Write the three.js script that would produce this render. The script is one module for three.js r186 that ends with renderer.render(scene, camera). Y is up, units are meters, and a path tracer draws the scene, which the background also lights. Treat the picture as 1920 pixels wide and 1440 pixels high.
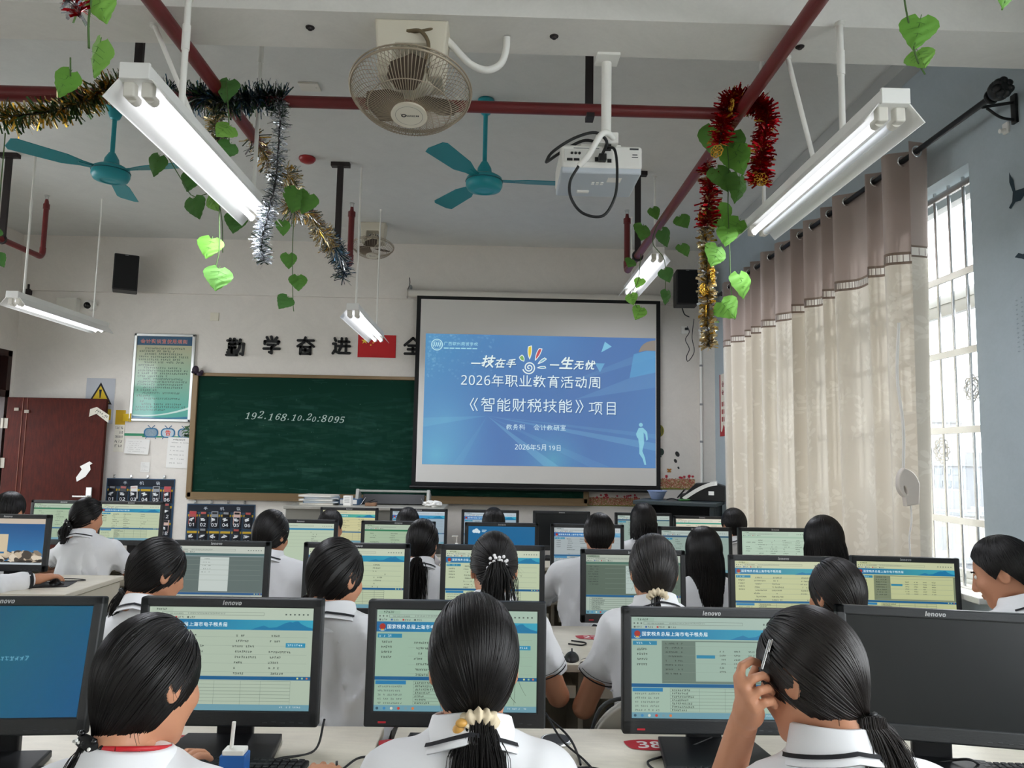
import * as THREE from 'three';
import { mergeGeometries, mergeVertices } from 'three/addons/utils/BufferGeometryUtils.js';
import { RoundedBoxGeometry } from 'three/addons/geometries/RoundedBoxGeometry.js';
import { TextGeometry } from 'three/addons/geometries/TextGeometry.js';
import { FontLoader } from 'three/addons/loaders/FontLoader.js';
import { RectAreaLightUniformsLib } from 'three/addons/lights/RectAreaLightUniformsLib.js';
import { createNoise3D } from 'simplex-noise';

// ---------- camera, sky, exposure ----------
RectAreaLightUniformsLib.init();
const scene = new THREE.Scene();
const EYE = 1.52;                                     // camera height; the front wall is 7.6 m ahead
const camera = new THREE.PerspectiveCamera(2 * Math.atan(720 / 1390) * 180 / Math.PI, 4 / 3, 0.05, 400);
camera.position.set(0, EYE, 0);
camera.rotation.set(5.693 * Math.PI / 180, -1.208 * Math.PI / 180, 1.05 * Math.PI / 180, 'YXZ');
const renderer = new THREE.WebGLRenderer({ antialias: true });
renderer.toneMapping = THREE.LinearToneMapping;
renderer.toneMappingExposure = 1.12;
renderer.shadowMap.enabled = true;
scene.background = new THREE.Color().setRGB(0.93, 0.97, 1.0);   // bright overcast sky
scene.backgroundIntensity = 7.5;
const TUBE_LIGHT = 92;                                // radiance of one glowing tube

// ---------- helpers ----------
const rng = (s) => () => { s = (s + 0x6d2b79f5) | 0; let t = Math.imul(s ^ (s >>> 15), 1 | s); t = (t + Math.imul(t ^ (t >>> 7), 61 | t)) ^ t; return ((t ^ (t >>> 14)) >>> 0) / 4294967296; };
const rand = rng(7), noise3 = createNoise3D(rng(11));
const V = (x, y, z) => new THREE.Vector3(x, y, z);
const R = (d) => d * Math.PI / 180;
const lerp = (a, b, t) => a + (b - a) * t, clamp = (x, a, b) => Math.min(b, Math.max(a, x));
const used = {};
function numbered(n) { const k = used[n] = (used[n] ?? -1) + 1; return k ? n + '_' + String(k).padStart(3, '0') : n; }
function tag(o, label, category, group, kind) { Object.assign(o.userData, { label, category }); if (group) o.userData.group = group; if (kind) o.userData.kind = kind; return o; }
function thing(name, label, category, p = [0, 0, 0], ry = 0, group) {
  const o = new THREE.Group(); o.name = numbered(name); o.position.set(...p); o.rotation.y = ry; scene.add(o);
  return tag(o, label, category, group);
}
function merge(gs) {
  gs = [gs].flat(9);
  if (gs.length === 1) return gs[0];
  return mergeGeometries(gs.map((g) => {
    const q = g.index ? g.toNonIndexed() : g;
    for (const k of Object.keys(q.attributes)) if (!['position', 'normal', 'uv'].includes(k)) q.deleteAttribute(k);
    if (!q.attributes.uv) q.setAttribute('uv', new THREE.BufferAttribute(new Float32Array(q.attributes.position.count * 2), 2));
    return q;
  }));
}
function part(name, gs, m, parent, label) {
  const o = new THREE.Mesh(merge(gs), m); o.name = name; o.castShadow = o.receiveShadow = true; parent.add(o);
  if (label) o.userData.label = label;
  return o;
}
function solo(name, label, category, gs, m, group, kind) { const o = part(numbered(name), gs, m, scene); return tag(o, label, category, group, kind); }
// a solo whose geometry is built in local axes and placed
function soloAt(name, label, category, gs, m, p, r = [0, 0, 0], group, kind) { const o = solo(name, label, category, gs, m, group, kind); o.position.set(...p); o.rotation.set(...r); return o; }
function struct(name, label, category, gs, m) { const o = part(name, gs, m, scene); return tag(o, label, category, null, 'structure'); }
const tr = (g, x = 0, y = 0, z = 0, rx = 0, ry = 0, rz = 0) => { if (rx) g.rotateX(rx); if (ry) g.rotateY(ry); if (rz) g.rotateZ(rz); return g.translate(x, y, z); };
const box = (w, h, d, x, y, z, rx, ry, rz) => tr(new THREE.BoxGeometry(w, h, d), x, y, z, rx, ry, rz);
const span = (x0, x1, y0, y1, z0, z1) => box(Math.abs(x1 - x0), Math.abs(y1 - y0), Math.abs(z1 - z0), (x0 + x1) / 2, (y0 + y1) / 2, (z0 + z1) / 2);
const rbox = (w, h, d, r, x, y, z, rx, ry, rz) => tr(new RoundedBoxGeometry(w, h, d, 2, Math.min(r, w / 2.01, h / 2.01, d / 2.01)), x, y, z, rx, ry, rz);
const cyl = (r0, r1, h, x, y, z, rx, ry, rz, n = 20) => tr(new THREE.CylinderGeometry(r0, r1, h, n), x, y, z, rx, ry, rz);   // r0 top, r1 bottom
const ball = (r, x, y, z, sx = 1, sy = 1, sz = 1, n = 14) => tr(new THREE.SphereGeometry(r, n, Math.round(n * 0.7)).scale(sx, sy, sz), x, y, z);
const torus = (R0, r, x, y, z, rx, ry, rz, n = 28, m = 8) => tr(new THREE.TorusGeometry(R0, r, m, n), x, y, z, rx, ry, rz);
const lathe = (pts, x, y, z, n = 32) => tr(new THREE.LatheGeometry(pts.map(([a, b]) => new THREE.Vector2(a, b)), n), x, y, z);
const rod = (a, b, r, n = 10, r2 = r) => { const A = V(...a), B = V(...b), d = B.clone().sub(A), g = new THREE.CylinderGeometry(r2, r, d.length(), n); g.applyQuaternion(new THREE.Quaternion().setFromUnitVectors(V(0, 1, 0), d.clone().normalize())); return g.translate(...A.add(B).multiplyScalar(0.5).toArray()); };
const curve = (pts) => new THREE.CatmullRomCurve3(pts.map((p) => V(...p)), false, 'centripetal');
const tube = (pts, r, n = 24, m = 6) => new THREE.TubeGeometry(curve(pts), n, r, m);
const plane = (w, h, x, y, z, rx, ry, rz) => tr(new THREE.PlaneGeometry(w, h), x, y, z, rx, ry, rz);
const extr = (pts, depth, opt = {}) => { const s = new THREE.Shape(); pts.forEach(([x, y], i) => i ? s.lineTo(x, y) : s.moveTo(x, y)); return new THREE.ExtrudeGeometry(s, { depth, bevelEnabled: false, ...opt }); };
// uv in metres from the dominant axis of the normal
function uvm(g, s = 1) {
  const q = g.index ? g.toNonIndexed() : g, p = q.attributes.position, n = q.attributes.normal, uv = new Float32Array(p.count * 2);
  for (let i = 0; i < p.count; i++) {
    const ax = Math.abs(n.getX(i)), ay = Math.abs(n.getY(i)), az = Math.abs(n.getZ(i)), x = p.getX(i), y = p.getY(i), z = p.getZ(i);
    const [u, v] = ax > ay && ax > az ? [z, y] : ay > az ? [x, z] : [x, y];
    uv[i * 2] = u * s; uv[i * 2 + 1] = v * s;
  }
  q.setAttribute('uv', new THREE.BufferAttribute(uv, 2)); return q;
}
// a point measured on the front-wall plane (z = -7.6), brought to depth z on its own sight line
const at = (x, y, z) => [x * z / -7.6, EYE + (y - EYE) * z / -7.6, z];

// ---------- materials ----------
const mat = (color, roughness = 0.6, o = {}) => { const m = new THREE.MeshPhysicalMaterial({ roughness, metalness: 0, ...o }); m.color.set(color); return m; };
function canvasTex(w, h, draw, srgb = true) {
  const c = document.createElement('canvas'); c.width = w; c.height = h; draw(c.getContext('2d'), w, h);
  const t = new THREE.CanvasTexture(c); if (srgb) t.colorSpace = THREE.SRGBColorSpace; t.wrapS = t.wrapT = THREE.RepeatWrapping; return t;
}
function dataTex(n, f, srgb = false, h = n) {
  const d = new Uint8Array(n * h * 4);
  for (let j = 0; j < h; j++) for (let i = 0; i < n; i++) { const c = f(i / n, j / h); d.set([clamp(c[0], 0, 255), clamp(c[1], 0, 255), clamp(c[2], 0, 255), 255], (j * n + i) * 4); }
  const t = new THREE.DataTexture(d, n, h); t.magFilter = THREE.LinearFilter; t.minFilter = THREE.LinearMipmapLinearFilter; t.wrapS = t.wrapT = THREE.RepeatWrapping; if (srgb) t.colorSpace = THREE.SRGBColorSpace; t.needsUpdate = true; return t;
}
// tiling noise: u, v in 0..1
const tnoise = (u, v, f, s = 0) => { const a = u * 2 * Math.PI, b = v * 2 * Math.PI, r = f / 6.283; return noise3(Math.cos(a) * r + s, Math.sin(a) * r + Math.cos(b) * r * 1.31, Math.sin(b) * r + s * 1.7); };
const plasterBump = dataTex(256, (u, v) => { const k = 128 + 60 * tnoise(u, v, 40) + 50 * tnoise(u, v, 90, 3) + 30 * tnoise(u, v, 9, 5); return [k, k, k]; });
const plasterTint = dataTex(256, (u, v) => { const k = 249 + 2 * tnoise(u, v, 5) + 1.5 * tnoise(u, v, 17, 2) + 2 * tnoise(u, v, 60, 4); return [k, k, k - 1]; }, true);
const plaster = (c) => mat(c, 0.85, { map: plasterTint, bumpMap: plasterBump, bumpScale: 0.0004 });
const woodTex = dataTex(256, (u, v) => { const g = tnoise(u, v * 0.15, 46) * 22 + tnoise(u, v * 0.3, 120, 4) * 16 + tnoise(u, v, 6, 8) * 14; return [214 + g, 208 + g, 200 + g]; }, true);
const laminateTex = dataTex(256, (u, v) => { const g = tnoise(u * 0.2, v, 50) * 5 + tnoise(u, v, 8, 3) * 5 + tnoise(u, v, 120, 9) * 3; return [246 + g, 244 + g, 238 + g]; }, true);
const fabricBump = dataTex(128, (u, v) => { const k = 128 + 55 * Math.sin(u * 2 * Math.PI * 24) * Math.sin(v * 2 * Math.PI * 24) + 40 * tnoise(u, v, 60); return [k, k, k]; });

const M = {
  wall: plaster('#e8e3dc'), wallBlue: plaster('#b4c0c7'), ceil: plaster('#dedfdc'), beam: plaster('#e9e7e2'),
  floor: mat('#8b8a86', 0.35, { map: plasterTint }),
  white: mat('#f1f0ea', 0.35), whiteMetal: mat('#eeeeea', 0.3), cream: mat('#e2ddcc', 0.5), offwhite: mat('#d9d6cc', 0.55), grey: mat('#8e8f90', 0.5), dgrey: mat('#3a3d40', 0.5),
  black: mat('#0c0d0e', 0.45), blackMatte: mat('#08090a', 0.8), rubber: mat('#101214', 0.55),
  redPipe: mat('#6b1f20', 0.4, { bumpMap: plasterBump, bumpScale: 0.0006 }), darkIron: mat('#241c1c', 0.6), teal: mat('#1f9aa6', 0.35), tealBlade: mat('#1a8a93', 0.4),
  steel: mat('#c9cbcc', 0.25, { metalness: 1 }), alu: mat('#c4c6c4', 0.35, { metalness: 0.9 }), chrome: mat('#e8e8e8', 0.12, { metalness: 1 }), brass: mat('#7d6748', 0.45, { metalness: 0.25 }),
  skin: mat('#c98f6e', 0.5, { sheen: 0.2, sheenColor: new THREE.Color('#ffb090') }), shirt: mat('#eff0f2', 0.8, { bumpMap: fabricBump, bumpScale: 0.0004, sheen: 0.3, sheenColor: new THREE.Color('#ffffff') }),
  stripe: mat('#14161c', 0.8), navy: mat('#15181f', 0.85), hair: mat('#0f0c0b', 0.4, { specularIntensity: 0.65 }), hairCap: mat('#0d0b0a', 0.6),
  desk: mat('#efeadd', 0.35, { map: laminateTex }), deskEdge: mat('#d9d2bf', 0.5), deskDark: mat('#2a2b2d', 0.6), bezel: mat('#26292b', 0.38, { bumpMap: plasterBump, bumpScale: 0.0003 }), base: mat('#15171a', 0.45),
  paper: mat('#f2f1ec', 0.8), red: mat('#c41e28', 0.45), green: mat('#2c8a63', 0.6),
};
// ---------- Chinese characters as strokes on a 100 x 100 grid: each word is one stroke, two digits per coordinate ----------
const GL = {
  '一': '08509250', '技': '08303830 240824851480 06643852 44249424 70067046 504686464492 54569492', '在': '08229222 460640340666 28462894 42569056 66386686 36889488',
  '手': '76102018 16387838 06589458 501450883882', '生': '30101044 24308830 22568256 06889488 54085488', '无': '18188218 08449244 461844521092 56445682668890889272',
  '忧': '10340854 34263844 22062294 44369436 620860503892 7036708478889488 78128826', '年': '30081436 26228822 24468446 24462468 06689468 54225494',
  '职': '04104410 12101270 34103494 12303430 12503450 04744664 54145456 54148814 88148856 54508850 62644892 78649492', '业': '36083684 62086284 12302466 88307466 04869686',
  '教': '12244424 28062844 04444844 46140858 145840582670 267026901686 06763868 64085044 58289428 802872604892 58449292', '育': '48044816 08189218 441828387236 66267442 26502694 26507650 765076946488 26627662 26767676',
  '活': '10141824 06381448 06922264 84103218 28389638 60146058 38583894 38588658 86588694 38908690', '动': '12184418 04404840 244012784078 34624488 5030903086887484 700868525092',
  '周': '161214600694 1612861286927488 30307030 50185044 28447244 34583482 34586658 66586682 34826682', '《': '560834505692 820860508292', '》': '180840501892 440866504492',
  '智': '22040816 12164816 04325432 281628320654 32364852 60106044 60109010 90109044 60449044 26562694 26567456 74567494 26747474 26927492',
  '能': '260608284426 36164832 12401294 12404440 444044943688 12564456 12724472 88126228 60066036664092409226 88566272 60506084668892889274',
  '财': '12101264 12104210 42104264 262226600892 30664490 50289628 780678906686 76304878', '税': '42080818 04304830 26142694 26340468 28384658 58066822 88067622 56285656 56289028 90289056 56569056 665662764894 78567884849094909674',
  '项': '04184218 22182270 02743866 44129612 70126624 52265274 52268826 88268874 703668604694 74749494', '目': '22102294 22107810 78107894 22367836 22627862 22907890',
  '务': '40042430 361474141648 30228846 2256765670905886 464640701494', '科': '42080818 04304830 26142694 26340468 28384658 56146626 54386650 46669660 82068294', '会': '50060448 50069648 30447044 12608860 446022868084 66708094',
  '计': '14102022 0640244024883874 40429642 68086894', '研': '06144214 241416440470 16461682 16463846 38463882 16823882 50149614 46489648 641464504894 84148494',
  '室': '48024812 10281014 10149014 90148428 24327832 463228507448 64407654 22668266 50505090 08909290', '月': '281028601494 2810761076946286 28367636 28607660', '日': '24102494 24107610 76107694 24507650 24907690',
  '国': '10081094 10089008 90089094 10909090 28267226 32487048 26747474 50265074 60566866', '家': '48024812 10281014 10149014 90148628 22307830 50302250 3644486248923688 44561274 50721892 82445462 54569492',
  '总': '30044018 70045818 22242252 22247824 78247852 22527852 12701088 3064308838926892 46605276 80649482', '局': '18108410 84108434 18348434 181016600694 2052885284927288 36643688 36646864 68646888 36886888',
  '上': '48084888 48408840 06889488', '海': '10141824 06381448 06922264 44063026 36209220 403636848884 4036843680947090 28609660 56426452 54666276', '市': '48024814 06209420 20402082 20408040 804080806878 50205096',
  '电': '16201668 16208420 84208468 16448444 16688468 50065086589290929474', '子': '181278125034 503450883886 06529452',
  '勤': '04145414 18041824 40044024 14321452 14324632 46324652 14524652 30263092 10645064 06785478 02925892 5630923088907684 720870505492',
  '学': '22063020 46025018 76066620 12421228 12288828 88288240 284670465060 506050923886 08689268', '奋': '08209220 480440300852 52209452 24562494 24567656 76567694 24747674 24927692 50565092',
  '进': '14102024 0640204020740692 147838909690 36289228 32529652 521052504076 76107680', '全': '50040644 50049644 26467446 24667666 08909290 50465090',
  '实': '48024812 10281014 10149014 90148628 26304038 18463252 06629462 543254601494 60729294', '训': '14102022 0640244024883874 481048603894 68146880 90089094', '使': '26060846 18341894 34209620 44324456 44328832 88328856 44568856 660664663294 42609494',
  '用': '181016600694 1810841084947288 18368436 18608460 50105092', '规': '06264226 02484848 260626500492 28584478 54105464 54109010 90109064 722268604694 766076848290949096',
  '则': '12101264 12104610 46104664 282228600892 32664890 64186474 880688907886', '机': '04284428 24062494 24320466 26364260 541254544092 541284128486909296909674',
  '袋': '26021022 18161838 34189018 520464307236 08509250 48501678 366236925282 80606276 52549494', '告': '28061424 26168016 50045036 08369236 24562492 24567656 76567692 24907690',
  '公': '36081044 62089044 444826867884 64648096', '栏': '04284428 24062494 24320466 56106422 86107622 50309430 54569056 46889488',
  '广': '48044814 14209220 182016600694', '西': '06149414 14321492 14328632 86328692 14908690 381438502868 60146062686876 68', '钦': '22060834 16224422 10424442 26422688 26884478 04644864 60064836 56249224 92248438 70247054 70464894 70569492',
  '州': '201020601094 48104888 80108094 08300850 34303650 64306650', '商': '48024812 06149414 34164228 66165828 12301294 12308830 883088947688 40363048 60367048 34583480 34586658 66586680 34786678',
  '贸': '22081034 10344028 42204842 50108810 88108440 84407436 66106044 24502482 24507650 76507682 50565074 50742094 56768094', '校': '04284428 24062494 24320466 26364260 68046814 46209620 58285040 78289042 82445090 56469494',
};
const strokes = (ch) => (GL[ch] ?? '').split(' ').filter((s) => s.length >= 8).map((s) => { const p = []; for (let i = 0; i + 3 < s.length; i += 4) p.push([+s.slice(i, i + 2), +s.slice(i + 2, i + 4)]); return p; });
// draws a run of text; Chinese from the strokes, the rest from the font. w = stroke weight in grid units; slant shears
function cjk(g, text, x, y, size, color, w = 8, gap = 0.06, slant = 0) {
  g.save(); g.lineCap = 'round'; g.lineJoin = 'round'; g.strokeStyle = g.fillStyle = color;
  for (const ch of text) {
    if (GL[ch]) {
      g.lineWidth = w * size / 100;
      for (const s of strokes(ch)) { g.beginPath(); s.forEach(([a, b], i) => { const X = x + (a + (50 - b) * slant) * size / 100, Y = y + b * size / 100; i ? g.lineTo(X, Y) : g.moveTo(X, Y); }); g.stroke(); }
      x += size * (1 + gap);
    } else { g.font = `${w > 9 ? 'bold ' : ''}${size * 1.02}px sans-serif`; g.fillText(ch, x, y + size * 0.88); x += g.measureText(ch).width + size * gap * 0.4; }
  }
  g.restore(); return x;
}
// blurred body text too small to read: a row of dark specks
function specks(g, x, y, w, h, color, rnd, fill = 0.8) {
  g.save(); g.strokeStyle = color; g.lineWidth = Math.max(0.7, h * 0.13);
  for (let cx = x; cx < x + w - h * 0.7; cx += h * 1.06) {
    if (rnd() > fill) continue;
    for (let k = 0; k < 4; k++) { const a = cx + rnd() * h * 0.3, b = y + rnd() * h; g.beginPath(); if (k % 2) { g.moveTo(a, b); g.lineTo(cx + h * (0.6 + rnd() * 0.3), b); } else { g.moveTo(cx + rnd() * h * 0.9, y + h * 0.1 * rnd()); g.lineTo(cx + rnd() * h * 0.9, y + h); } g.stroke(); }
  }
  g.restore();
}
// raised lettering: each stroke a rounded bar
function glyphGeo(ch, size, wt, depth) {
  const gs = [], k = size / 100;
  for (const s of strokes(ch)) for (let i = 0; i < s.length; i++) {
    const [a, b] = s[i], X = (a - 50) * k, Y = (50 - b) * k;
    gs.push(cyl(wt / 2, wt / 2, depth, X, Y, 0, Math.PI / 2, 0, 0, 12));
    if (i) { const [c, d] = s[i - 1], U = (c - 50) * k, W = (50 - d) * k; gs.push(box(Math.hypot(X - U, Y - W), wt, depth * 0.98, (X + U) / 2, (Y + W) / 2, 0, 0, 0, Math.atan2(Y - W, X - U))); }
  }
  return merge(gs);
}
// ---------- the room ----------
const XL = -4.9, XR = 2.25, ZF = -7.6, ZB = 3.2, CH = 3.72, T = 0.24;
struct('floor', 'grey polished floor of the classroom', 'floor', uvm(span(XL - 2.2, XR + T, -0.12, 0, ZF - T, ZB + T)), M.floor);
struct('ceiling', 'off-white plastered concrete ceiling', 'ceiling', uvm(span(XL - 2.2, XR + T, CH, CH + 0.15, ZF - T, ZB + T)), M.ceil);
struct('wall_front', 'off-white front wall carrying the green chalkboard', 'wall', uvm(span(XL - T, XR + T, 0, CH, ZF - T, ZF)), M.wall);
struct('wall_back', 'off-white back wall of the room', 'wall', uvm(span(XL - T, XR + T, 0, CH, ZB, ZB + T)), M.wall);
// left wall with the doorway next to the front corner
const WY0 = 0.9, WY1 = 2.975, W1 = [-6.65, -3.395], W2 = [-1.7, 2.9], W3 = [-6.2, -3.9], W4 = [0.6, 2.6];
const DZ0 = -7.52, DZ1 = -6.55, DH = 2.5;
struct('wall_left', 'off-white left wall with the doorway', 'wall', [span(XL - T, XL, 0, CH, ZF, DZ0), span(XL - T, XL, DH, CH, DZ0, DZ1), span(XL - T, XL, 0, WY0, DZ1, ZB), span(XL - T, XL, WY1, CH, DZ1, ZB), span(XL - T, XL, WY0, WY1, DZ1, W3[0]), span(XL - T, XL, WY0, WY1, W3[1], W4[0]), span(XL - T, XL, WY0, WY1, W4[1], ZB)].map((g) => uvm(g)), M.wall);
struct('wall_corridor', 'corridor parapet and end walls beyond the doorway', 'wall', [span(XL - 2.2, XL - 2.0, 0, 1.1, ZF - T, ZB + T), span(XL - 2.2, XL - 2.0, 3.3, CH, ZF - T, ZB + T), span(XL - 2.0, XL - T, 0, CH, ZF - T, ZF), span(XL - 2.0, XL - T, 0, CH, ZB, ZB + T)].map((g) => uvm(g)), M.wall);
// right wall: the barred window behind the curtain and a second one beside the camera
struct('wall_right', 'pale blue-grey right wall with the window openings', 'wall', [span(XR, XR + T, 0, WY0, ZF, ZB), span(XR, XR + T, WY1, CH, ZF, ZB), span(XR, XR + T, WY0, WY1, ZF, W1[0]), span(XR, XR + T, WY0, WY1, W1[1], W2[0]), span(XR, XR + T, WY0, WY1, W2[1], ZB)].map((g) => uvm(g)), M.wallBlue);
struct('trim_1', 'wide white concrete beam crossing the ceiling', 'beam', uvm(span(XL, XR, 3.1, CH, -2.525, -2.77)), M.beam);
struct('trim_2', 'grey cable trunking along the top of the right wall', 'trunking', [span(2.15, 2.25, 3.64, CH, ZF + 0.05, -2.78), span(2.14, 2.155, 3.63, 3.65, ZF + 0.05, -2.78)], mat('#b5b7b5', 0.6));
struct('trim_3', 'shallow plaster step along the top of the front wall', 'ledge', uvm(span(XL, XR, 3.14, CH, ZF, ZF + 0.03)), M.wall);
struct('trim_4', 'white plaster corner strip where front and right walls meet', 'corner strip', uvm(span(2.1, XR, 0, 3.14, ZF, ZF + 0.05)), M.wall);
// dark drilled anchor holes in the beam
for (const [x, z, l] of [[-1.95, -2.62, 'far left'], [-0.72, -2.63, 'left of the caged fan'], [0.19, -2.64, 'between fan and projector'], [1.13, -2.66, 'beside the right red pipe']])
  soloAt('anchor_hole', 'small dark anchor bolt in the beam underside, ' + l, 'bolt', [cyl(0.012, 0.008, 0.012, 0, 0, 0), torus(0.013, 0.004, 0, 0.004, 0, Math.PI / 2)], M.darkIron, [x, 3.096, z], [0, 0, 0], 'bolts in the beam');

// ---------- windows ----------
function windowUnit(name, label, z0, z1, left) {
  const w = tag(new THREE.Group(), label, 'window', null, 'structure'); w.name = name; w.position.set(left ? XL : XR, WY0, 0); scene.add(w); if (left) w.scale.x = -1;
  const L = z1 - z0, H = WY1 - WY0, xf = 0.17;
  part('window_frame', [span(xf, xf + 0.06, 0, 0.05, z0, z1), span(xf, xf + 0.06, H - 0.05, H, z0, z1), span(xf, xf + 0.06, 0, H, z0, z0 + 0.05), span(xf, xf + 0.06, 0, H, z1 - 0.05, z1), span(xf, xf + 0.06, H * 0.72, H * 0.72 + 0.05, z0, z1)], M.alu, w);
  const n = Math.round(L / 0.85);
  for (let i = 0; i < n; i++) {
    const a = z0 + 0.05 + (L - 0.1) * i / n, b = z0 + 0.05 + (L - 0.1) * (i + 1) / n;
    const s = part('sash', [span(xf + 0.01, xf + 0.045, 0.05, H * 0.72, a, a + 0.035), span(xf + 0.01, xf + 0.045, 0.05, H * 0.72, b - 0.035, b), span(xf + 0.01, xf + 0.045, 0.05, 0.09, a, b), span(xf + 0.01, xf + 0.045, H * 0.69, H * 0.72, a, b)], M.alu, w);
    part('pane', span(xf + 0.026, xf + 0.029, 0.09, H * 0.69, a + 0.035, b - 0.035), M.pane, s);
    part('pane', span(xf + 0.026, xf + 0.029, H * 0.72 + 0.05, H - 0.05, a, b), M.pane, s);
  }
  part('window_sill', rbox(0.3, 0.03, L + 0.02, 0.006, 0.1, 0.012, (z0 + z1) / 2), M.white, w);
  return w;
}
M.pane = new THREE.MeshPhysicalMaterial({ color: '#ffffff', roughness: 0, transmission: 1, thickness: 0, ior: 1.45 });
const win1 = windowUnit('window_1', 'tall aluminium window beside the beige curtain', W1[0], W1[1]);
windowUnit('window_2', 'aluminium window in the right wall beside the camera', W2[0], W2[1]);
windowUnit('window_3', 'corridor window in the left wall near the door', W3[0], W3[1], true);
windowUnit('window_4', 'corridor window in the left wall beside the camera', W4[0], W4[1], true);
// steel burglar bars inside the window near the curtain
const grille = thing('window_grille', 'stainless steel burglar bars across the window beside the curtain', 'window bars', [XR + 0.07, WY0, 0]);
const GH = WY1 - WY0;
for (const y of [0.012, 0.34, 0.79, 1.18, 1.575, 2.02]) part('rail', rbox(0.018, 0.036, W1[1] - W1[0] - 0.01, 0.004, 0, y + 0.01, (W1[0] + W1[1]) / 2), M.steel, grille);
for (let i = 0; i < 27; i++) { const z = W1[1] - 0.035 - i * 0.12; if (z > W1[0] + 0.02) part('bar', cyl(0.0085, 0.0085, GH - 0.02, 0, GH / 2, z, 0, 0, 0, 10), M.steel, grille); }
for (const [y, z] of [[1.0, -3.55], [0.7, -3.82]]) { const o = part('rosette', [torus(0.05, 0.006, 0, y, z, 0, Math.PI / 2, 0, 20, 6), ...Array.from({ length: 8 }, (_, k) => torus(0.018, 0.004, 0, y + 0.05 * Math.cos(k * 0.785), z + 0.05 * Math.sin(k * 0.785), 0, Math.PI / 2, 0, 10, 5)), torus(0.02, 0.005, 0, y, z, 0, Math.PI / 2, 0, 14, 5)], M.steel, grille); o.position.x = 0.004; }

// ---------- doorway, open door ----------
const doorWood = mat('#531708', 0.7, { map: woodTex, specularIntensity: 0.5 });
const doorDark = mat('#33170f', 0.5, { map: woodTex });
const dframe = tag(new THREE.Group(), 'dark brown frame of the doorway at the far left', 'door frame', null, 'structure'); dframe.name = 'trim_5'; scene.add(dframe);
part('jamb', uvm(span(XL - T, XL + 0.02, 0, DH, DZ0, DZ0 + 0.06)), doorDark, dframe); part('jamb', uvm(span(XL - T, XL + 0.02, 0, DH, DZ1 - 0.06, DZ1)), doorDark, dframe);
part('head', uvm(span(XL - T, XL + 0.02, DH - 0.06, DH, DZ0, DZ1)), doorDark, dframe); part('transom_bar', uvm(span(XL - T, XL + 0.02, 2.03, 2.1, DZ0, DZ1)), doorDark, dframe);
part('transom_pane', span(XL - 0.12, XL - 0.11, 2.1, DH - 0.06, DZ0 + 0.06, DZ1 - 0.06), mat('#20262a', 0.1), dframe);
const door = tag(new THREE.Group(), 'open reddish-brown wooden door leaf against the front wall', 'door', null, 'structure'); door.name = 'door_1'; door.position.set(-4.84, 0.01, -7.46); scene.add(door);
const DW = 0.97, DL = 2.02;
part('leaf', uvm(rbox(DW, DL, 0.042, 0.004, DW / 2, DL / 2, 0)), doorWood, door);
for (const x of [0.155, 0.2]) part('moulding', rbox(0.006, DL, 0.006, 0.002, x, DL / 2, 0.022), mat('#7a4028', 0.5), door);
for (const y of [1.76, 1.37, 0.4]) part('hinge', [rbox(0.07, 0.1, 0.006, 0.002, -0.01, y, 0.024), cyl(0.008, 0.008, 0.1, -0.02, y, 0.028)], mat('#a39c90', 0.55), door);
const lock = part('lock_plate', rbox(0.06, 0.24, 0.02, 0.008, DW - 0.1, 1.03, 0.03), M.steel, door);
part('lever', [cyl(0.012, 0.012, 0.05, DW - 0.1, 1.06, 0.055, Math.PI / 2), rbox(0.14, 0.02, 0.014, 0.006, DW - 0.165, 1.06, 0.078)], M.chrome, lock);
for (const [x, y] of [[0.1, 1.9], [0.2, 1.88]]) part('clip', rbox(0.045, 0.03, 0.012, 0.003, x, y, 0.026), mat('#9c9184', 0.6), door);
// ---------- outside: pale town below the overcast sky ----------
const townMats = ['#77787a', '#6b6f74', '#7f7c77', '#63696b', '#8a736a'].map((c) => mat(c, 0.9)), townGlass = mat('#4c565e', 0.4), townRoof = mat('#6d7072', 0.8);
function building(label, x, z, w, d, h, y0, mi, nx, ny) {
  const b = thing('apartment_building', label, 'building', [x, y0, z], 0, 'town buildings outside the window');
  part('block', span(-w / 2, w / 2, 0, h, -d / 2, d / 2), townMats[mi], b); part('roof', [span(-w / 2 - 0.3, w / 2 + 0.3, h, h + 0.5, -d / 2 - 0.3, d / 2 + 0.3), span(-1.4, 1.4, h + 0.5, h + 2.6, -1.6, 1.2)], townRoof, b);
  for (let j = 0; j < ny; j++) for (let i = 0; i < nx; i++) {
    const z1 = -d / 2 + d * (i + 0.5) / nx, y1 = h * (j + 0.55) / ny;
    part('window', box(0.12, h / ny * 0.5, d / nx * 0.52, -w / 2 - 0.03, y1, z1), townGlass, b);
  }
  return b;
}
// the classroom is on an upper floor; the street lies 14 m lower
tag(part('ground', span(6, 260, -14.4, -14, -260, 60), mat('#6e716f', 0.9), scene), 'pale ground of the town far below the window', 'ground', null, 'structure');
building('tall pale apartment tower on the skyline through the bars', 96, -168, 14, 13, 25, -14, 0, 5, 12);
building('lower pale block right of the tower on the skyline', 88, -136, 13, 15, 15.5, -14, 1, 6, 7);
building('grey flat-roofed house in the middle of the town', 62, -112, 12, 11, 11.5, -14, 3, 4, 4);
building('cream house with white upper floor beyond the bars', 52, -84, 12, 9, 10.2, -14, 2, 4, 4);
building('pale grey block nearest the window bars', 40, -68, 9, 12, 7.5, -14, 1, 5, 3);
building('pinkish low house at the bottom of the view', 27, -45, 7, 10, 4.6, -14, 4, 4, 2);
building('white house left behind the curtain edge', 60, -128, 9, 9, 10, -14, 2, 3, 4);
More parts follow.
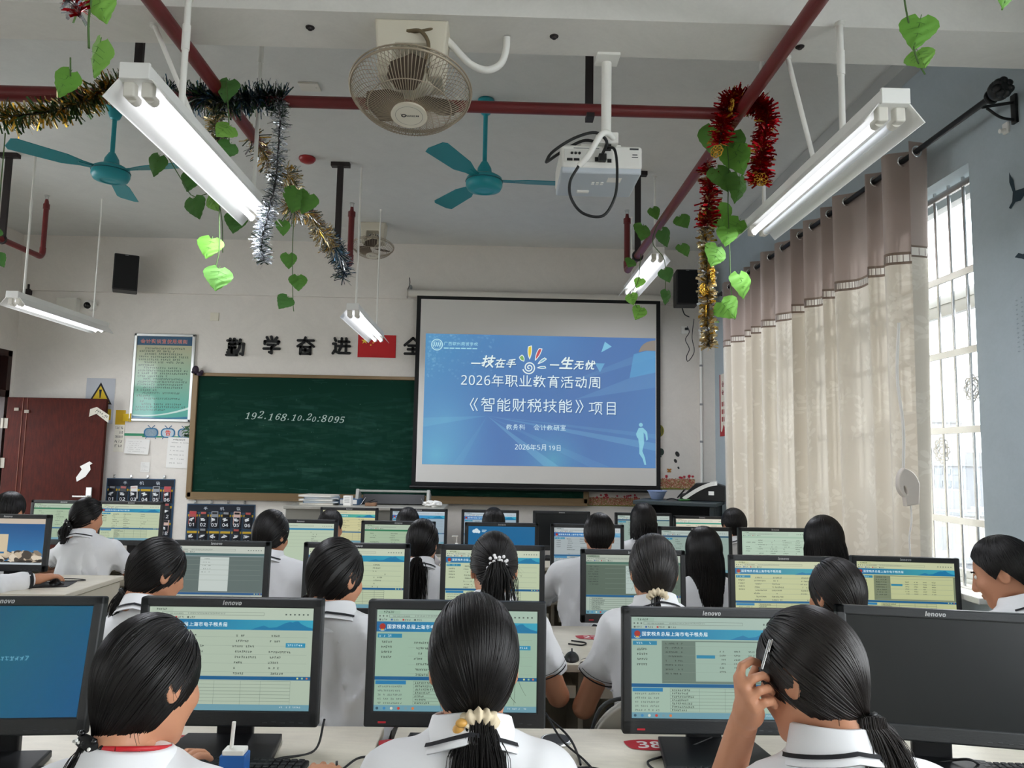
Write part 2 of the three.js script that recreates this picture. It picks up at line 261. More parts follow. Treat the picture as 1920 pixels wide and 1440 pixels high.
building('pale terrace house low behind the grey block', 46, -97, 8, 9, 7.2, -14, 3, 3, 3);
// ---------- ceiling services ----------
const PY = 3.06, PB = -1.212, PC = 1.05, PA = -3.14, PD = -3.68;
const pipes = (name, label, gs, m, grp) => solo(name, label, 'pipe', gs, m, grp);
const runB = thing('sprinkler_pipe', 'dark red sprinkler pipe running forward above the left lamp', 'pipe', [PB, PY, 0], 0, 'red sprinkler pipes');
const runC = thing('sprinkler_pipe', 'dark red sprinkler pipe running forward above the right lamp', 'pipe', [PC, PY, 0], 0, 'red sprinkler pipes');
const runD = thing('sprinkler_pipe', 'dark sprinkler pipe at the far left with an upturned end', 'pipe', [PD, PY, 0], 0, 'red sprinkler pipes');
for (const [t, r, z0, zh] of [[runB, 0.03, 3.0, -5.45], [runC, 0.03, 3.0, -5.47], [runD, 0.024, -3.1, -5.44]]) {
  part('pipe_run', rod([0, 0, z0], [0, 0, -5.86], r, 18, r * 0.9), M.redPipe, t);
  part('elbow', tube([[0, 0, -5.84], [0, 0.002, -5.9], [0, 0.03, -5.925], [0, 0.08, -5.93]], r * 0.95, 12, 12), M.redPipe, t);
  part('riser', [rod([0, 0.07, -5.93], [0, 0.42, -5.93], r * 0.8, 14), cyl(r, r, 0.04, 0, 0.42, -5.93), cyl(0.012, 0.018, 0.04, 0, 0.46, -5.93)], M.redPipe, t);
  part('sprinkler_head', [cyl(0.02, 0.02, 0.006, 0, 0.51, -5.93), rod([0.012, 0.47, -5.93], [0.012, 0.51, -5.93], 0.003), rod([-0.012, 0.47, -5.93], [-0.012, 0.51, -5.93], 0.003)], M.alu, t);
  part('hanger', [box(0.045, CH - PY, 0.02, 0, (CH - PY) / 2, zh), box(0.14, 0.03, 0.05, 0, CH - PY - 0.017, zh), torus(r + 0.006, 0.008, 0, 0, zh)], M.darkIron, t, 'black steel hanger fixed to the ceiling');
}
const runA = thing('sprinkler_pipe', 'long dark red sprinkler pipe crossing the room below the ceiling', 'pipe', [0, PY, PA], 0, 'red sprinkler pipes');
part('pipe_run', [rod([XL + 0.02, 0, 0], [PB, 0, 0], 0.034, 18), rod([PB, 0, 0], [PC, 0, 0], 0.026, 18)], M.redPipe, runA);
part('coupling', [rod([PB - 0.06, 0, 0], [PB + 0.06, 0, 0], 0.042, 18), rod([PC - 0.05, 0, 0], [PC, 0, 0], 0.036, 18)], M.redPipe, runA);
for (const x of [-1.62, 0.39]) part('hanger', [box(0.035, CH - PY, 0.02, x, (CH - PY) / 2, -0.04), box(0.035, 0.02, 0.06, x, -0.03, -0.01)], M.darkIron, runA);

// twin-tube lamps: length along z, origin at the middle of the tubes
const glowTube = new THREE.MeshStandardMaterial({ color: '#ffffff', emissive: '#f4f6ff', emissiveIntensity: 1.7, roughness: 0.4 });
const deadTube = mat('#e9edf0', 0.25);
function lamp(label, x, y, z, rods, lit = [1, 1], turn = 0, tilt = 0) {
  const t = thing('ceiling_lamp', label, 'lamp', [x, y, z], turn, 'hanging twin-tube lamps'); t.rotation.x = tilt;
  const L = 1.24, prof = [[-0.095, -0.03], [-0.05, 0.028], [0.05, 0.028], [0.095, -0.03], [0.092, -0.031], [0.048, 0.024], [-0.048, 0.024], [-0.092, -0.031]];
  part('reflector', tr(extr(prof, L), 0, 0, -L / 2), M.whiteMetal, t);
  part('housing', [rbox(0.085, 0.042, L, 0.004, 0, 0.05, 0), rbox(0.09, 0.05, 0.012, 0.003, 0, 0.048, L / 2 + 0.006), rbox(0.09, 0.05, 0.012, 0.003, 0, 0.048, -L / 2 - 0.006)], M.whiteMetal, t);
  [-0.027, 0.027].forEach((dx, i) => {
    part(lit[i] ? 'glowing_tube' : 'tube', cyl(0.0135, 0.0135, L - 0.11, dx, -0.012, 0, Math.PI / 2), lit[i] ? glowTube : deadTube, t, lit[i] ? null : 'unlit white glass tube');
    for (const s of [-1, 1]) { part('socket', [rbox(0.034, 0.05, 0.03, 0.006, dx, 0.004, s * (L / 2 - 0.03)), cyl(0.0165, 0.0165, 0.03, dx, -0.012, s * (L / 2 - 0.055), Math.PI / 2)], M.offwhite, t); }
  });
  for (const [rz, top, r, lx] of rods) {
    const o = part('hanger_rod', [rod([0, 0.06, rz], [lx ?? 0, top - y, rz], r, 12), ...(lx ? [] : [cyl(r * 1.25, r * 1.25, 0.09, 0, (0.06 + top - y) * 0.62, rz)]), cyl(r * 1.6, r * 1.6, 0.012, lx ?? 0, top - y - 0.006, rz)], M.white, t);
  }
  [-0.027, 0.027].forEach((dx, i) => { if (!lit[i]) return; const a = new THREE.RectAreaLight('#f3f6ff', TUBE_LIGHT, 0.024, L - 0.13); a.rotation.x = -Math.PI / 2; a.position.set(dx, -0.027, 0); t.add(a); });
}
lamp('bright twin-tube lamp hanging nearest the camera on the left', -1.1, 2.6, -2.76, [[-0.48, CH, 0.009], [0.3, 3.1, 0.011], [0.12, 3.1, 0.009, -0.2]], [1, 1], R(0.3));
lamp('twin-tube lamp nearest the camera on the right, one tube dark', 1.21, 2.6, -2.78, [[-0.5, CH, 0.009], [0.28, 3.1, 0.011], [0.05, 3.1, 0.009, -0.1]], [1, 0], R(-0.2));
lamp('small lit twin-tube lamp in front of the red flag', -1.07, 2.56, -6.03, [[0.5, CH, 0.008], [-0.47, CH, 0.006]]);
lamp('lit twin-tube lamp at the far left above the door', -3.5, 2.58, -5.96, [[0.5, CH, 0.008], [-0.45, CH, 0.006]], [1, 1]);
lamp('small lit twin-tube lamp above the projection screen', 1.2, 3.05, -6.06, [[0.5, CH, 0.008], [-0.47, CH, 0.006]]);
lamp('lit twin-tube lamp outside the frame on the left', -3.5, 2.6, -2.2, [[0.5, CH, 0.008], [-0.45, CH, 0.008]]);

// teal ceiling fans
function ceilingFan(label, x, z, y, turn) {
  const t = thing('ceiling_fan', label, 'ceiling fan', [x, y, z], 0, 'teal ceiling fans'), up = CH - y;
  part('canopy', lathe([[0, up], [0.05, up], [0.055, up - 0.02], [0.03, up - 0.09], [0.015, up - 0.1], [0, up - 0.1]], 0, 0, 0), M.teal, t);
  part('down_rod', rod([0, 0.1, 0], [0, up - 0.05, 0], 0.014, 14), M.teal, t);
  part('cup', lathe([[0.02, 0.13], [0.042, 0.09], [0.046, 0.06], [0.05, 0.045], [0, 0.045]], 0, 0, 0), M.teal, t);
  part('motor', lathe([[0.04, 0.05], [0.085, 0.04], [0.108, 0.025], [0.112, 0.0], [0.112, -0.02], [0.1, -0.045], [0.06, -0.055], [0.058, -0.05], [0.03, -0.052], [0.0, -0.054]], 0, 0, 0, 40), M.teal, t);
  part('motor_groove', torus(0.1125, 0.003, 0, 0.006, 0, Math.PI / 2, 0, 0, 40), mat('#0f5a66', 0.5), t);
  for (let k = 0; k < 3; k++) {
    const b = part('blade', [(() => { const g = extr([[0.1, -0.022], [0.17, -0.03], [0.26, -0.062], [0.54, -0.07], [0.56, -0.04], [0.555, 0.05], [0.53, 0.066], [0.26, 0.055], [0.17, 0.03], [0.1, 0.022]], 0.003, { bevelEnabled: true, bevelSize: 0.002, bevelThickness: 0.001, bevelSegments: 1 }); g.rotateX(-Math.PI / 2 + R(11)); return g.translate(0, 0.012, 0); })(), rbox(0.1, 0.008, 0.03, 0.003, 0.14, 0.014, 0)], M.tealBlade, t);
    b.rotation.y = turn + k * 2 * Math.PI / 3;
  }
}
ceilingFan('teal ceiling fan hanging in the middle, left of the projector', -0.1, -4.39, 3.19, R(2));
ceilingFan('teal ceiling fan hanging at the left beside the near lamp', -2.47, -4.6, 3.27, R(-14));

// caged orbit fans: origin where the bracket meets the surface above
const ivory = mat('#ddd6c4', 0.45), dusty = mat('#8d7b66', 0.55), cageWire = mat('#a99c88', 0.4, { metalness: 0.4 }), dirtyBlade = mat('#57493c', 0.7);
const badge = canvasTex(256, 256, (g) => { g.fillStyle = '#d9d4c4'; g.fillRect(0, 0, 256, 256); g.strokeStyle = '#9c988c'; g.lineWidth = 4; g.beginPath(); g.arc(128, 128, 104, 0, 7); g.stroke(); g.strokeStyle = '#2b2a26'; g.lineWidth = 10; g.beginPath(); g.ellipse(88, 124, 16, 13, -0.3, 0, 6.3); g.stroke(); g.lineWidth = 5; g.beginPath(); g.moveTo(72, 114); g.lineTo(66, 104); g.stroke(); g.fillStyle = '#2b2a26'; for (let i = 0; i < 5; i++) { g.fillRect(110 + i * 14, 116, 4, 20); g.fillRect(118 + i * 14, 116, 3, 20); g.fillRect(110 + i * 14, 133, 11, 3); } g.fillRect(182, 118, 9, 17); g.fillRect(194, 118, 9, 17); });
function orbitFan(label, p, s, tilt, detail) {
  const t = thing('orbit_fan', label, 'caged fan', p, 0, 'caged orbit fans'); t.scale.setScalar(s);
  // bracket: tapering box with an arched opening
  const sh = new THREE.Shape(); sh.moveTo(-0.125, 0); sh.lineTo(0.125, 0); sh.lineTo(0.108, -0.2); sh.lineTo(0.075, -0.2); sh.quadraticCurveTo(0.082, -0.085, 0.06, -0.075); sh.lineTo(-0.06, -0.075); sh.quadraticCurveTo(-0.082, -0.085, -0.075, -0.2); sh.lineTo(-0.108, -0.2);
  part('bracket', tr(new THREE.ExtrudeGeometry(sh, { depth: 0.13, bevelEnabled: true, bevelSize: 0.008, bevelThickness: 0.008, bevelSegments: 2 }), 0, -0.008, -0.065), ivory, t);
  const m = part('motor', [lathe([[0, 0.075], [0.03, 0.073], [0.05, 0.055], [0.056, 0.03], [0.075, 0.015], [0.078, -0.03], [0.05, -0.05], [0, -0.052]], 0, 0, 0), cyl(0.012, 0.016, 0.035, 0, 0.09, 0)], ivory, t); m.position.set(0, -0.19, 0); m.rotation.x = tilt;
  part('vent_slot', Array.from({ length: 12 }, (_, i) => { const a = i * Math.PI / 6; return box(0.006, 0.014, 0.008, Math.sin(a) * 0.05, 0.052, Math.cos(a) * 0.05, 0, a, 0); }), M.darkIron, m);
  const g = part('guard', [torus(0.218, 0.0045, 0, 0.0, 0, Math.PI / 2, 0, 0, 64), torus(0.222, 0.003, 0, 0.012, 0, Math.PI / 2, 0, 0, 64), torus(0.15, 0.002, 0, -0.068, 0, Math.PI / 2, 0, 0, 48, 5), torus(0.1, 0.002, 0, 0.062, 0, Math.PI / 2, 0, 0, 40, 5)], cageWire, t); g.position.set(0, -0.26, 0.03); g.rotation.x = tilt;
  const wires = []; const n = detail ? 96 : 48;
  for (let i = 0; i < n; i++) { const a = i / n * 2 * Math.PI, c = Math.cos(a), q = Math.sin(a); wires.push(tube([[0.04, -0.094], [0.1, -0.084], [0.15, -0.068], [0.195, -0.034], [0.216, 0]].map(([r, y]) => [r * c, y, r * q]), 0.0016, 8, 4)); if (i % 2) wires.push(tube([[0.06, 0.06], [0.13, 0.062], [0.19, 0.042], [0.216, 0.004]].map(([r, y]) => [r * c, y, r * q]), 0.0014, 6, 4)); }
  part('guard_wires', wires, cageWire, g);
  part('badge', [cyl(0.062, 0.066, 0.012, 0, -0.096, 0, 0, 0, 0, 32)], ivory, g);
  const face = part('badge_print', tr(new THREE.CircleGeometry(0.06, 32), 0, -0.1025, 0, Math.PI / 2, 0, 0), mat('#ffffff', 0.4, { map: badge }), g); 
  for (let k = 0; k < 3; k++) { const b = part('blade', tr(extr([[0.02, -0.02], [0.06, -0.06], [0.14, -0.09], [0.185, -0.05], [0.18, 0.03], [0.12, 0.06], [0.05, 0.04]], 0.003), 0, 0, 0, Math.PI / 2 + R(18)), dirtyBlade, g); b.rotation.y = k * 2.094 + 0.4; b.position.y = -0.01; }
  return t;
}
orbitFan('large ivory caged fan mounted under the beam at top centre', [-0.335, 3.1, -2.63], 1, R(-14), true);
orbitFan('small ivory caged fan on the ceiling above the red flag', [-1.2, CH, -6.93], 0.9, R(-10), false);
solo('fan_conduit', 'white plastic conduit looping from the caged fan to the beam', 'conduit', tube([[-0.225, 3.085, -2.64], [-0.19, 3.05, -2.64], [-0.12, 2.99, -2.66], [-0.06, 2.975, -2.67], [-0.01, 3.0, -2.67], [0.01, 3.05, -2.66], [0.012, 3.098, -2.65]], 0.0135, 40, 10), M.white);
solo('fan_cable', 'brownish supply cable hanging into the caged fan', 'cable', [tube([[-0.23, 3.09, -2.64], [-0.26, 3.065, -2.56], [-0.32, 3.05, -2.555], [-0.35, 3.055, -2.56]], 0.005, 20), tube([[-0.35, 3.055, -2.56], [-0.3, 3.045, -2.54], [-0.27, 3.0, -2.54], [-0.28, 2.95, -2.56], [-0.31, 2.92, -2.6]], 0.007, 24)], mat('#6f6046', 0.6));

// projector on its pole
const pj = thing('projector', 'white ceiling projector with black cables plugged into its back', 'projector', [0.392, 2.65, -2.78]);
part('pole', [cyl(0.02, 0.02, 0.37, 0.02, 0.285, -0.02, 0, 0, 0, 16), rbox(0.09, 0.012, 0.09, 0.003, 0.02, 0.445, 0)], M.white, pj);
part('mount', [rbox(0.085, 0.045, 0.08, 0.005, 0.02, 0.115, -0.02), rbox(0.16, 0.012, 0.16, 0.004, 0, 0.098, -0.1)], M.white, pj);
part('body', rbox(0.32, 0.095, 0.27, 0.014, 0, 0.045, -0.135), mat('#e9e8e2', 0.4), pj);
part('underside', rbox(0.314, 0.03, 0.262, 0.008, 0, -0.006, -0.136), mat('#c3cbd2', 0.5), pj);
const back = part('port_panel', rbox(0.19, 0.052, 0.004, 0.002, -0.052, 0.047, 0.001), mat('#d4d3cd', 0.5), pj);
for (const [x, y, w, h] of [[-0.125, 0.03, 0.022, 0.01], [-0.098, 0.03, 0.022, 0.01], [0.008, 0.028, 0.012, 0.014], [0.03, 0.028, 0.016, 0.014], [0.0, 0.045, 0.01, 0.008], [-0.02, 0.032, 0.014, 0.018]]) part('port', rbox(w, h, 0.004, 0.001, x, y, 0.003), M.black, back);
for (const x of [-0.117, -0.102, -0.087]) part('jack', cyl(0.005, 0.005, 0.006, x, 0.055, 0.004, Math.PI / 2), M.black, back);
part('slot', rbox(0.1, 0.003, 0.003, 0.001, -0.06, 0.077, 0.001), M.grey, back);
part('rating_label', [rbox(0.035, 0.007, 0.001, 0.0003, 0.127, 0.078, 0.001), rbox(0.02, 0.004, 0.001, 0.0003, 0.13, 0.055, 0.001), rbox(0.024, 0.003, 0.001, 0.0003, 0.13, 0.045, 0.001)], M.dgrey, pj);
part('grille', Array.from({ length: 6 }, (_, i) => rbox(0.012, 0.003, 0.006, 0.001, -0.02 + (i % 3) * 0.018, -0.022, -0.1 - Math.floor(i / 3) * 0.018)), M.white, pj);
part('bottom_label', rbox(0.055, 0.002, 0.045, 0.0005, 0.06, -0.0215, -0.07), M.paper, pj);
part('foot', rbox(0.05, 0.01, 0.02, 0.003, -0.05, -0.022, -0.2), M.white, pj);
part('lens', [cyl(0.035, 0.04, 0.03, 0.08, 0.045, -0.28, Math.PI / 2)], M.black, pj);
part('plug', [rbox(0.03, 0.026, 0.03, 0.003, 0.0, 0.032, 0.02), rbox(0.026, 0.022, 0.02, 0.003, 0.022, 0.077, 0.012)], M.black, pj);
solo('projector_cable', 'black cable looping down from the projector back', 'cable', tube([[0.414, 2.725, -2.76], [0.432, 2.7, -2.72], [0.44, 2.6, -2.7], [0.43, 2.5, -2.7], [0.385, 2.43, -2.7], [0.31, 2.44, -2.7], [0.265, 2.5, -2.7], [0.262, 2.56, -2.7], [0.295, 2.625, -2.7]], 0.0055, 60, 8), M.rubber);
solo('projector_cable', 'black signal cable arching to the left of the projector', 'cable', tube([[0.39, 2.69, -2.74], [0.4, 2.72, -2.7], [0.36, 2.745, -2.68], [0.28, 2.725, -2.68], [0.19, 2.67, -2.7], [0.175, 2.655, -2.74], [0.185, 2.68, -2.8], [0.24, 2.735, -2.84], [0.33, 2.785, -2.84], [0.385, 2.77, -2.82]], 0.006, 60, 8), M.rubber);
solo('cable_sleeve', 'white plastic sleeve slanting across the projector back', 'conduit', tube([[0.295, 2.622, -2.7], [0.33, 2.66, -2.68], [0.375, 2.735, -2.67], [0.4, 2.75, -2.69], [0.43, 2.755, -2.74]], 0.0115, 30, 10), M.white);

soloAt('fire_alarm', 'round red fire detector on the ceiling', 'alarm', [lathe([[0, 0], [0.06, 0], [0.062, -0.012], [0.05, -0.03], [0.03, -0.04], [0, -0.042]], 0, 0, 0)], mat('#9c1a1c', 0.35), [-1.445, CH, -5.37]);
soloAt('ceiling_plate', 'square white cover plate on the ceiling', 'plate', [rbox(0.12, 0.012, 0.1, 0.004, 0, 0, 0), cyl(0.004, 0.004, 0.006, 0.04, -0.006, 0)], M.offwhite, [-1.157, CH - 0.005, -4.28]);
// ---------- front wall ----------
// green chalkboard with its trims
const boardTex = canvasTex(1536, 480, (g, w, h) => {
  g.fillStyle = '#0b3025'; g.fillRect(0, 0, w, h); const r = rng(21);
  for (let i = 0; i < 900; i++) { g.globalAlpha = 0.012 + r() * 0.025; g.strokeStyle = '#b8d0c4'; g.lineWidth = 4 + r() * 16; const x = r() * w, y = h * (0.15 + r() * 0.85), a = (r() - 0.5) * 0.9; g.beginPath(); g.moveTo(x, y); g.lineTo(x + Math.cos(a) * (40 + r() * 90), y + Math.sin(a) * 40); g.stroke(); }
  for (let i = 0; i < 120; i++) { g.globalAlpha = 0.1 + r() * 0.3; g.fillStyle = '#dfeae4'; g.fillRect(r() * w, r() * h, 1 + r() * 2, 1 + r() * 2); }
  for (let i = 0; i < 26; i++) { g.globalAlpha = 0.12 + r() * 0.2; g.strokeStyle = '#dfeae4'; g.lineWidth = 1; const x = r() * w, y = r() < 0.6 ? h - r() * 26 : r() * 30; g.beginPath(); g.moveTo(x, y); g.lineTo(x + 20 + r() * 60, y + (r() - 0.5) * 6); g.stroke(); }
  g.globalAlpha = 0.85; g.fillStyle = '#dfe8e2'; g.save(); g.translate(192, 172); g.rotate(0.02); g.transform(1, 0, -0.28, 1, 0, 0); let hx = 0; for (const ch of '192.168.10.20:8095') { g.save(); g.translate(hx, (r() - 0.5) * 7); g.rotate((r() - 0.5) * 0.22); g.font = `${(ch === '0' ? 27 : 35) + r() * 7}px serif`; g.fillText(ch, 0, 0); hx += g.measureText(ch).width + 2 + r() * 3; g.restore(); } g.restore(); g.globalAlpha = 1;
});
const bb = thing('chalkboard', 'long green chalkboard with a handwritten address on it', 'chalkboard', [-1.062, 1.095, ZF]);
const BW = 4.0, BHt = 1.215;
part('writing_surface', plane(BW - 0.04, BHt - 0.04, 0, BHt / 2, 0.03), mat('#ffffff', 0.85, { map: boardTex, specularIntensity: 0.25 }), bb);
part('backing', span(-BW / 2, BW / 2, 0, BHt, 0.005, 0.028), M.deskDark, bb);
for (const [a, b, c, d] of [[-BW / 2 - 0.01, BW / 2 + 0.01, -0.03, 0.03], [-BW / 2 - 0.01, BW / 2 + 0.01, BHt - 0.02, BHt + 0.015], [-BW / 2 - 0.02, -BW / 2 + 0.035, -0.03, BHt + 0.015], [BW / 2 - 0.035, BW / 2 + 0.02, -0.03, BHt + 0.015]]) part('trim', rbox(b - a, d - c, 0.05, 0.006, (a + b) / 2, (c + d) / 2, 0.028), M.brass, bb);
part('chalk_tray', [span(-BW / 2, BW / 2, -0.045, -0.03, 0.01, 0.07), span(-BW / 2, BW / 2, -0.03, -0.018, 0.062, 0.07)], M.brass, bb);
// slogan in black foam letters and the flag between
const foam = mat('#0d0e10', 0.6);
[['勤', -2.68, 2.597, 'leftmost black foam character of the slogan above the chalkboard'], ['学', -2.315, 2.624, 'second black foam character from the left above the chalkboard'], ['奋', -1.97, 2.626, 'third black foam character from the left above the chalkboard'], ['进', -1.605, 2.637, 'black foam character just left of the red flag'], ['全', -0.87, 2.645, 'black foam character half hidden by the projection screen edge']].forEach(([ch, x, y, l]) => soloAt('wall_letter', l, 'letter', glyphGeo(ch, 0.19, 0.0265, 0.012), foam, [x, y, ZF + 0.007], [0, 0, 0], 'slogan characters on the front wall'));
const flagTex = canvasTex(384, 256, (g) => {
  g.fillStyle = '#c4161d'; g.fillRect(0, 0, 384, 256); g.fillStyle = '#f6d24a';
  const star = (x, y, r, a) => { g.beginPath(); for (let i = 0; i < 10; i++) { const q = a + i * Math.PI / 5, k = i % 2 ? r * 0.382 : r; g.lineTo(x + Math.sin(q) * k, y - Math.cos(q) * k); } g.fill(); };
  star(66, 70, 40, 0); for (const [x, y] of [[130, 26], [154, 52], [154, 90], [130, 116]]) star(x, y, 13, Math.atan2(x - 66, y - 70));
});
soloAt('national_flag', 'small red flag with yellow stars above the chalkboard', 'flag', rbox(0.39, 0.235, 0.006, 0.002, 0, 0, 0), mat('#c4161d', 0.6), [-1.24, 2.64, ZF + 0.004]).add(Object.assign(new THREE.Mesh(plane(0.386, 0.231, 0, 0, 0.0036), mat('#fff', 0.6, { map: flagTex })), { name: 'print' }));
// projection screen
const sz = ZF + 0.14, [sx0, sy0] = at(-0.842, 1.215, sz), [sx1, sy1] = at(1.697, 3.19, sz);
const scr = thing('projection_screen', 'pull-down projection screen with black border and a lit blue slide', 'screen', [(sx0 + sx1) / 2, sy0, sz]);
const SW = sx1 - sx0, SHt = sy1 - sy0;
const [hx0] = at(-0.95, 3.2, sz), [hx1] = at(1.95, 3.2, sz), hc = (hx0 + hx1) / 2 - (sx0 + sx1) / 2;
part('housing', [tr(new RoundedBoxGeometry(hx1 - hx0, 0.075, 0.08, 3, 0.03), hc, SHt + 0.02, -0.03), rbox(0.012, 0.09, 0.09, 0.004, hx0 - (sx0 + sx1) / 2, SHt + 0.02, -0.03), rbox(0.012, 0.09, 0.09, 0.004, hx1 - (sx0 + sx1) / 2, SHt + 0.02, -0.03)], mat('#d6d2c9', 0.5), scr);
part('wall_bracket', [rbox(0.02, 0.1, 0.1, 0.003, hx0 - (sx0 + sx1) / 2 + 0.03, SHt + 0.06, -0.075), rbox(0.02, 0.1, 0.1, 0.003, hx1 - (sx0 + sx1) / 2 - 0.03, SHt + 0.06, -0.075)], M.grey, scr);
part('pull_cord', tube([[hx0 - (sx0 + sx1) / 2 + 0.01, SHt + 0.2, -0.1], [hx0 - (sx0 + sx1) / 2 + 0.02, SHt + 0.13, -0.06], [hx0 - (sx0 + sx1) / 2 + 0.01, SHt + 0.05, 0.01]], 0.004, 12), M.darkIron, scr);
part('border', [box(SW, SHt, 0.003, 0, SHt / 2, 0)], M.blackMatte, scr);
part('matte_surface', [box(SW - 0.085, SHt - 0.09, 0.001, 0, SHt / 2 + 0.002, 0.0025)], mat('#dcdad5', 0.9), scr);
part('weight_bar', [tr(new THREE.CylinderGeometry(0.018, 0.018, SW + 0.03, 14), 0, -0.005, 0, 0, 0, Math.PI / 2)], M.black, scr);
const slideTex = canvasTex(1536, 864, (g, w, h) => {
  const gr = g.createLinearGradient(0, 0, w, h); gr.addColorStop(0, '#5596c4'); gr.addColorStop(0.4, '#5079b4'); gr.addColorStop(0.75, '#5178b0'); gr.addColorStop(1, '#5585bb'); g.fillStyle = gr; g.fillRect(0, 0, w, h);
  const r = rng(5);
  const glow = (x, y, q, c) => { const k = g.createRadialGradient(x, y, 0, x, y, q); k.addColorStop(0, c); k.addColorStop(1, 'rgba(90,150,200,0)'); g.fillStyle = k; g.fillRect(0, 0, w, h); };
  glow(90, 800, 420, 'rgba(110,190,214,.75)'); glow(760, 0, 380, 'rgba(100,170,215,.35)'); glow(860, 820, 260, 'rgba(96,190,200,.5)'); glow(150, 560, 300, 'rgba(110,180,214,.35)');
  for (const [x0, y0, x1, y1, x2, y2, c] of [[420, 540, 1536, 700, 1536, 750, .22], [420, 540, 1536, 640, 1536, 670, .12], [430, 545, 1100, 864, 1240, 864, .1], [420, 540, 800, 864, 900, 864, .26], [420, 540, 0, 560, 0, 620, .16], [900, 330, 1536, 60, 1536, 130, .12], [1000, 420, 1536, 200, 1536, 330, .14], [420, 540, 200, 864, 260, 864, .08]]) { g.globalAlpha = c; g.fillStyle = '#8fd6e6'; g.beginPath(); g.moveTo(x0, y0); g.lineTo(x1, y1); g.lineTo(x2, y2); g.fill(); }
  g.globalAlpha = 1;
  for (let i = 0; i < 260; i++) { g.globalAlpha = 0.05 + r() * 0.12; g.fillStyle = '#bfe6f2'; const x = 20 + Math.pow(r(), 1.6) * 440, y = Math.pow(r(), 1.4) * 300; g.beginPath(); g.arc(x, y, 1 + r() * 8, 0, 7); g.fill(); }
  g.globalAlpha = 1; g.fillStyle = 'rgba(134,204,230,.9)'; g.beginPath(); g.moveTo(1196, 30); g.lineTo(1242, 62); g.lineTo(1172, 102); g.fill();
  g.fillStyle = 'rgba(110,178,216,.8)'; g.beginPath(); g.moveTo(1130, 176); g.lineTo(1196, 176); g.lineTo(1164, 236); g.fill();
  g.fillStyle = 'rgba(92,160,206,.8)'; g.beginPath(); g.moveTo(1390, 110); g.lineTo(1480, 86); g.lineTo(1536, 90); g.lineTo(1536, 230); g.lineTo(1362, 270); g.fill();
  g.fillStyle = '#8d857c'; g.beginPath(); g.moveTo(1424, 96); g.quadraticCurveTo(1440, 20, 1536, 14); g.lineTo(1536, 84); g.lineTo(1470, 84); g.fill();
  // school emblem and name
  g.strokeStyle = '#bfe9f2'; g.lineWidth = 6; g.beginPath(); g.arc(76, 74, 36, 0, 7); g.stroke(); g.lineWidth = 2; g.beginPath(); g.arc(76, 74, 27, 0, 7); g.stroke(); g.lineWidth = 6; g.beginPath(); for (let i = 0; i < 4; i++) { g.moveTo(52 + i * 13, 86); g.quadraticCurveTo(62 + i * 13, 74, 58 + i * 13, 58); } g.stroke();
  cjk(g, '广西钦州商贸学校', 122, 52, 26, '#a9e0ee', 9, 0.1); g.fillStyle = '#a9e0ee'; for (let i = 0; i < 6; i++) g.fillRect(122 + i * 38, 92, 32, 7);
  const sh = (t, x, y, s, wt, gap, sl, c) => { cjk(g, t, x + 4, y + 5, s, 'rgba(40,80,130,.65)', wt, gap, sl); cjk(g, t, x, y, s, c, wt, gap, sl); };
  sh('一', 304, 160, 66, 13, 0.05, 0.25, '#e9f7f6'); sh('技', 376, 136, 86, 12, 0.05, 0.25, '#e9f7f6'); sh('在手', 466, 156, 66, 12, 0.12, 0.25, '#e9f7f6');
  sh('一', 828, 160, 66, 13, 0.05, 0.25, '#e9f7f6'); sh('生', 900, 136, 88, 13, 0.05, 0.25, '#e9f7f6'); sh('无忧', 992, 156, 66, 12, 0.12, 0.25, '#e9f7f6');
  // the hand-shaped emblem: a swirl palm with five finger shapes
  const leaf = (x, y, a, l, wd, c) => { g.save(); g.translate(x, y); g.rotate(a); g.fillStyle = c; g.strokeStyle = '#f4fbf6'; g.lineWidth = 5; g.beginPath(); g.moveTo(0, 0); g.quadraticCurveTo(wd, -l * 0.5, wd * 0.5, -l); g.lineTo(-wd * 0.6, -l * 0.92); g.quadraticCurveTo(-wd, -l * 0.4, 0, 0); g.closePath(); g.fill(); g.stroke(); g.restore(); };
  leaf(694, 156, 0.02, 88, 18, '#e8cf48'); leaf(732, 164, 0.42, 88, 17, '#c9505a'); leaf(656, 172, -0.55, 42, 20, '#7fb564'); leaf(752, 186, 0.95, 62, 12, '#7fb9d2'); leaf(748, 214, 1.5, 54, 10, '#5b9bc0');
  g.strokeStyle = '#eaf6f4'; g.lineWidth = 8; g.beginPath(); for (let i = 0; i < 90; i++) { const a = i * 0.16 + 1.2, q = 4 + i * 0.43; g.lineTo(692 + Math.cos(a) * q * 1.02, 214 + Math.sin(a) * q * 1.05); } g.stroke();
  sh('2026年职业教育活动周', 238, 262, 86, 8, 0.075, 0, '#e6f5fa');
  sh('《智能财税技能》', 274, 418, 96, 7, 0.065, 0, '#e2f3fa'); sh('项目', 1092, 428, 92, 7, 0.12, 0, '#e2f3fa');
  cjk(g, '教务科', 546, 590, 40, '#cfe9f4', 8, 0.07); cjk(g, '会计教研室', 728, 590, 40, '#cfe9f4', 8, 0.09);
  cjk(g, '2026年5月', 604, 718, 44, '#dff1f8', 8, 0.03); cjk(g, '19日', 826, 722, 40, '#dff1f8', 8, 0.12);
  // runner silhouette
  g.fillStyle = 'rgba(146,214,228,.85)'; g.beginPath(); g.arc(1438, 580, 13, 0, 7); g.fill();
  g.beginPath(); for (const [x, y] of [[1424, 600], [1452, 598], [1480, 626], [1486, 676], [1474, 684], [1468, 644], [1456, 630], [1460, 700], [1448, 752], [1466, 796], [1474, 842], [1462, 842], [1450, 802], [1428, 770], [1428, 716], [1420, 670], [1412, 662], [1406, 640]]) g.lineTo(x, y); g.fill();
});
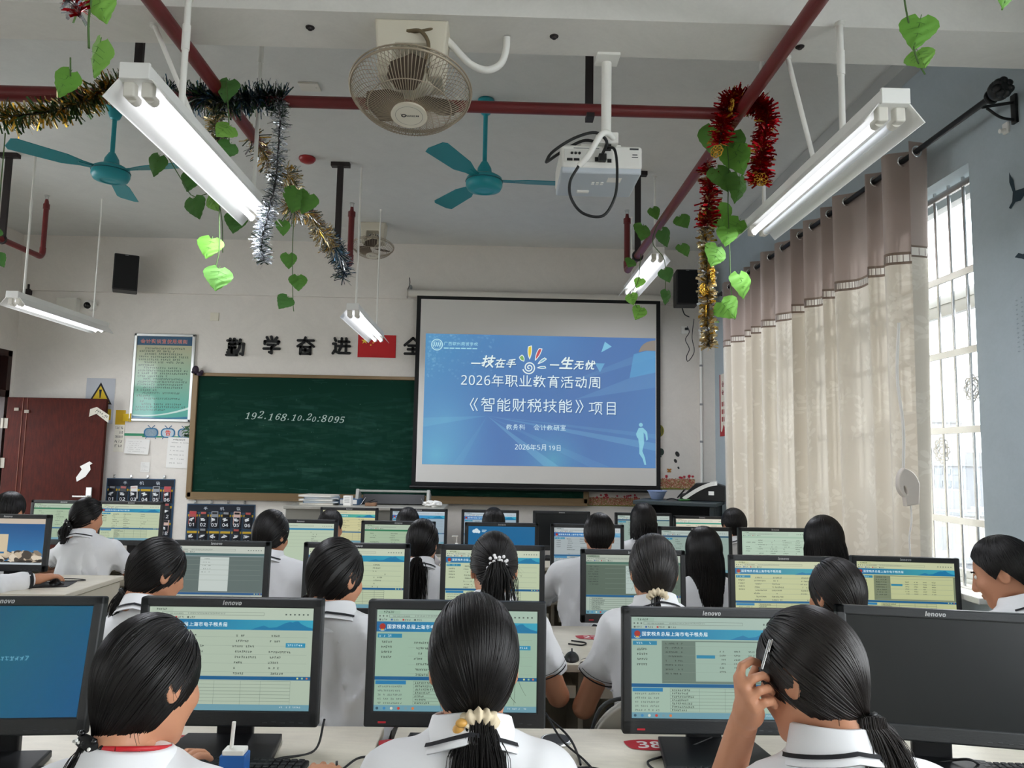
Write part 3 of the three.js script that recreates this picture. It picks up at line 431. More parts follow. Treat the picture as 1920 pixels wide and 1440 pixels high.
const [px0, py0] = at(-0.74, 1.44, sz), [px1, py1] = at(1.645, 2.785, sz);
const slide = part('projected_slide', plane(px1 - px0, py1 - py0, (px0 + px1) / 2 - (sx0 + sx1) / 2, (py0 + py1) / 2 - sy0, 0.0045), new THREE.MeshStandardMaterial({ color: '#343434', emissive: '#ffffff', emissiveMap: slideTex, emissiveIntensity: 0.9 / renderer.toneMappingExposure, roughness: 0.9 }), scr);

// loudspeakers
function loudspeaker(label, x, y, z, ry) {
  const t = thing('loudspeaker', label, 'speaker', [x, y, z], ry, 'wall loudspeakers');
  part('cabinet', rbox(0.22, 0.36, 0.2, 0.012, 0, 0.18, 0), M.black, t); part('grille_cloth', rbox(0.2, 0.335, 0.012, 0.006, 0, 0.18, 0.102), M.blackMatte, t);
  part('badge', rbox(0.03, 0.006, 0.002, 0.001, 0, 0.345, 0.109), M.grey, t); part('bracket', [rod([0, 0.18, -0.1], [0, 0.18, -0.2], 0.012), rbox(0.06, 0.1, 0.01, 0.002, 0, 0.18, -0.2), rod([0.06, 0.05, -0.09], [0.0, 0.14, -0.2], 0.006)], M.darkIron, t);
}
{ const a = at(-3.85, 3.15, -7.33); loudspeaker('black loudspeaker on the wall above the rules poster', a[0], a[1], a[2], R(26)); const b = at(1.965, 3.13, -7.33); loudspeaker('black loudspeaker beside the curtain above the screen corner', b[0], b[1], b[2], R(-4)); }
solo('speaker_cable', 'thin black speaker cable dangling below the right loudspeaker', 'cable', [tube([at(1.92, 3.14, -7.45), at(1.95, 3.05, -7.45), at(2.0, 3.02, -7.5)], 0.006, 14), tube([at(1.98, 2.92, -7.55), at(2.0, 2.86, -7.52), at(1.96, 2.78, -7.5), at(2.0, 2.68, -7.5), at(1.97, 2.6, -7.5), at(1.98, 2.55, -7.5), at(2.05, 2.65, -7.5), at(2.03, 2.8, -7.52), at(2.05, 3.0, -7.55)], 0.004, 50)], M.rubber);
{ const o = thing('wall_socket', 'white socket with a black plug beside the gold tinsel', 'socket', [...at(1.955, 2.88, -7.59)]); part('plate', rbox(0.08, 0.08, 0.012, 0.003, 0, 0, 0), M.white, o); part('plug', rbox(0.03, 0.024, 0.03, 0.004, 0.01, 0.01, 0.02), M.black, o); }
soloAt('switch_plate', 'square cream switch plate on the wall above the poster', 'plate', [rbox(0.085, 0.085, 0.012, 0.003, 0, 0, 0), cyl(0.004, 0.004, 0.004, -0.026, 0, 0.007, Math.PI / 2), cyl(0.004, 0.004, 0.004, 0.026, 0, 0.007, Math.PI / 2)], M.cream, [-2.915, 2.91, ZF + 0.006]);
{ const o = thing('junction_box', 'white metal electrical box on the wall at the far left', 'electrical box', [-4.39, 2.9, ZF]); part('case', rbox(0.2, 0.16, 0.08, 0.004, 0, 0.08, 0.04), M.white, o); part('lid', rbox(0.19, 0.15, 0.006, 0.002, 0.002, 0.08, 0.083), M.offwhite, o); }
{ const o = thing('dome_camera', 'white security camera with a dark dome beside the electrical box', 'camera', [-4.17, 3.0, ZF]); part('mount', [cyl(0.055, 0.06, 0.03, 0, 0, 0.015, Math.PI / 2), ball(0.05, 0, -0.005, 0.06)], M.white, o); part('dome', ball(0.036, 0, -0.016, 0.088), mat('#0b0b0c', 0.08), o); }
soloAt('pipe_clamp', 'small black bracket on the wall behind the far left lamp', 'bracket', [rbox(0.05, 0.06, 0.05, 0.006, 0, 0, 0.025), rod([0, -0.05, 0.03], [0, 0.08, 0.03], 0.012)], M.darkIron, [-4.86 + 0.05, 3.12, ZF]);

// rules poster in an aluminium frame
const rulesTex = canvasTex(620, 940, (g, w, h) => {
  const gr = g.createLinearGradient(0, 0, 0, h); gr.addColorStop(0, '#cdbf9b'); gr.addColorStop(0.45, '#93b79a'); gr.addColorStop(1, '#3fa79a'); g.fillStyle = gr; g.fillRect(0, 0, w, h);
  g.fillStyle = '#0c4f74'; g.fillRect(0, 0, w, 106); const r = rng(31);
  g.lineWidth = 3; cjk(g, '会计实训室使用规则', 40, 36, 50, '#f1d8c8', 15, 0.18); cjk(g, '会计实训室使用规则', 40, 36, 50, '#b3212b', 9, 0.18);
  let y = 132; const rows = [[1, .92], [0, .74], [1, .88], [0, 1], [0, .9], [1, .92], [0, .32], [1, .88], [0, 1], [0, 1], [0, .62], [1, .9], [0, 1], [0, .92], [1, .9], [0, .42], [1, .88], [0, .28], [1, .88], [0, .16], [1, .9], [0, 1], [0, .62]];
  for (const [ind, len] of rows) { specks(g, 30 + (ind ? 64 : 0), y, (w - 60) * len - (ind ? 64 : 0), 21, '#1e3a33', r, 0.9); y += 31.5; }
  g.fillStyle = '#c9e6dd'; g.beginPath(); g.moveTo(0, 890); g.quadraticCurveTo(300, 920, w, 800); g.lineTo(w, 826); g.quadraticCurveTo(300, 930, 0, 905); g.fill(); g.fillStyle = '#0e6d92'; g.beginPath(); g.moveTo(0, 905); g.quadraticCurveTo(300, 940, w, 905); g.lineTo(w, h); g.lineTo(0, h); g.fill();
});
{ const t = thing('rules_poster', 'framed green computer-room rules poster beside the chalkboard', 'poster', [-3.397, 1.82, ZF]);
  part('print', plane(0.56, 0.85, 0, 0.45, 0.02), mat('#fff', 0.5, { map: rulesTex, clearcoat: 0.8, clearcoatRoughness: 0.06 }), t); part('backing', span(-0.3, 0.3, 0.01, 0.89, 0.002, 0.018), M.grey, t);
  for (const [a, b, c, d] of [[-0.31, 0.31, 0, 0.03], [-0.31, 0.31, 0.87, 0.9], [-0.31, -0.278, 0, 0.9], [0.278, 0.31, 0, 0.9]]) part('frame_bar', rbox(b - a, d - c, 0.028, 0.006, (a + b) / 2, (c + d) / 2, 0.015), M.alu, t); }
soloAt('bow_ornament', 'small dark purple bow stuck at the chalkboard corner', 'ornament', [ball(0.035, -0.02, 0.02, 0.02, 1, 1.2, 0.6), ball(0.03, 0.025, -0.02, 0.02, 1.1, 0.8, 0.6), ball(0.022, -0.035, -0.005, 0.03, 1, 0.7, 0.6), ball(0.018, 0.045, 0.0, 0.02)], mat('#2a1a2e', 0.7), [-3.03, 2.33, ZF + 0.05]);

// printed things glued flat to the wall
const paperTex = {};
function sheet(name, label, category, tex, w, h, x, y, z, rz = 0, o = {}) { const s = solo(name, label, category, rbox(w, h, 0.0016, 0.0005, 0, 0, 0), M.paper); s.position.set(x, y, z); s.rotation.set(o.rx ?? 0, o.ry ?? 0, rz); const f = new THREE.Mesh(plane(w, h, 0, 0, 0.0012), mat('#fff', 0.75, { map: tex })); f.name = 'print'; s.add(f); return s; }
// cut-out stickers: an outline drawn with transparent surround
function sticker(name, label, category, tex, w, h, x, y, z, ry = 0, grp) { const s = soloAt(name, label, category, plane(w, h, 0, 0, 0), mat('#fff', 0.6, { map: tex, alphaTest: 0.5 }), [x, y, z], [0, ry, 0], grp); return s; }
const warnTex = canvasTex(256, 384, (g) => { g.fillStyle = '#b9bdc4'; g.fillRect(0, 0, 256, 384); g.fillStyle = '#17181a'; g.beginPath(); g.moveTo(128, 34); g.lineTo(236, 222); g.lineTo(20, 222); g.fill(); g.fillStyle = '#d2b226'; g.beginPath(); g.moveTo(128, 62); g.lineTo(212, 208); g.lineTo(44, 208); g.fill(); g.fillStyle = '#17181a'; g.beginPath(); g.moveTo(116, 96); g.lineTo(140, 96); g.lineTo(132, 168); g.lineTo(124, 168); g.fill(); g.beginPath(); g.arc(128, 186, 9, 0, 7); g.fill(); g.fillStyle = '#e0bd2c'; g.fillRect(20, 262, 216, 90); });
sheet('warning_sign', 'grey notice with a yellow warning triangle above the door edge', 'sign', warnTex, 0.29, 0.46, -4.02, 2.02, ZF + 0.003);
const slipTex = canvasTex(128, 256, (g) => { const r = rng(3); g.fillStyle = '#e6e2d4'; g.fillRect(0, 0, 128, 256); g.fillStyle = '#c9a21f'; g.fillRect(0, 0, 128, 90); for (let i = 0; i < 5; i++) specks(g, 10, 100 + i * 28, 108, 16, '#3b3a36', r); });
sheet('notice_slip', 'narrow yellow and white slip beside the open door edge', 'notice', slipTex, 0.1, 0.42, -3.8, 1.72, ZF + 0.004);
soloAt('yellow_tab', 'bright yellow sticky tab next to the open door', 'note', [rbox(0.09, 0.075, 0.002, 0.0006, 0, 0, 0), rbox(0.012, 0.085, 0.01, 0.002, 0.045, 0, 0.004)], mat('#d6b31c', 0.6), [-3.73, 1.855, ZF + 0.02], [0, R(-12), 0]);
const arrowTex = canvasTex(256, 192, (g) => { g.clearRect(0, 0, 256, 192); g.fillStyle = '#cfcabb'; g.beginPath(); g.moveTo(2, 120); g.lineTo(10, 30); g.lineTo(92, 2); g.lineTo(254, 96); g.lineTo(250, 190); g.lineTo(92, 84); g.fill(); const r = rng(9); g.save(); g.translate(98, 18); g.rotate(0.53); specks(g, 0, 6, 170, 24, '#2c2b28', r); specks(g, 0, 38, 160, 14, '#2c2b28', r); g.restore(); });
sticker('door_sticker', 'bent beige sticker on the upper corner of the open door', 'sticker', arrowTex, 0.2, 0.16, -3.93, 1.87, -7.434);
{ const s = soloAt('torn_paper', 'torn white paper stuck on the door above the handle', 'paper', extr([[-0.05, -0.09], [0.03, -0.04], [0.075, 0.03], [0.065, 0.075], [0.09, 0.09], [0.06, 0.11], [-0.03, 0.06], [-0.01, 0.03], [-0.06, -0.05]], 0.002), M.paper, [-4.05, 1.3, -7.436]); }

// notice corner: television stickers, green border, bamboo, sheets
const tvTex = (ch, col, inner) => canvasTex(192, 192, (g) => { g.clearRect(0, 0, 192, 192); g.strokeStyle = '#1b5680'; g.lineWidth = 9; g.beginPath(); g.moveTo(96, 52); g.lineTo(54, 10); g.moveTo(96, 52); g.lineTo(138, 10); g.moveTo(46, 160); g.lineTo(34, 186); g.moveTo(146, 160); g.lineTo(158, 186); g.stroke(); g.fillStyle = '#1b6a94'; g.beginPath(); g.roundRect(10, 44, 172, 124, 52); g.fill(); g.fillStyle = inner; g.beginPath(); g.roundRect(26, 58, 140, 96, 40); g.fill(); cjk(g, ch, 62, 70, 70, col, 13); });
[['公', '#8fa2b0', '#7f97a8', -3.455, 'leftmost television-shaped'], ['告', '#d8452c', '#b9c9d2', -3.285, 'middle television-shaped, red-lettered'], ['栏', '#c8c4c4', '#a3aab4', -3.115, 'rightmost television-shaped']].forEach(([c, col, inn, x, l]) => sticker('television_sticker', `${l} sticker below the rules poster`, 'sticker', tvTex(c, col, inn), 0.16, 0.15, x - 0.03, 1.715, ZF + 0.004, 0, 'television stickers under the poster'));
{ const t = thing('green_border', 'green paper border strip framing the notice corner', 'border', [0, 0, ZF]); part('strip', rbox(0.3, 0.026, 0.002, 0.0005, -3.7, 1.685, 0.003), M.green, t); part('strip', rbox(0.1, 0.026, 0.002, 0.0005, -3.1, 1.685, 0.003), M.green, t); part('strip', rbox(0.024, 0.33, 0.002, 0.0005, -3.085, 1.535, 0.003), M.green, t); part('strip', rbox(0.4, 0.014, 0.002, 0.0005, -3.37, 1.668, 0.0025), M.green, t); }
const bambooTex = canvasTex(192, 192, (g) => { g.clearRect(0, 0, 192, 192); const r = rng(14); g.fillStyle = '#2e5a2c'; for (let i = 0; i < 34; i++) { const x = 20 + r() * 110, y = 30 + r() * 140, a = -0.6 + (r() - 0.5) * 2.2; g.save(); g.translate(x, y); g.rotate(a); g.beginPath(); g.ellipse(18, 0, 24, 4.5, 0, 0, 7); g.fill(); g.restore(); } g.strokeStyle = '#3c6b33'; g.lineWidth = 5; g.beginPath(); g.moveTo(10, 170); g.lineTo(120, 40); g.stroke(); for (const [x, y, c] of [[150, 40, '#8a3b36'], [168, 60, '#27406b'], [140, 24, '#b98d3c']]) { g.fillStyle = c; g.beginPath(); g.arc(x, y, 7, 0, 7); g.fill(); } });
sticker('bamboo_sticker', 'green bamboo sticker beside the television stickers', 'sticker', bambooTex, 0.2, 0.17, -3.1, 1.72, ZF + 0.005);
const sheetTex = (seed, head) => canvasTex(192, 256, (g) => { const r = rng(seed); g.fillStyle = '#e9e8e4'; g.fillRect(0, 0, 192, 256); if (head) specks(g, 44, 14, 110, 11, '#33322f', r, 1); for (let i = 0; i < 6; i++) specks(g, 16 + r() * 20, 40 + i * 34, 60 + r() * 100, 8, '#8b8a86', r); });
sheet('notice_sheet', 'white printed notice under the rightmost television sticker', 'notice', sheetTex(5, true), 0.22, 0.31, -3.2, 1.51, ZF + 0.006, R(-1.5));
sheet('notice_sheet', 'curling white form pinned left under the television stickers', 'notice', sheetTex(8, false), 0.24, 0.15, -3.61, 1.565, ZF + 0.012, R(-2), { rx: R(-6) });
sheet('notice_sheet', 'small faint slip pinned low between the two larger sheets', 'notice', sheetTex(12, false), 0.09, 0.1, -3.52, 1.36, ZF + 0.005);

// phone pocket hangers
const numTex = canvasTex(768, 512, (g) => { const r = rng(17); g.fillStyle = '#10151f'; g.fillRect(0, 0, 768, 512); for (let i = 0; i < 18; i++) { const x = (i % 6) * 128, y = Math.floor(i / 6) * 170; g.strokeStyle = '#5d7386'; g.lineWidth = 3; g.strokeRect(x + 3, y + 3, 122, 164); g.fillStyle = '#dfe2e4'; for (let k = 0; k < 3; k++) { g.save(); g.translate(x + 36 + r() * 34, y + 26 + k * 12); g.rotate((r() - 0.5) * 1.1); g.fillRect(-22, -9, 50, 17); g.restore(); } g.fillStyle = '#10151f'; for (let k = 0; k < 5; k++) g.fillRect(x + 24 + r() * 60, y + 22 + r() * 40, 12, 3); g.fillStyle = '#e6e9ec'; g.font = 'bold 66px monospace'; g.fillText(String(i + 1).padStart(2, '0'), x + 24, y + 138); } });
const headTex = canvasTex(768, 96, (g) => { g.fillStyle = '#141d2b'; g.fillRect(0, 0, 768, 96); cjk(g, '手', 180, 22, 50, '#c9d2da', 9); cjk(g, '机', 370, 22, 50, '#c9d2da', 9); cjk(g, '袋', 560, 22, 50, '#c9d2da', 9); });
const pocketMat = mat('#fff', 0.8, { map: numTex }), yellowMesh = mat('#c9a52b', 0.8), hangerBack = mat('#33506b', 0.8), phoneMats = ['#17181b', '#e5e4e0', '#b25350', '#8f9398', '#d8b7ad', '#c0424e', '#22262c'].map((c) => mat(c, 0.3));
function phoneHanger(label, where, x, y, W, rows, ph) {
  const t = thing('phone_pocket_hanger', label, 'pocket hanger', [x, y, ZF]), cw = W / 6, rh = 0.165, H0 = 0.09 + rows * rh;
  part('backing', rbox(W + 0.02, H0, 0.006, 0.002, 0, -H0 / 2, 0.006), hangerBack, t);
  part('header_print', plane(W, 0.07, 0, -0.045, 0.0105), mat('#fff', 0.8, { map: headTex }), t);
  for (let i = 0; i < 4; i++) part('hook', [rbox(0.022, 0.034, 0.012, 0.003, -W / 2 + W * (i + 0.4) / 4, 0.02, 0.008), rbox(0.012, 0.012, 0.02, 0.003, -W / 2 + W * (i + 0.4) / 4, 0.012, 0.016)], M.steel, t);
  for (let r = 0; r < rows; r++) for (let c = 0; c < 6; c++) {
    const px = -W / 2 + cw * (c + 0.5), py = -0.085 - r * rh;
    const g = tr(new THREE.PlaneGeometry(cw * 0.93, 0.115, 4, 4), px, py - 0.1, 0.026), p = g.attributes.position, uv = g.attributes.uv;
    for (let i = 0; i < p.count; i++) { const u = (p.getX(i) - px) / (cw * 0.5); p.setZ(i, 0.012 + 0.018 * (1 - u * u)); const k = r * 6 + c; uv.setXY(i, ((k % 6) + uv.getX(i)) / 6, 1 - (Math.floor(k / 6) * 170 + (1 - uv.getY(i)) * 170) / 512); }
    g.computeVertexNormals(); part('pocket', g, pocketMat, t); part('mesh_edge', rbox(cw * 0.9, 0.022, 0.016, 0.004, px, py - 0.03, 0.0085), yellowMesh, t);
    const k = ph[r * 6 + c] ?? -1;
    if (k >= 0) { const q = soloAt('phone', `${['black', 'white', 'red-cased', 'grey', 'pink-cased', 'red and white', 'dark'][k]} phone in the ${['first', 'second', 'third', 'fourth', 'fifth', 'last'][c]} pocket, ${['top', 'second', 'bottom'][r]} row of the ${where}`, 'phone', [rbox(0.07, 0.13, 0.009, 0.004, 0, 0, 0)], phoneMats[k], [x + px, y + py - 0.052, ZF + 0.02], [0, 0, R((rand() - 0.5) * 8)], 'phones in the wall pockets'); const l = new THREE.Mesh(rbox(0.05, 0.02, 0.002, 0.0008, 0, 0.048, 0.005), phoneMats[(k + 3) % 7]); l.name = 'camera_bump'; q.add(l); }
  }
}
phoneHanger('dark phone pocket organiser hanging beside the open door', 'organiser by the door', -3.55, 1.245, 0.66, 3, [0, 6, 1, -1, 3, 2, -1, 4, 5, 6, 0, 6, -1, -1, -1, -1, -1, 4]);
phoneHanger('dark phone pocket organiser hanging under the chalkboard corner', 'organiser under the chalkboard', -2.735, 1.005, 0.66, 3, [2, 6, 3, 0, 4, 6, -1, 0, -1, -1, 6, -1, 1]);

// flower-meadow stickers, balloons and butterfly right of the screen
const meadow = (seed) => canvasTex(384, 160, (g, w, h) => { g.clearRect(0, 0, w, h); const r = rng(seed); g.fillStyle = '#a98b62'; g.fillRect(0, 54, w, 106); for (let i = 0; i < 420; i++) { g.fillStyle = ['#b85a50', '#a3443f', '#c9907c', '#7b6a34', '#d6b9a0', '#94763c'][Math.floor(r() * 6)]; const x = r() * w, y = 52 + r() * 96; g.beginPath(); g.ellipse(x, y, 3 + r() * 7, 2 + r() * 5, r() * 3, 0, 7); g.fill(); } g.fillStyle = '#7d7a2c'; g.fillRect(0, 146, w, 14); for (let i = 0; i < 60; i++) { g.fillStyle = '#efe6d4'; g.fillRect(r() * w, 122 + r() * 26, 2, 7); } for (let i = 0; i < 9; i++) { g.fillStyle = '#b51d30'; const x = 14 + r() * (w - 28), y = 14 + r() * 40; for (let k = 0; k < 6; k++) { g.beginPath(); g.ellipse(x + Math.cos(k) * 9, y + Math.sin(k) * 6, 8, 4, k, 0, 7); g.fill(); } g.fillRect(x - 1, y, 2, 50); } });
sticker('flower_sticker', 'red flower meadow sticker on the wall right of the screen', 'sticker', meadow(3), 0.36, 0.16, 1.87, 1.31, ZF + 0.004, 0, 'flower meadow stickers');
sticker('flower_sticker', 'red flower meadow sticker on the wall under the screen', 'sticker', meadow(6), 0.3, 0.13, 1.06, 1.115, ZF + 0.004, 0, 'flower meadow stickers');
sticker('flower_sticker', 'red flower meadow sticker below the screen near the dark cabinet', 'sticker', meadow(9), 0.28, 0.13, 1.345, 1.115, ZF + 0.004, 0, 'flower meadow stickers');
const balloonTex = (a, b) => canvasTex(128, 160, (g) => { g.clearRect(0, 0, 128, 160); g.save(); g.beginPath(); g.ellipse(64, 66, 52, 60, 0, 0, 7); g.clip(); for (let i = 0; i < 8; i++) { g.fillStyle = i % 2 ? a : b; g.beginPath(); g.ellipse(64, 66, 56 - i * 7.5, 66, 0, 0, 7); g.fill(); } g.restore(); g.fillStyle = a; g.fillRect(54, 128, 20, 26); });
sticker('balloon_sticker', 'yellow-green hot-air balloon sticker at the screen edge', 'sticker', balloonTex('#b7a52c', '#2e4a22'), 0.13, 0.17, 1.68, 1.81, ZF + 0.004, 0, 'balloon stickers');
sticker('balloon_sticker', 'small dark green balloon sticker low at the screen edge', 'sticker', balloonTex('#2c4a3a', '#121c1a'), 0.08, 0.1, 1.7, 1.6, ZF + 0.004, 0, 'balloon stickers');
const flyTex = canvasTex(96, 96, (g) => { g.clearRect(0, 0, 96, 96); g.fillStyle = '#b4752a'; for (const [x, y, a] of [[30, 32, .6], [66, 32, -.6], [36, 62, -.4], [60, 62, .4]]) { g.beginPath(); g.ellipse(x, y, 22, 14, a, 0, 7); g.fill(); } g.fillStyle = '#1d1512'; g.fillRect(45, 20, 6, 56); });
sticker('butterfly_sticker', 'orange butterfly sticker above the flower meadow', 'sticker', flyTex, 0.06, 0.06, 1.785, 1.42, ZF + 0.004);
for (const [x, y, s, l] of [[1.87, 1.59, 0.03, 'upper'], [1.85, 1.52, 0.022, 'middle'], [1.88, 1.45, 0.014, 'lower']]) soloAt('leaf_sticker', `tiny dark leaf sticker, ${l} of three beside the balloons`, 'sticker', tr(new THREE.CircleGeometry(s, 10).scale(0.7, 1, 1), 0, 0, 0, 0, 0, R(30)), M.black, [x, y, ZF + 0.003], [0, 0, 0], 'tiny leaf stickers');
{ const t = thing('cable_conduit', 'white conduit with clips down the front right corner', 'conduit', [2.1, 0, ZF + 0.06]); part('tube', cyl(0.012, 0.012, 1.85, 0.0, 2.0, 0.012), M.white, t); for (const y of [2.5, 2.1, 1.72]) part('clip', rbox(0.03, 0.02, 0.02, 0.003, 0, y, 0.016), M.grey, t); part('plug', rbox(0.04, 0.05, 0.05, 0.006, 0.01, 1.25, 0.03), M.grey, t); }
// ---------- right wall: curtain, rod, stickers ----------
const rodX = 2.1, rodY = 3.1;
{ const t = thing('curtain_rod', 'black iron curtain rod with a ball finial above the window', 'curtain rod', [rodX, rodY, 0]);
  part('pole', rod([0, 0, -3.0], [0, 0, -6.9], 0.0145, 14), M.black, t);
  part('finial', [ball(0.045, 0, 0.005, -2.95, 1, 1, 0.95), torus(0.024, 0.008, 0, 0, -3.0), ...Array.from({ length: 7 }, (_, k) => ball(0.018, 0.028 * Math.sin(k * 0.9), 0.005 + 0.028 * Math.cos(k * 0.9), -2.925, 1, 1, 1.2, 8))], M.black, t);
  for (const z of [-3.06, -6.84]) part('bracket', [box(0.012, 0.13, 0.03, 0.142, -0.02, z), rod([0.14, 0.01, z], [0.0, -0.016, z], 0.007), tube([[0.14, -0.07, z], [0.08, -0.06, z], [0.02, -0.02, z]], 0.006, 12)], M.black, t); }
const leafTex = canvasTex(512, 512, (g) => { const r = rng(44); g.fillStyle = '#d4ccbe'; g.fillRect(0, 0, 512, 512); for (let i = 0; i < 26; i++) { const x = r() * 512, y = r() * 512, a = -1.57 + (r() - 0.5) * 1.2; for (const [ox, oy] of [[0, 0], [512, 0], [-512, 0], [0, 512], [0, -512]]) { g.save(); g.translate(x + ox, y + oy); g.rotate(a); g.strokeStyle = '#dad3c6'; g.lineWidth = 4; g.beginPath(); g.moveTo(0, 0); g.quadraticCurveTo(50, 18, 120, 0); g.stroke(); g.fillStyle = i % 3 ? '#ded7ca' : '#d9d2c4'; for (let k = 0; k < 6; k++) { g.save(); g.translate(18 + k * 19, 6 * Math.sin(k)); g.rotate((k % 2 ? 1 : -1) * 0.8); g.beginPath(); g.ellipse(15, 0, 16, 8, 0, 0, 7); g.fill(); g.restore(); } g.restore(); } } });
const linen = { roughness: 0.9, transmission: 0.16, thickness: 0, bumpMap: fabricBump, bumpScale: 0.0005, side: THREE.DoubleSide };
const curtainBody = mat('#ffffff', 0.9, { ...linen, map: leafTex }), curtainTop = mat('#aa9b93', 0.9, linen), curtainTrim = mat('#e6e1d8', 0.85, linen), curtainPiping = mat('#7b6a5e', 0.9, linen);
const cur = thing('curtain', 'long beige leaf-patterned curtain with taupe top band on eyelets', 'curtain', [0, 0, 0]);
// pleat line: s from the near end (0) to the far end (1)
const CZ0 = -3.56, CZ1 = -6.78, NF = 12.5;
const phase = (s) => NF * 2 * Math.PI * (s + 0.012 * Math.sin(s * 17) + 0.009 * Math.sin(s * 41 + 1)) - 0.9;
function pleat(s, y) {
  const k = clamp((3.1 - y) / 2.6, 0, 1), ph = phase(s) + 0.35 * k * Math.sin(s * 23 + 2), near = Math.max(0, 1 - s * 11);
  const w = Math.tanh(1.9 * Math.sin(ph)) * (0.052 + 0.012 * Math.sin(s * 31)) * (1 - 0.18 * k) * (1 + near * 0.5);
  const z = lerp(CZ0, CZ1, s) + 0.028 * Math.cos(ph) * (1 - near) + k * (0.02 * Math.sin(s * 9) - 0.05 * near) + (s > 0.9 ? -(s - 0.9) * 1.4 * k * -0.5 : 0);
  return [rodX - 0.004 + w - near * 0.03 * k, z];
}
function curtainBand(y0, y1, rows, off = 0) {
  const cols = 460, p = [], uv = [], ix = [];
  for (let j = 0; j <= rows; j++) for (let i = 0; i <= cols; i++) { const y = lerp(y0, y1, j / rows), s = i / cols, [x, z] = pleat(s, y); p.push(x - off, y, z); uv.push(s * 7.2, y * 1.5); }
  for (let j = 0; j < rows; j++) for (let i = 0; i < cols; i++) { const a = j * (cols + 1) + i, b = a + 1, c = a + cols + 1, d = c + 1; ix.push(a, c, b, b, c, d); }
  const g = new THREE.BufferGeometry(); g.setAttribute('position', new THREE.Float32BufferAttribute(p, 3)); g.setAttribute('uv', new THREE.Float32BufferAttribute(uv, 2)); g.setIndex(ix); g.computeVertexNormals(); return g;
}
part('panel', curtainBand(0.22, 2.555, 30), curtainBody, cur, 'beige panel woven with pale leaves');
part('top_band', curtainBand(2.615, 3.15, 8), curtainTop, cur, 'plain taupe top band');
part('trim_band', curtainBand(2.565, 2.605, 2, 0.001), curtainTrim, cur, 'white ladder trim');
part('piping', [curtainBand(2.553, 2.567, 1, 0.002), curtainBand(2.603, 2.617, 1, 0.002)], curtainPiping, cur);
{ // ladder stitches on the trim
  const st = []; for (let i = 0; i < 330; i++) { const [x, z] = pleat(i / 330, 2.585), [x2, z2] = pleat((i + 0.5) / 330, 2.585); st.push(box(0.0015, 0.036, 0.004, x - 0.002, 2.585, z, 0, Math.atan2(x2 - x, z2 - z), 0)); }
  const o = part('ladder_stitches', st, curtainTop, cur); o.userData.kind = 'stuff';
  for (let i = 0; i < 900; i++) { // eyelets where the pleats cross the rod
    if (Math.sin(phase(i / 900)) * Math.sin(phase((i + 1) / 900)) > 0) continue;
    const [x, z] = pleat((i + 0.5) / 900, rodY); const o2 = part('eyelet', [torus(0.026, 0.006, 0, 0, 0, 0, 0, 0, 18, 6), tr(new THREE.RingGeometry(0.02, 0.026, 18), 0, 0, 0.002)], M.chrome, cur); o2.position.set(rodX, rodY, z); o2.rotation.y = R(14);
  }
}
{ const t = thing('curtain_tieback', 'satin curtain tie-back loop dangling by a cord at the curtain edge', 'tie-back', [1.985, 1.4, -3.56]);
  const sh = new THREE.Shape(); sh.moveTo(-0.02, 0.1); sh.quadraticCurveTo(0.03, 0.09, 0.046, 0.03); sh.lineTo(0.04, -0.06); sh.lineTo(-0.012, -0.07); sh.lineTo(-0.016, -0.03); sh.quadraticCurveTo(-0.05, -0.01, -0.046, 0.04); sh.quadraticCurveTo(-0.044, 0.08, -0.02, 0.1);
  const h = new THREE.Path(); h.ellipse(-0.018, 0.0, 0.012, 0.028, 0, Math.PI * 2, false, 0.3); sh.holes.push(h);
  part('loop', tr(new THREE.ExtrudeGeometry(sh, { depth: 0.022, bevelEnabled: true, bevelSize: 0.006, bevelThickness: 0.006, bevelSegments: 3 }), 0, 0, 0), mat('#d9cfc4', 0.4, { sheen: 0.6, sheenColor: new THREE.Color('#ffffff') }), t);
  part('strap', [tube([[0.0, 0.82, -0.03], [-0.02, 0.55, -0.02], [-0.005, 0.3, 0], [-0.015, 0.1, 0.01]], 0.008, 30, 8).scale(1, 1, 0.6)], mat('#ece8e0', 0.7), t);
  part('cord', tube([[0.012, -0.065, 0.01], [0.014, -0.14, 0.01], [0.002, -0.22, 0.008], [0.004, -0.31, 0.006]], 0.004, 20), mat('#efece6', 0.7), t);
}
// stickers on the right wall
const birdTex = (m) => canvasTex(192, 192, (g) => { g.clearRect(0, 0, 192, 192); g.fillStyle = '#16303c'; g.save(); if (m) { g.translate(192, 0); g.scale(-1, 1); } g.beginPath(); for (const [x, y] of [[30, 20], [52, 60], [62, 104], [110, 110], [150, 92], [186, 110], [150, 124], [120, 134], [90, 152], [60, 148], [30, 166], [18, 158], [40, 140], [46, 104], [28, 60]]) g.lineTo(x, y); g.fill(); g.restore(); });
sticker('bird_sticker', 'dark blue flying bird sticker on the right wall', 'sticker', birdTex(false), 0.2, 0.22, XR - 0.003, 2.73, -3.05, -Math.PI / 2);
sticker('bird_sticker', 'lower dark bird sticker at the right edge of the wall', 'sticker', birdTex(true), 0.13, 0.14, XR - 0.003, 2.44, -3.05, -Math.PI / 2);
const verseTex = canvasTex(96, 256, (g) => { const r = rng(61); g.clearRect(0, 0, 96, 256); g.fillStyle = '#8d9aa2'; for (let k = 0; k < 3; k++) for (let i = 0; i < 12; i++) { g.fillRect(10 + k * 30, 10 + i * 20 - k * 6, 10 + r() * 6, 2); g.fillRect(14 + k * 30 + r() * 4, 6 + i * 20 - k * 6, 2, 10); } });
sticker('verse_sticker', 'faint columns of small grey characters on the right wall', 'sticker', verseTex, 0.1, 0.26, XR - 0.003, 2.12, -3.08, -Math.PI / 2);
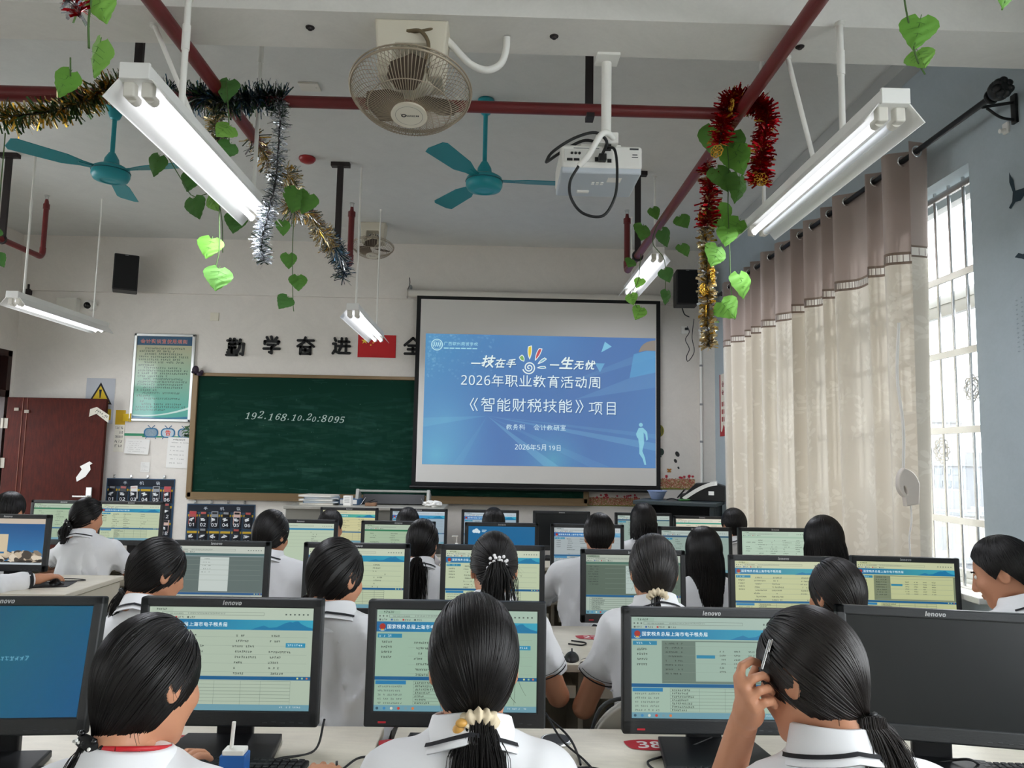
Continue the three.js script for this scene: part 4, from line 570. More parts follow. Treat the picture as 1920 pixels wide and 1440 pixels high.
soloAt('cup_hook', 'small white plastic hook on the wall under the rod bracket', 'hook', [rbox(0.012, 0.05, 0.035, 0.003, 0, 0, 0), rod([-0.004, -0.01, 0], [-0.03, -0.015, 0], 0.01)], M.white, [XR - 0.006, 3.02, -3.12]);
const redTex = canvasTex(256, 512, (g) => { const r = rng(71); g.fillStyle = '#e4dccd'; g.fillRect(0, 0, 256, 512); g.fillStyle = '#a8262b'; g.fillRect(0, 0, 22, 512); g.beginPath(); g.moveTo(0, 512); for (let x = 0; x <= 256; x += 16) g.lineTo(x, 440 + 24 * Math.sin(x * 0.05) + r() * 22); g.lineTo(256, 512); g.fill(); cjk(g, '会公会', 50, 60, 50, '#7c1c22', 12, 0.15); cjk(g, '会计全', 50, 130, 46, '#7c1c22', 14, 0.2); g.fillStyle = '#a23a34'; for (let j = 0; j < 3; j++) for (let i = 0; i < 4; i++) { g.fillRect(44 + i * 46, 230 + j * 62, 32, 38); } });
sheet('red_poster', 'red and cream poster on the right wall beside the curtain', 'poster', redTex, 0.36, 0.62, XR - 0.003, 2.08, -7.2, 0, { ry: -Math.PI / 2 });
const panTex = canvasTex(128, 192, (g) => { const r = rng(77); g.clearRect(0, 0, 128, 192); g.fillStyle = '#1b2022'; g.beginPath(); g.ellipse(46, 50, 26, 34, 0.3, 0, 7); g.fill(); g.beginPath(); g.ellipse(88, 70, 14, 44, 0.2, 0, 7); g.fill(); for (let i = 0; i < 9; i++) { g.beginPath(); g.ellipse(30 + r() * 60, 100 + r() * 80, 5, 12, r() * 3, 0, 7); g.fill(); } });
sticker('ink_sticker', 'black ink-painting sticker under the red poster', 'sticker', panTex, 0.2, 0.3, XR - 0.003, 1.66, -7.12, -Math.PI / 2);

// ---------- teacher's lectern, cabinet and what lies on them ----------
const podM = mat('#8a8880', 0.45, { metalness: 0.1 }), podDark = mat('#6a6962', 0.5);
{ const t = thing('lectern', 'grey metal multimedia lectern with an open flip-up console', 'lectern', [-1.16, 0, -7.02]);
  part('body', rbox(1.4, 1.04, 0.56, 0.01, 0, 0.52, 0), podM, t); part('top', rbox(1.43, 0.03, 0.6, 0.008, 0, 1.045, 0), mat('#a3a198', 0.45), t);
  for (const x of [-0.46, 0, 0.46]) { const d = part('door', rbox(0.43, 0.86, 0.012, 0.004, x, 0.5, 0.286), podDark, t); part('handle', rbox(0.02, 0.09, 0.014, 0.004, x + 0.17, 0.55, 0.298), M.steel, d); }
  const c = part('console_frame', [rbox(0.68, 0.02, 0.05, 0.005, 0.215, 1.185, -0.1), rbox(0.03, 0.13, 0.16, 0.006, -0.115, 1.12, -0.05, R(-20)), rbox(0.03, 0.13, 0.16, 0.006, 0.545, 1.12, -0.05, R(-20))], mat('#a9aaa4', 0.4, { metalness: 0.3 }), t);
  part('console_screen', rbox(0.58, 0.1, 0.02, 0.004, 0.215, 1.11, -0.06, R(-24)), M.black, t); part('stay', [rod([-0.08, 1.06, 0.02], [-0.05, 1.12, -0.04], 0.005), rod([0.51, 1.06, 0.02], [0.48, 1.12, -0.04], 0.005)], M.steel, t); }
const bookC = ['#cfc7b4', '#5d7f9c', '#e2ded3', '#7c8ea0', '#d9d3c6', '#3c5a78'];
for (let i = 0; i < 5; i++) { const t = thing('book', ['thick cream folder at the bottom of the pile on the lectern', 'second folder from the bottom of the lectern pile, blue-grey', 'white paper bundle in the middle of the lectern pile', 'thin blue-grey booklet near the top of the lectern pile', 'loose white sheets topping the lectern pile'][i], 'book', [-1.62 + (i % 2) * 0.03, 1.061 + i * 0.018, -6.98], R([0, 5, -4, 8, -9][i]), 'pile of papers on the lectern'); part('cover', [rbox(0.31, 0.003, 0.23, 0.001, 0, 0.0015, 0), rbox(0.31, 0.003, 0.23, 0.001, 0, 0.0158, 0), rbox(0.003, 0.017, 0.23, 0.001, -0.154, 0.0085, 0)], mat(bookC[i], 0.7), t); part('pages', rbox(0.3, 0.012, 0.22, 0.001, 0, 0.0087, 0), M.paper, t); }
{ const t = thing('book', 'blue folder lying beside the paper pile on the lectern', 'book', [-1.33, 1.061, -7.05], R(-8), 'pile of papers on the lectern'); part('cover', rbox(0.18, 0.055, 0.2, 0.004, 0, 0.0275, 0), mat('#3f5f80', 0.6), t); part('pages', rbox(0.16, 0.04, 0.19, 0.002, 0.0, 0.028, 0.008), M.paper, t); }
{ const t = thing('paper_box', 'small white printed box standing on the lectern', 'box', [-1.33, 1.061, -6.86], R(-12)); part('carton', rbox(0.075, 0.09, 0.05, 0.003, 0, 0.045, 0), M.paper, t); for (let i = 0; i < 4; i++) part('print_line', rbox(0.05, 0.004, 0.001, 0.0003, 0, 0.03 + i * 0.014, 0.0257), M.grey, t); }
{ const t = thing('pen_tray', 'small brown tray with pens on the lectern', 'tray', [-1.12, 1.061, -6.86]); part('tray', [rbox(0.1, 0.03, 0.07, 0.004, 0, 0.015, 0)], mat('#8d6a50', 0.6), t); part('pen', [rod([-0.04, 0.03, 0], [0.03, 0.06, 0.0], 0.004), rod([-0.02, 0.03, 0.02], [0.06, 0.045, 0.01], 0.004)], M.black, t); }
{ const t = thing('crumpled_cloth', 'crumpled white cloth at the right end of the lectern', 'cloth', [-0.56, 1.061, -6.9]); const g = new THREE.IcosahedronGeometry(0.07, 3), p = g.attributes.position; for (let i = 0; i < p.count; i++) { const n = 1 + 0.35 * noise3(p.getX(i) * 30, p.getY(i) * 30, p.getZ(i) * 30); p.setXYZ(i, p.getX(i) * n * 1.2, Math.max(0, p.getY(i) * n * 0.5 + 0.02), p.getZ(i) * n); } g.computeVertexNormals(); part('folds', g, M.paper, t); }
const cabM = mat('#20282a', 0.5);
{ const t = thing('equipment_cabinet', 'dark metal equipment cabinet in the front right corner', 'cabinet', [1.74, 0, -7.0], R(-24));
  const w = 0.72, d = 0.5, h = 1.15;
  part('top', rbox(w + 0.04, 0.035, d + 0.04, 0.006, 0, h - 0.017, 0), mat('#3c474a', 0.4), t);
  for (const [x, z] of [[-1, -1], [1, -1], [-1, 1], [1, 1]]) part('post', rbox(0.05, h - 0.035, 0.05, 0.004, x * (w / 2 - 0.025), (h - 0.035) / 2, z * (d / 2 - 0.025)), mat('#333d40', 0.5), t);
  part('back_panel', span(-w / 2, w / 2, 0.02, h - 0.04, -d / 2 + 0.005, -d / 2 + 0.015), cabM, t); part('side_panel', span(-w / 2 + 0.004, -w / 2 + 0.014, 0.02, h - 0.04, -d / 2, d / 2), cabM, t); part('side_panel', span(w / 2 - 0.014, w / 2 - 0.004, 0.02, h - 0.04, -d / 2, d / 2), cabM, t);
  part('shelf', span(-w / 2 + 0.02, w / 2 - 0.02, 0.55, 0.57, -d / 2 + 0.02, d / 2 - 0.02), cabM, t);
  const v = part('vented_unit', rbox(w - 0.12, 0.3, d - 0.12, 0.006, 0, 0.74, 0.0), M.black, t); const holes = []; for (let j = 0; j < 2; j++) for (let i = 0; i < 16; i++) holes.push(cyl(0.006, 0.006, 0.004, -0.24 + i * 0.032, 0.86 - j * 0.03, d / 2 - 0.058, Math.PI / 2, 0, 0, 8)); part('vent_holes', holes, M.steel, v); }
{ const t = thing('plastic_bowl', 'pale blue plastic bowl on the dark cabinet', 'bowl', [1.565, 1.152, -7.16]); part('bowl', lathe([[0, 0], [0.055, 0], [0.085, 0.07], [0.094, 0.075], [0.094, 0.08], [0.083, 0.078], [0.052, 0.008], [0, 0.008]], 0, 0, 0), mat('#9db0d6', 0.4), t); part('rim', torus(0.09, 0.005, 0, 0.077, 0, Math.PI / 2), mat('#8fa3cc', 0.4), t); }
{ const t = thing('printer', 'black and white desktop printer on the dark cabinet', 'printer', [1.98, 1.152, -7.06], R(-18));
  part('body', tr(extr([[-0.2, 0], [0.2, 0], [0.2, 0.13], [0.1, 0.16], [-0.06, 0.15], [-0.16, 0.05], [-0.2, 0.04]], 0.26, { bevelEnabled: true, bevelSize: 0.006, bevelThickness: 0.006, bevelSegments: 2 }), 0, 0.006, -0.13), M.black, t);
  const ar = []; for (let i = 0; i <= 12; i++) { const a = i / 12; ar.push([-0.17 + 0.3 * a, 0.005 + 0.15 * Math.sin(a * 1.45), 0]); } part('white_arc', ar.slice(1).map((p, i) => box(Math.hypot(p[0] - ar[i][0], p[1] - ar[i][1]) + 0.006, 0.034, 0.284, (p[0] + ar[i][0]) / 2, (p[1] + ar[i][1]) / 2 + 0.012, 0, 0, 0, Math.atan2(p[1] - ar[i][1], p[0] - ar[i][0]))), M.white, t);
  part('label', rbox(0.05, 0.035, 0.002, 0.0005, 0.08, 0.075, 0.137), M.paper, t); part('paper_tray', rbox(0.1, 0.01, 0.22, 0.003, -0.2, 0.06, 0, 0, 0, R(50)), M.black, t); }
solo('cabinet_cable', 'black cable coiled beside the bowl on the cabinet', 'cable', tube([[1.62, 1.158, -7.0], [1.66, 1.17, -6.95], [1.7, 1.16, -6.93], [1.72, 1.158, -6.98], [1.78, 1.165, -6.98], [1.83, 1.17, -6.99], [1.9, 1.16, -7.0]], 0.006, 40), M.rubber);
soloAt('green_pouch', 'flat green pouch among the cables on the cabinet', 'pouch', [rbox(0.1, 0.016, 0.05, 0.008, 0, 0.008, 0), torus(0.008, 0.003, 0.055, 0.01, 0, Math.PI / 2)], mat('#3d7d3f', 0.5), [1.77, 1.152, -6.94], [0, R(15), 0]);
// ---------- computer desks ----------
const font = await new FontLoader().loadAsync('fonts/droid/droid_sans_bold.typeface.json');
const GAIN = 0.86 / renderer.toneMappingExposure;
// what the screens show
function page(g, w, h, o) {
  const r = rng(o.seed), u = w / 640, bg = o.bg;
  g.fillStyle = bg; g.fillRect(0, 0, w, h);
  g.fillStyle = o.bar ?? '#d3dccf'; g.fillRect(0, 0, w, h * 0.12); g.fillStyle = bg; g.fillRect(8 * u, 4 * u, 84 * u, 14 * u);
  specks(g, 26 * u, 6 * u, 40 * u, 8 * u, '#3d4a44', r, 1); g.strokeStyle = '#6b776f'; g.lineWidth = u; g.strokeRect(50 * u, 20 * u, w * 0.62, 11 * u);
  g.fillStyle = '#56625b'; for (let i = 0; i < 3; i++) { g.beginPath(); g.arc((12 + i * 14) * u, 26 * u, 3 * u, 0, 7); g.fill(); } g.font = `${8 * u}px sans-serif`; g.fillText('192.168.10.20:8095', 62 * u, 29 * u); specks(g, 150 * u, 22 * u, 150 * u, 6 * u, '#7b877f', r, 1);
  for (let i = 0; i < 6; i++) g.fillRect((w / u - 110 + i * 17) * u, 23 * u, 6 * u, 6 * u); for (let i = 0; i < 4; i++) { g.fillStyle = ['#56625b', '#3f5f9a', '#b23a3a', '#56625b'][i]; g.fillRect((10 + i * 46) * u, 37 * u, 7 * u, 7 * u); specks(g, (20 + i * 46) * u, 37 * u, 24 * u, 7 * u, '#56625b', r, 1); }
  const hy = h * 0.12, hh = h * (o.thin ? 0.04 : 0.1), hg = g.createLinearGradient(0, 0, w, 0); hg.addColorStop(0, o.h0 ?? '#1f6aa0'); hg.addColorStop(0.6, o.h1 ?? '#2f93b4'); hg.addColorStop(1, o.h2 ?? '#3aa5c0'); g.fillStyle = hg; g.fillRect(0, hy, w, hh);
  if (!o.thin) {
    g.fillStyle = o.hill ?? '#1c79a6'; g.beginPath(); g.moveTo(w * 0.62, hy + hh); for (const [x, y] of [[.66, .75], [.7, .55], [.735, .78], [.78, .7], [.83, .3], [.86, .16], [.875, .24], [.89, .12], [.91, .1], [.925, .34], [.96, .62], [1, .8]]) g.lineTo(w * x, hy + hh * y); g.lineTo(w, hy + hh); g.fill();
    g.fillStyle = '#a8352c'; g.beginPath(); g.arc(24 * u, hy + hh * 0.48, hh * 0.3, 0, 7); g.fill(); g.fillStyle = '#dcb84c'; g.fillRect(18 * u, hy + hh * 0.74, 12 * u, hh * 0.12); g.strokeStyle = '#dfe7ea'; g.lineWidth = 1.4 * u; g.beginPath(); g.arc(24 * u, hy + hh * 0.56, hh * 0.36, 0.4, 2.7); g.stroke();
    cjk(g, '国家税务总局上海市电子税务局', 42 * u, hy + hh * 0.28, hh * 0.44, '#e8f3f6', 11, 0.08);
  }
  const cy = hy + hh, by = h * (o.split ?? 0.66);
  if (o.side !== false) { g.fillStyle = '#2c86a8'; g.fillRect(6 * u, cy + 8 * u, 96 * u, 16 * u); specks(g, 12 * u, cy + 12 * u, 80 * u, 8 * u, '#d8ecf2', r, 0.6); for (let i = 0; i < 4; i++) specks(g, 22 * u, cy + (36 + i * 20) * u, 46 * u, 8 * u, '#2b332e', r, 1); }
  if (o.modal) { g.fillStyle = 'rgba(64,78,70,.55)'; g.fillRect(o.modal[0] * w, cy + 6 * u, w * (1 - o.modal[0]), by - cy - 8 * u); g.fillStyle = o.sheet ?? bg; g.fillRect(o.modal[1] * w, cy + 10 * u, w * o.modal[2], by - cy - 20 * u); if (o.modal[3]) { g.fillStyle = '#2c86a8'; g.fillRect(o.modal[1] * w + 4 * u, cy + 62 * u, 74 * u, 13 * u); for (let j = 0; j < 6; j++) for (let i = 0; i < 4; i++) specks(g, o.modal[1] * w + (96 + i * 58) * u, cy + (44 + j * 16) * u, 26 * u, 6 * u, '#28302b', r, 0.9); } else for (let j = 0; j < 5; j++) specks(g, o.modal[1] * w + 14 * u, cy + (20 + j * 22) * u, 60 * u, 5 * u, '#3d4540', r, 0.5); for (let j = 0; j < 8; j++) specks(g, (o.modal[0] * w) + 14 * u, cy + (14 + j * 17) * u, 70 * u, 6 * u, '#1e2622', r, 0.7); }
  else for (let j = 0; j < 8; j++) for (const x of o.cols ?? [120, 240, 430]) specks(g, (x + r() * 14) * u, cy + (18 + j * 21) * u, (30 + r() * 60) * u, 8 * u, '#303833', r, r() < 0.75 ? 0.95 : 0.2);
  if (o.button) { g.fillStyle = '#2b8fb5'; g.fillRect(w * 0.84, cy + 50 * u, 76 * u, 17 * u); specks(g, w * 0.85, cy + 54 * u, 60 * u, 8 * u, '#e4f2f6', r, 1); }
  g.strokeStyle = '#8b998e'; g.lineWidth = 1; for (let j = 0; j < 5; j++) { g.beginPath(); g.moveTo(w * 0.2, cy + (28 + j * 34) * u); g.lineTo(w * 0.97, cy + (28 + j * 34) * u); g.stroke(); }
  if (o.split !== 1) {
    g.fillStyle = o.mid ?? '#1b5f8f'; g.fillRect(0, by, w, 14 * u); for (let i = 0; i < 3; i++) { g.fillStyle = ['#d9dd9a', '#9cc7a8', '#cf7a5a'][i]; g.fillRect(w - (54 - i * 18) * u, by + 3 * u, 7 * u, 7 * u); }
    g.fillStyle = o.lowbg ?? bg; g.fillRect(0, by + 14 * u, w, h * 0.94 - by - 14 * u);
    if (o.side !== false) { g.fillStyle = '#2c7fae'; g.fillRect(4 * u, by + 16 * u, 120 * u, 15 * u); for (let i = 0; i < 5; i++) specks(g, 14 * u, by + (36 + i * 16) * u, 96 * u, 7 * u, '#5d6b66', r, 0.85); }
    g.strokeStyle = '#5e6c64'; for (let j = 0; j < 7; j++) { g.strokeRect(w * (o.side !== false ? 0.24 : 0.04), by + (18 + j * 13) * u, w * (o.side !== false ? 0.56 : 0.84), 13 * u); specks(g, w * (o.side !== false ? 0.25 : 0.06), by + (21 + j * 13) * u, (40 + r() * 60) * u, 7 * u, '#2a322d', r, 1); } for (const x of [0.42, 0.58, 0.7]) { g.beginPath(); g.moveTo(w * x, by + 18 * u); g.lineTo(w * x, by + 109 * u); g.stroke(); }
  }
  const tg = '#6f9fae'; g.fillStyle = o.task ?? tg; g.fillRect(0, h * 0.94, w, h * 0.06); for (let i = 0; i < 6; i++) { g.fillStyle = ['#3b5b6b', '#3d86b8', '#d6d9c8', '#c9483a', '#7d9aa0', '#d77f4a'][i]; g.beginPath(); g.arc((14 + i * 28) * u, h * 0.97, 5.5 * u, 0, 7); g.fill(); } specks(g, w * 0.82, h * 0.955, 90 * u, 6 * u, '#dfe8ea', r, 0.7);
}
const big = [1024, 640], mid_ = [512, 320];
const pageTex = ([w, h], o) => canvasTex(w, h, (g) => page(g, w, h, o));
const SCREENS = {
  formGreen: pageTex(big, { seed: 1, bg: '#b3c3b0', side: false, button: true, cols: [150, 330, 470], split: 0.67, bar: '#bccbb9' }),
  tax: pageTex(big, { seed: 2, bg: '#9ebba6', button: true, bar: '#aac3b2', cols: [150, 300, 460] }),
  taxModal: pageTex(big, { seed: 3, bg: '#9fb8a9', bar: '#a9bfb3', modal: [0.19, 0.4, 0.58, 1], lowbg: '#a6bfae' }),
  taxPale: pageTex(mid_, { seed: 4, bg: '#c2cfae', bar: '#ccd6bf' }), taxYellow: pageTex(mid_, { seed: 5, bg: '#c6cc9c', bar: '#cdd3b0', h0: '#2470a0', h1: '#3c9aa8' }), yellowModal: pageTex(mid_, { seed: 6, bg: '#c3c998', bar: '#c9cfa8', modal: [0.17, 0.34, 0.64, 1], h1: '#3c9aa8' }),
  greyModal: pageTex(mid_, { seed: 7, bg: '#8f9ca0', bar: '#c6ccc2', thin: true, h0: '#4d6d6e', h1: '#4d6d6e', h2: '#4d6d6e', side: false, modal: [0, 0.34, 0.3, 0], sheet: '#c9d3ce', lowbg: '#c3c9bb', mid: '#2a5a8a', split: 0.78 }),
  greenModal: pageTex(mid_, { seed: 8, bg: '#7d8e7c', bar: '#b4beb0', thin: true, h0: '#4b7263', h1: '#4b7263', h2: '#4b7263', side: false, modal: [0, 0.42, 0.28, 0], sheet: '#b5c6c0', lowbg: '#a9b9ac', split: 0.68 }),
  blueGrey: pageTex(mid_, { seed: 9, bg: '#a8b2b5', bar: '#c2c9cb', h0: '#2762a5', h1: '#3e87c0', h2: '#7fb3cf', hill: '#5d9cc4' }), greenTop: pageTex(mid_, { seed: 10, bg: '#a9bfa2', bar: '#b7c8b2', thin: true, h0: '#2c7a55', h1: '#2c7a55', h2: '#2c7a55', cols: [40, 240, 440], side: false }),
  greenGrey: pageTex(mid_, { seed: 11, bg: '#96aba2', bar: '#b8c6bf', thin: true, h0: '#26486b', h1: '#3c5f74', h2: '#3c5f74', split: 1 }), plainBlueBar: pageTex(mid_, { seed: 12, bg: '#bccdb4', bar: '#c7d5c0', thin: true, h0: '#2f86b0', h1: '#2f86b0', h2: '#2f86b0', side: false, cols: [60, 420], split: 1 }),
  farYellow: pageTex(mid_, { seed: 13, bg: '#d3cf9e', bar: '#d8d6b4', h0: '#2a86b4', h1: '#4fae9c', h2: '#57b8b0', side: false }), farBlue: pageTex(mid_, { seed: 14, bg: '#9db0bd', bar: '#bccad4', h0: '#2b66b0', h1: '#3f93c6' }), sheetPage: pageTex(mid_, { seed: 15, bg: '#bcd3bf', bar: '#bcd3bf', thin: true, h0: '#a9c6b0', h1: '#a9c6b0', h2: '#a9c6b0', split: 1, cols: [30, 150, 270, 390, 510], side: false }),
  tealBar: pageTex(mid_, { seed: 16, bg: '#dcd6c0', bar: '#e2dfcf', thin: true, h0: '#3a9a86', h1: '#3a9a86', h2: '#3a9a86', split: 1, side: false }),
  blue: canvasTex(512, 320, (g) => { const k = g.createLinearGradient(0, 0, 512, 320); k.addColorStop(0, '#084668'); k.addColorStop(0.5, '#0b5f78'); k.addColorStop(1, '#0d5686'); g.fillStyle = k; g.fillRect(0, 0, 512, 320); g.save(); specks(g, 230, 146, 130, 13, '#6fa9c2', rng(41), 0.95); g.restore(); }),
  blueCloud: canvasTex(256, 160, (g) => { g.fillStyle = '#17679a'; g.fillRect(0, 0, 256, 160); g.fillStyle = '#d6e6ee'; g.beginPath(); g.arc(22, 20, 7, 0, 7); g.arc(31, 18, 9, 0, 7); g.arc(40, 22, 6, 0, 7); g.fill(); g.fillRect(52, 14, 18, 3); g.fillRect(52, 20, 14, 3); }),
  wallpaper: canvasTex(512, 320, (g) => { const k = g.createLinearGradient(0, 0, 0, 320); k.addColorStop(0, '#1c4f86'); k.addColorStop(0.7, '#2f76ae'); g.fillStyle = k; g.fillRect(0, 0, 512, 320); g.fillStyle = '#cdbfae'; g.fillRect(0, 0, 512, 36); const r = rng(51); for (let i = 0; i < 70; i++) { const x = 180 + r() * 340, y = 240 + r() * 70; g.fillStyle = ['#c9b8a0', '#8a7c6a', '#4a433b', '#e0d3be'][Math.floor(r() * 4)]; g.beginPath(); g.ellipse(x, y, 12 + r() * 22, 10 + r() * 16, r(), 0, 7); g.fill(); } for (let i = 0; i < 20; i++) { g.fillStyle = '#2c2822'; g.beginPath(); g.ellipse(r() * 512, 290 + r() * 20, 24, 10, 0, 0, 7); g.fill(); } g.fillStyle = '#d8c6a6'; g.fillRect(0, 110, 270, 150); specks(g, 60, 130, 120, 10, '#8d7f66', r, 0.8); specks(g, 120, 220, 80, 9, '#8d7f66', r, 0.9); g.fillStyle = '#2f6da0'; g.fillRect(0, 232, 250, 12); g.fillStyle = '#c3cdd2'; g.fillRect(0, 306, 512, 14); }),
};
const screenMat = Object.fromEntries(Object.entries(SCREENS).map(([k, t]) => [k, new THREE.MeshPhysicalMaterial({ color: '#050607', roughness: 0.35, emissive: '#ffffff', emissiveMap: t, emissiveIntensity: GAIN })]));
screenMat.off = mat('#101416', 0.3);
// monitor, origin on the desk under the front face
const MW = 0.495, MH = 0.335;
const logoG = new TextGeometry('lenovo', { font, size: 0.0115, depth: 0.0012, curveSegments: 3 }); logoG.computeBoundingBox(); logoG.translate(-logoG.boundingBox.max.x / 2, 0, 0); logoG.applyMatrix4(new THREE.Matrix4().makeShear(0, 0, 0.18, 0, 0, 0));
const shellG = merge([rbox(MW, 0.026, 0.034, 0.006, 0, MH - 0.013, -0.017), rbox(MW, 0.042, 0.034, 0.006, 0, 0.021, -0.017), rbox(0.026, MH, 0.034, 0.006, -MW / 2 + 0.013, MH / 2, -0.017), rbox(0.026, MH, 0.034, 0.006, MW / 2 - 0.013, MH / 2, -0.017), rbox(MW - 0.006, MH - 0.006, 0.024, 0.008, 0, MH / 2, -0.03), rbox(MW * 0.7, MH * 0.7, 0.03, 0.012, 0, MH / 2, -0.05)]);
const glassG = plane(MW - 0.05, MH - 0.066, 0, 0.008 + MH / 2, -0.004), btnG = merge(Array.from({ length: 5 }, (_, i) => rbox(0.012, 0.003, 0.002, 0.001, MW / 2 - 0.14 + i * 0.024, 0.012 + (i % 2) * 0.002, 0.0005))), baseG = merge([tr(extr([[-0.15, -0.01], [0.15, -0.01], [0.125, 0.19], [-0.125, 0.19]], 0.014, { bevelEnabled: true, bevelSize: 0.006, bevelThickness: 0.004, bevelSegments: 2 }), 0, 0.004, 0.1, -Math.PI / 2)]), neckG = merge([rbox(0.1, 0.22, 0.022, 0.006, 0, 0.11, -0.098), rbox(0.07, 0.05, 0.04, 0.006, 0, 0.2, -0.083)]), tagG = rbox(0.022, 0.005, 0.001, 0.0004, -MW / 2 + 0.05, 0.014, 0.0005), ledG = rbox(0.006, 0.003, 0.001, 0.0003, MW / 2 - 0.02, 0.012, 0.0005);
const labelM = mat('#b9bcbc', 0.4), redTag = mat('#c02634', 0.5);
function monitor(label, x, deskY, z, kind, o = {}) {
  const t = thing('monitor', label, 'monitor', [x, deskY, z], R(o.yaw ?? 0), 'desktop monitors');
  part('base', baseG, M.base, t); part('neck', neckG, M.base, t);
  const h = part('casing', shellG, M.bezel, t); h.position.y = o.lift ?? 0.072; h.rotation.x = R(-(o.tilt ?? 2));
  part('display', glassG, screenMat[kind], h); part('logo', logoG, labelM, h).position.set(0, MH - 0.0185, 0.0002); part('buttons', btnG, M.dgrey, h);
  if (o.red) part('red_label', tagG, redTag, h);
  return t;
}
// desks: origin at the floor, middle of the far edge; they reach towards +z
function desk(label, x0, x1, top, zFar, depth = 0.66) {
  const t = thing('computer_desk', label, 'desk', [(x0 + x1) / 2, 0, zFar], 0, 'cream computer desks'), w = x1 - x0;
  part('desktop', uvm(rbox(w, 0.028, depth, 0.005, 0, top - 0.014, depth / 2)), M.desk, t); part('edge_band', rbox(w - 0.002, 0.03, 0.006, 0.002, 0, top - 0.016, depth + 0.001), M.deskEdge, t);
  for (const s of [-1, 1]) part('side_panel', uvm(rbox(0.025, top - 0.03, depth - 0.06, 0.003, s * (w / 2 - 0.02), (top - 0.03) / 2, depth / 2)), M.deskEdge, t);
  part('divider', rbox(0.022, top - 0.03, depth - 0.16, 0.003, 0, (top - 0.03) / 2, depth / 2 - 0.04), M.deskEdge, t); part('modesty_panel', rbox(w - 0.07, 0.4, 0.016, 0.003, 0, top - 0.26, 0.08), M.deskEdge, t);
  for (const s of [-1, 1]) { part('keyboard_tray', rbox(w / 2 - 0.06, 0.018, 0.34, 0.004, s * w / 4, top - 0.125, depth - 0.2), M.deskEdge, t); part('tray_front', rbox(w / 2 - 0.06, 0.05, 0.016, 0.004, s * w / 4, top - 0.115, depth - 0.03), M.cream, t); part('computer_bay', rbox(0.19, 0.4, 0.42, 0.006, s * (w / 4 + 0.08), 0.24, depth / 2 - 0.04), M.black, t); }
  return t;
}
const DY = [0.72, 0.705, 0.68, 0.665], MZ = [-2.09, -3.52, -5.02, -6.45];
const rowName = ['front row nearest the camera', 'second row', 'third row', 'row nearest the chalkboard'];
[[-1.62, -0.312, 'left'], [-0.272, 1.02, 'middle'], [1.06, 2.2, 'right']].forEach(([a, b, l]) => DY.forEach((y, i) => desk(`cream computer desk, ${l} one of the ${rowName[i]}`, a, i && b > 2 ? 2.03 : b, y, MZ[i] - 0.21, 0.68)));
desk('cream computer desk across the aisle at the far left', -3.6, -2.3, 0.745, -4.78, 0.64);
desk('cream computer desk at the far left nearest the door', -3.75, -2.42, 0.7, -6.05, 0.62);
desk('cream computer desk at the left edge across the aisle', -3.4, -2.2, 0.72, -2.9, 0.64);
// monitors
monitor('monitor with a plain blue screen at the bottom left corner', -1.262, DY[0], -1.94, 'blue', { yaw: 4, tilt: 11, lift: 0.09 });
monitor('monitor showing a green tax form right of the girl with red lanyard', -0.71, DY[0], -2.08, 'formGreen', { lift: 0.07 });
monitor('monitor with the tax portal behind the cream scrunchie ponytail', -0.095, DY[0], -2.1, 'tax', { lift: 0.066, red: true });
monitor('monitor with an open table window beside the raised hand', 0.61, DY[0], -2.09, 'taxModal', { lift: 0.058, red: true });
monitor('switched-off black monitor at the bottom right', 1.175, DY[0], -1.97, 'off', { yaw: -12, tilt: 6, lift: 0.085 });
const c1 = DY[1], z1 = MZ[1];
monitor('second-row monitor with a grey page behind the leftmost girl', -1.285, c1, z1, 'greyModal'); monitor('second-row monitor with the pale tax page behind the bob-haired girl', -0.635, c1, z1, 'taxPale'); monitor('second-row monitor behind the pearl scrunchie ponytail', 0.0, c1, z1 - 0.05, 'taxPale', { lift: 0.066 });
monitor('second-row monitor with a dimmed green page, red label at its corner', 0.66, c1, z1, 'greenModal', { red: true, lift: 0.06, tilt: 3 }); monitor('second-row yellowish monitor left of the loose-haired head', 1.33, c1, z1 + 0.1, 'taxYellow', { lift: 0.056 }); monitor('second-row yellowish monitor in front of the curtain edge', 1.94, c1, z1 + 0.02, 'yellowModal', { yaw: -5, lift: 0.05 });
const c2 = DY[2], z2 = MZ[2];
monitor('third-row monitor with a plain blue bar beside the pony-tailed girl', -1.285, c2, z2, 'plainBlueBar'); monitor('third-row monitor with a green page header', -0.635, c2, z2, 'greenTop'); monitor('third-row monitor with a blue screen and cloud mark', 0.055, c2, z2, 'blueCloud'); monitor('third-row monitor with a grey-blue tax page', 0.63, c2, z2, 'blueGrey'); monitor('third-row monitor with a dim green-grey page behind long hair', 1.335, c2, z2 + 0.08, 'greenGrey'); monitor('third-row monitor with a pale spreadsheet beside the curtain', 1.88, c2, z2 + 0.05, 'sheetPage');
const c3 = DY[3], z3 = MZ[3];
monitor('front-desk monitor with a yellow page before the lectern', -1.24, c3, z3, 'farYellow'); monitor('front-desk monitor with a blue tax page below the console', -0.645, c3, z3, 'farBlue'); monitor('front-desk monitor with a blue page below the chalkboard', -0.03, c3, z3, 'farBlue'); monitor('front-desk black monitor below the screen, switched off', 0.585, c3, z3, 'off'); monitor('front-desk monitor with a grey-green page beside the cabinet', 1.285, c3, z3 + 0.05, 'greenGrey'); monitor('front-desk monitor with a teal stripe in front of the cabinet', 1.78, c3, z3 + 0.08, 'tealBar', { lift: 0.055 });
monitor('monitor with a mountain wallpaper at the left edge', -2.905, 0.745, -4.55, 'wallpaper', { lift: 0.05 });
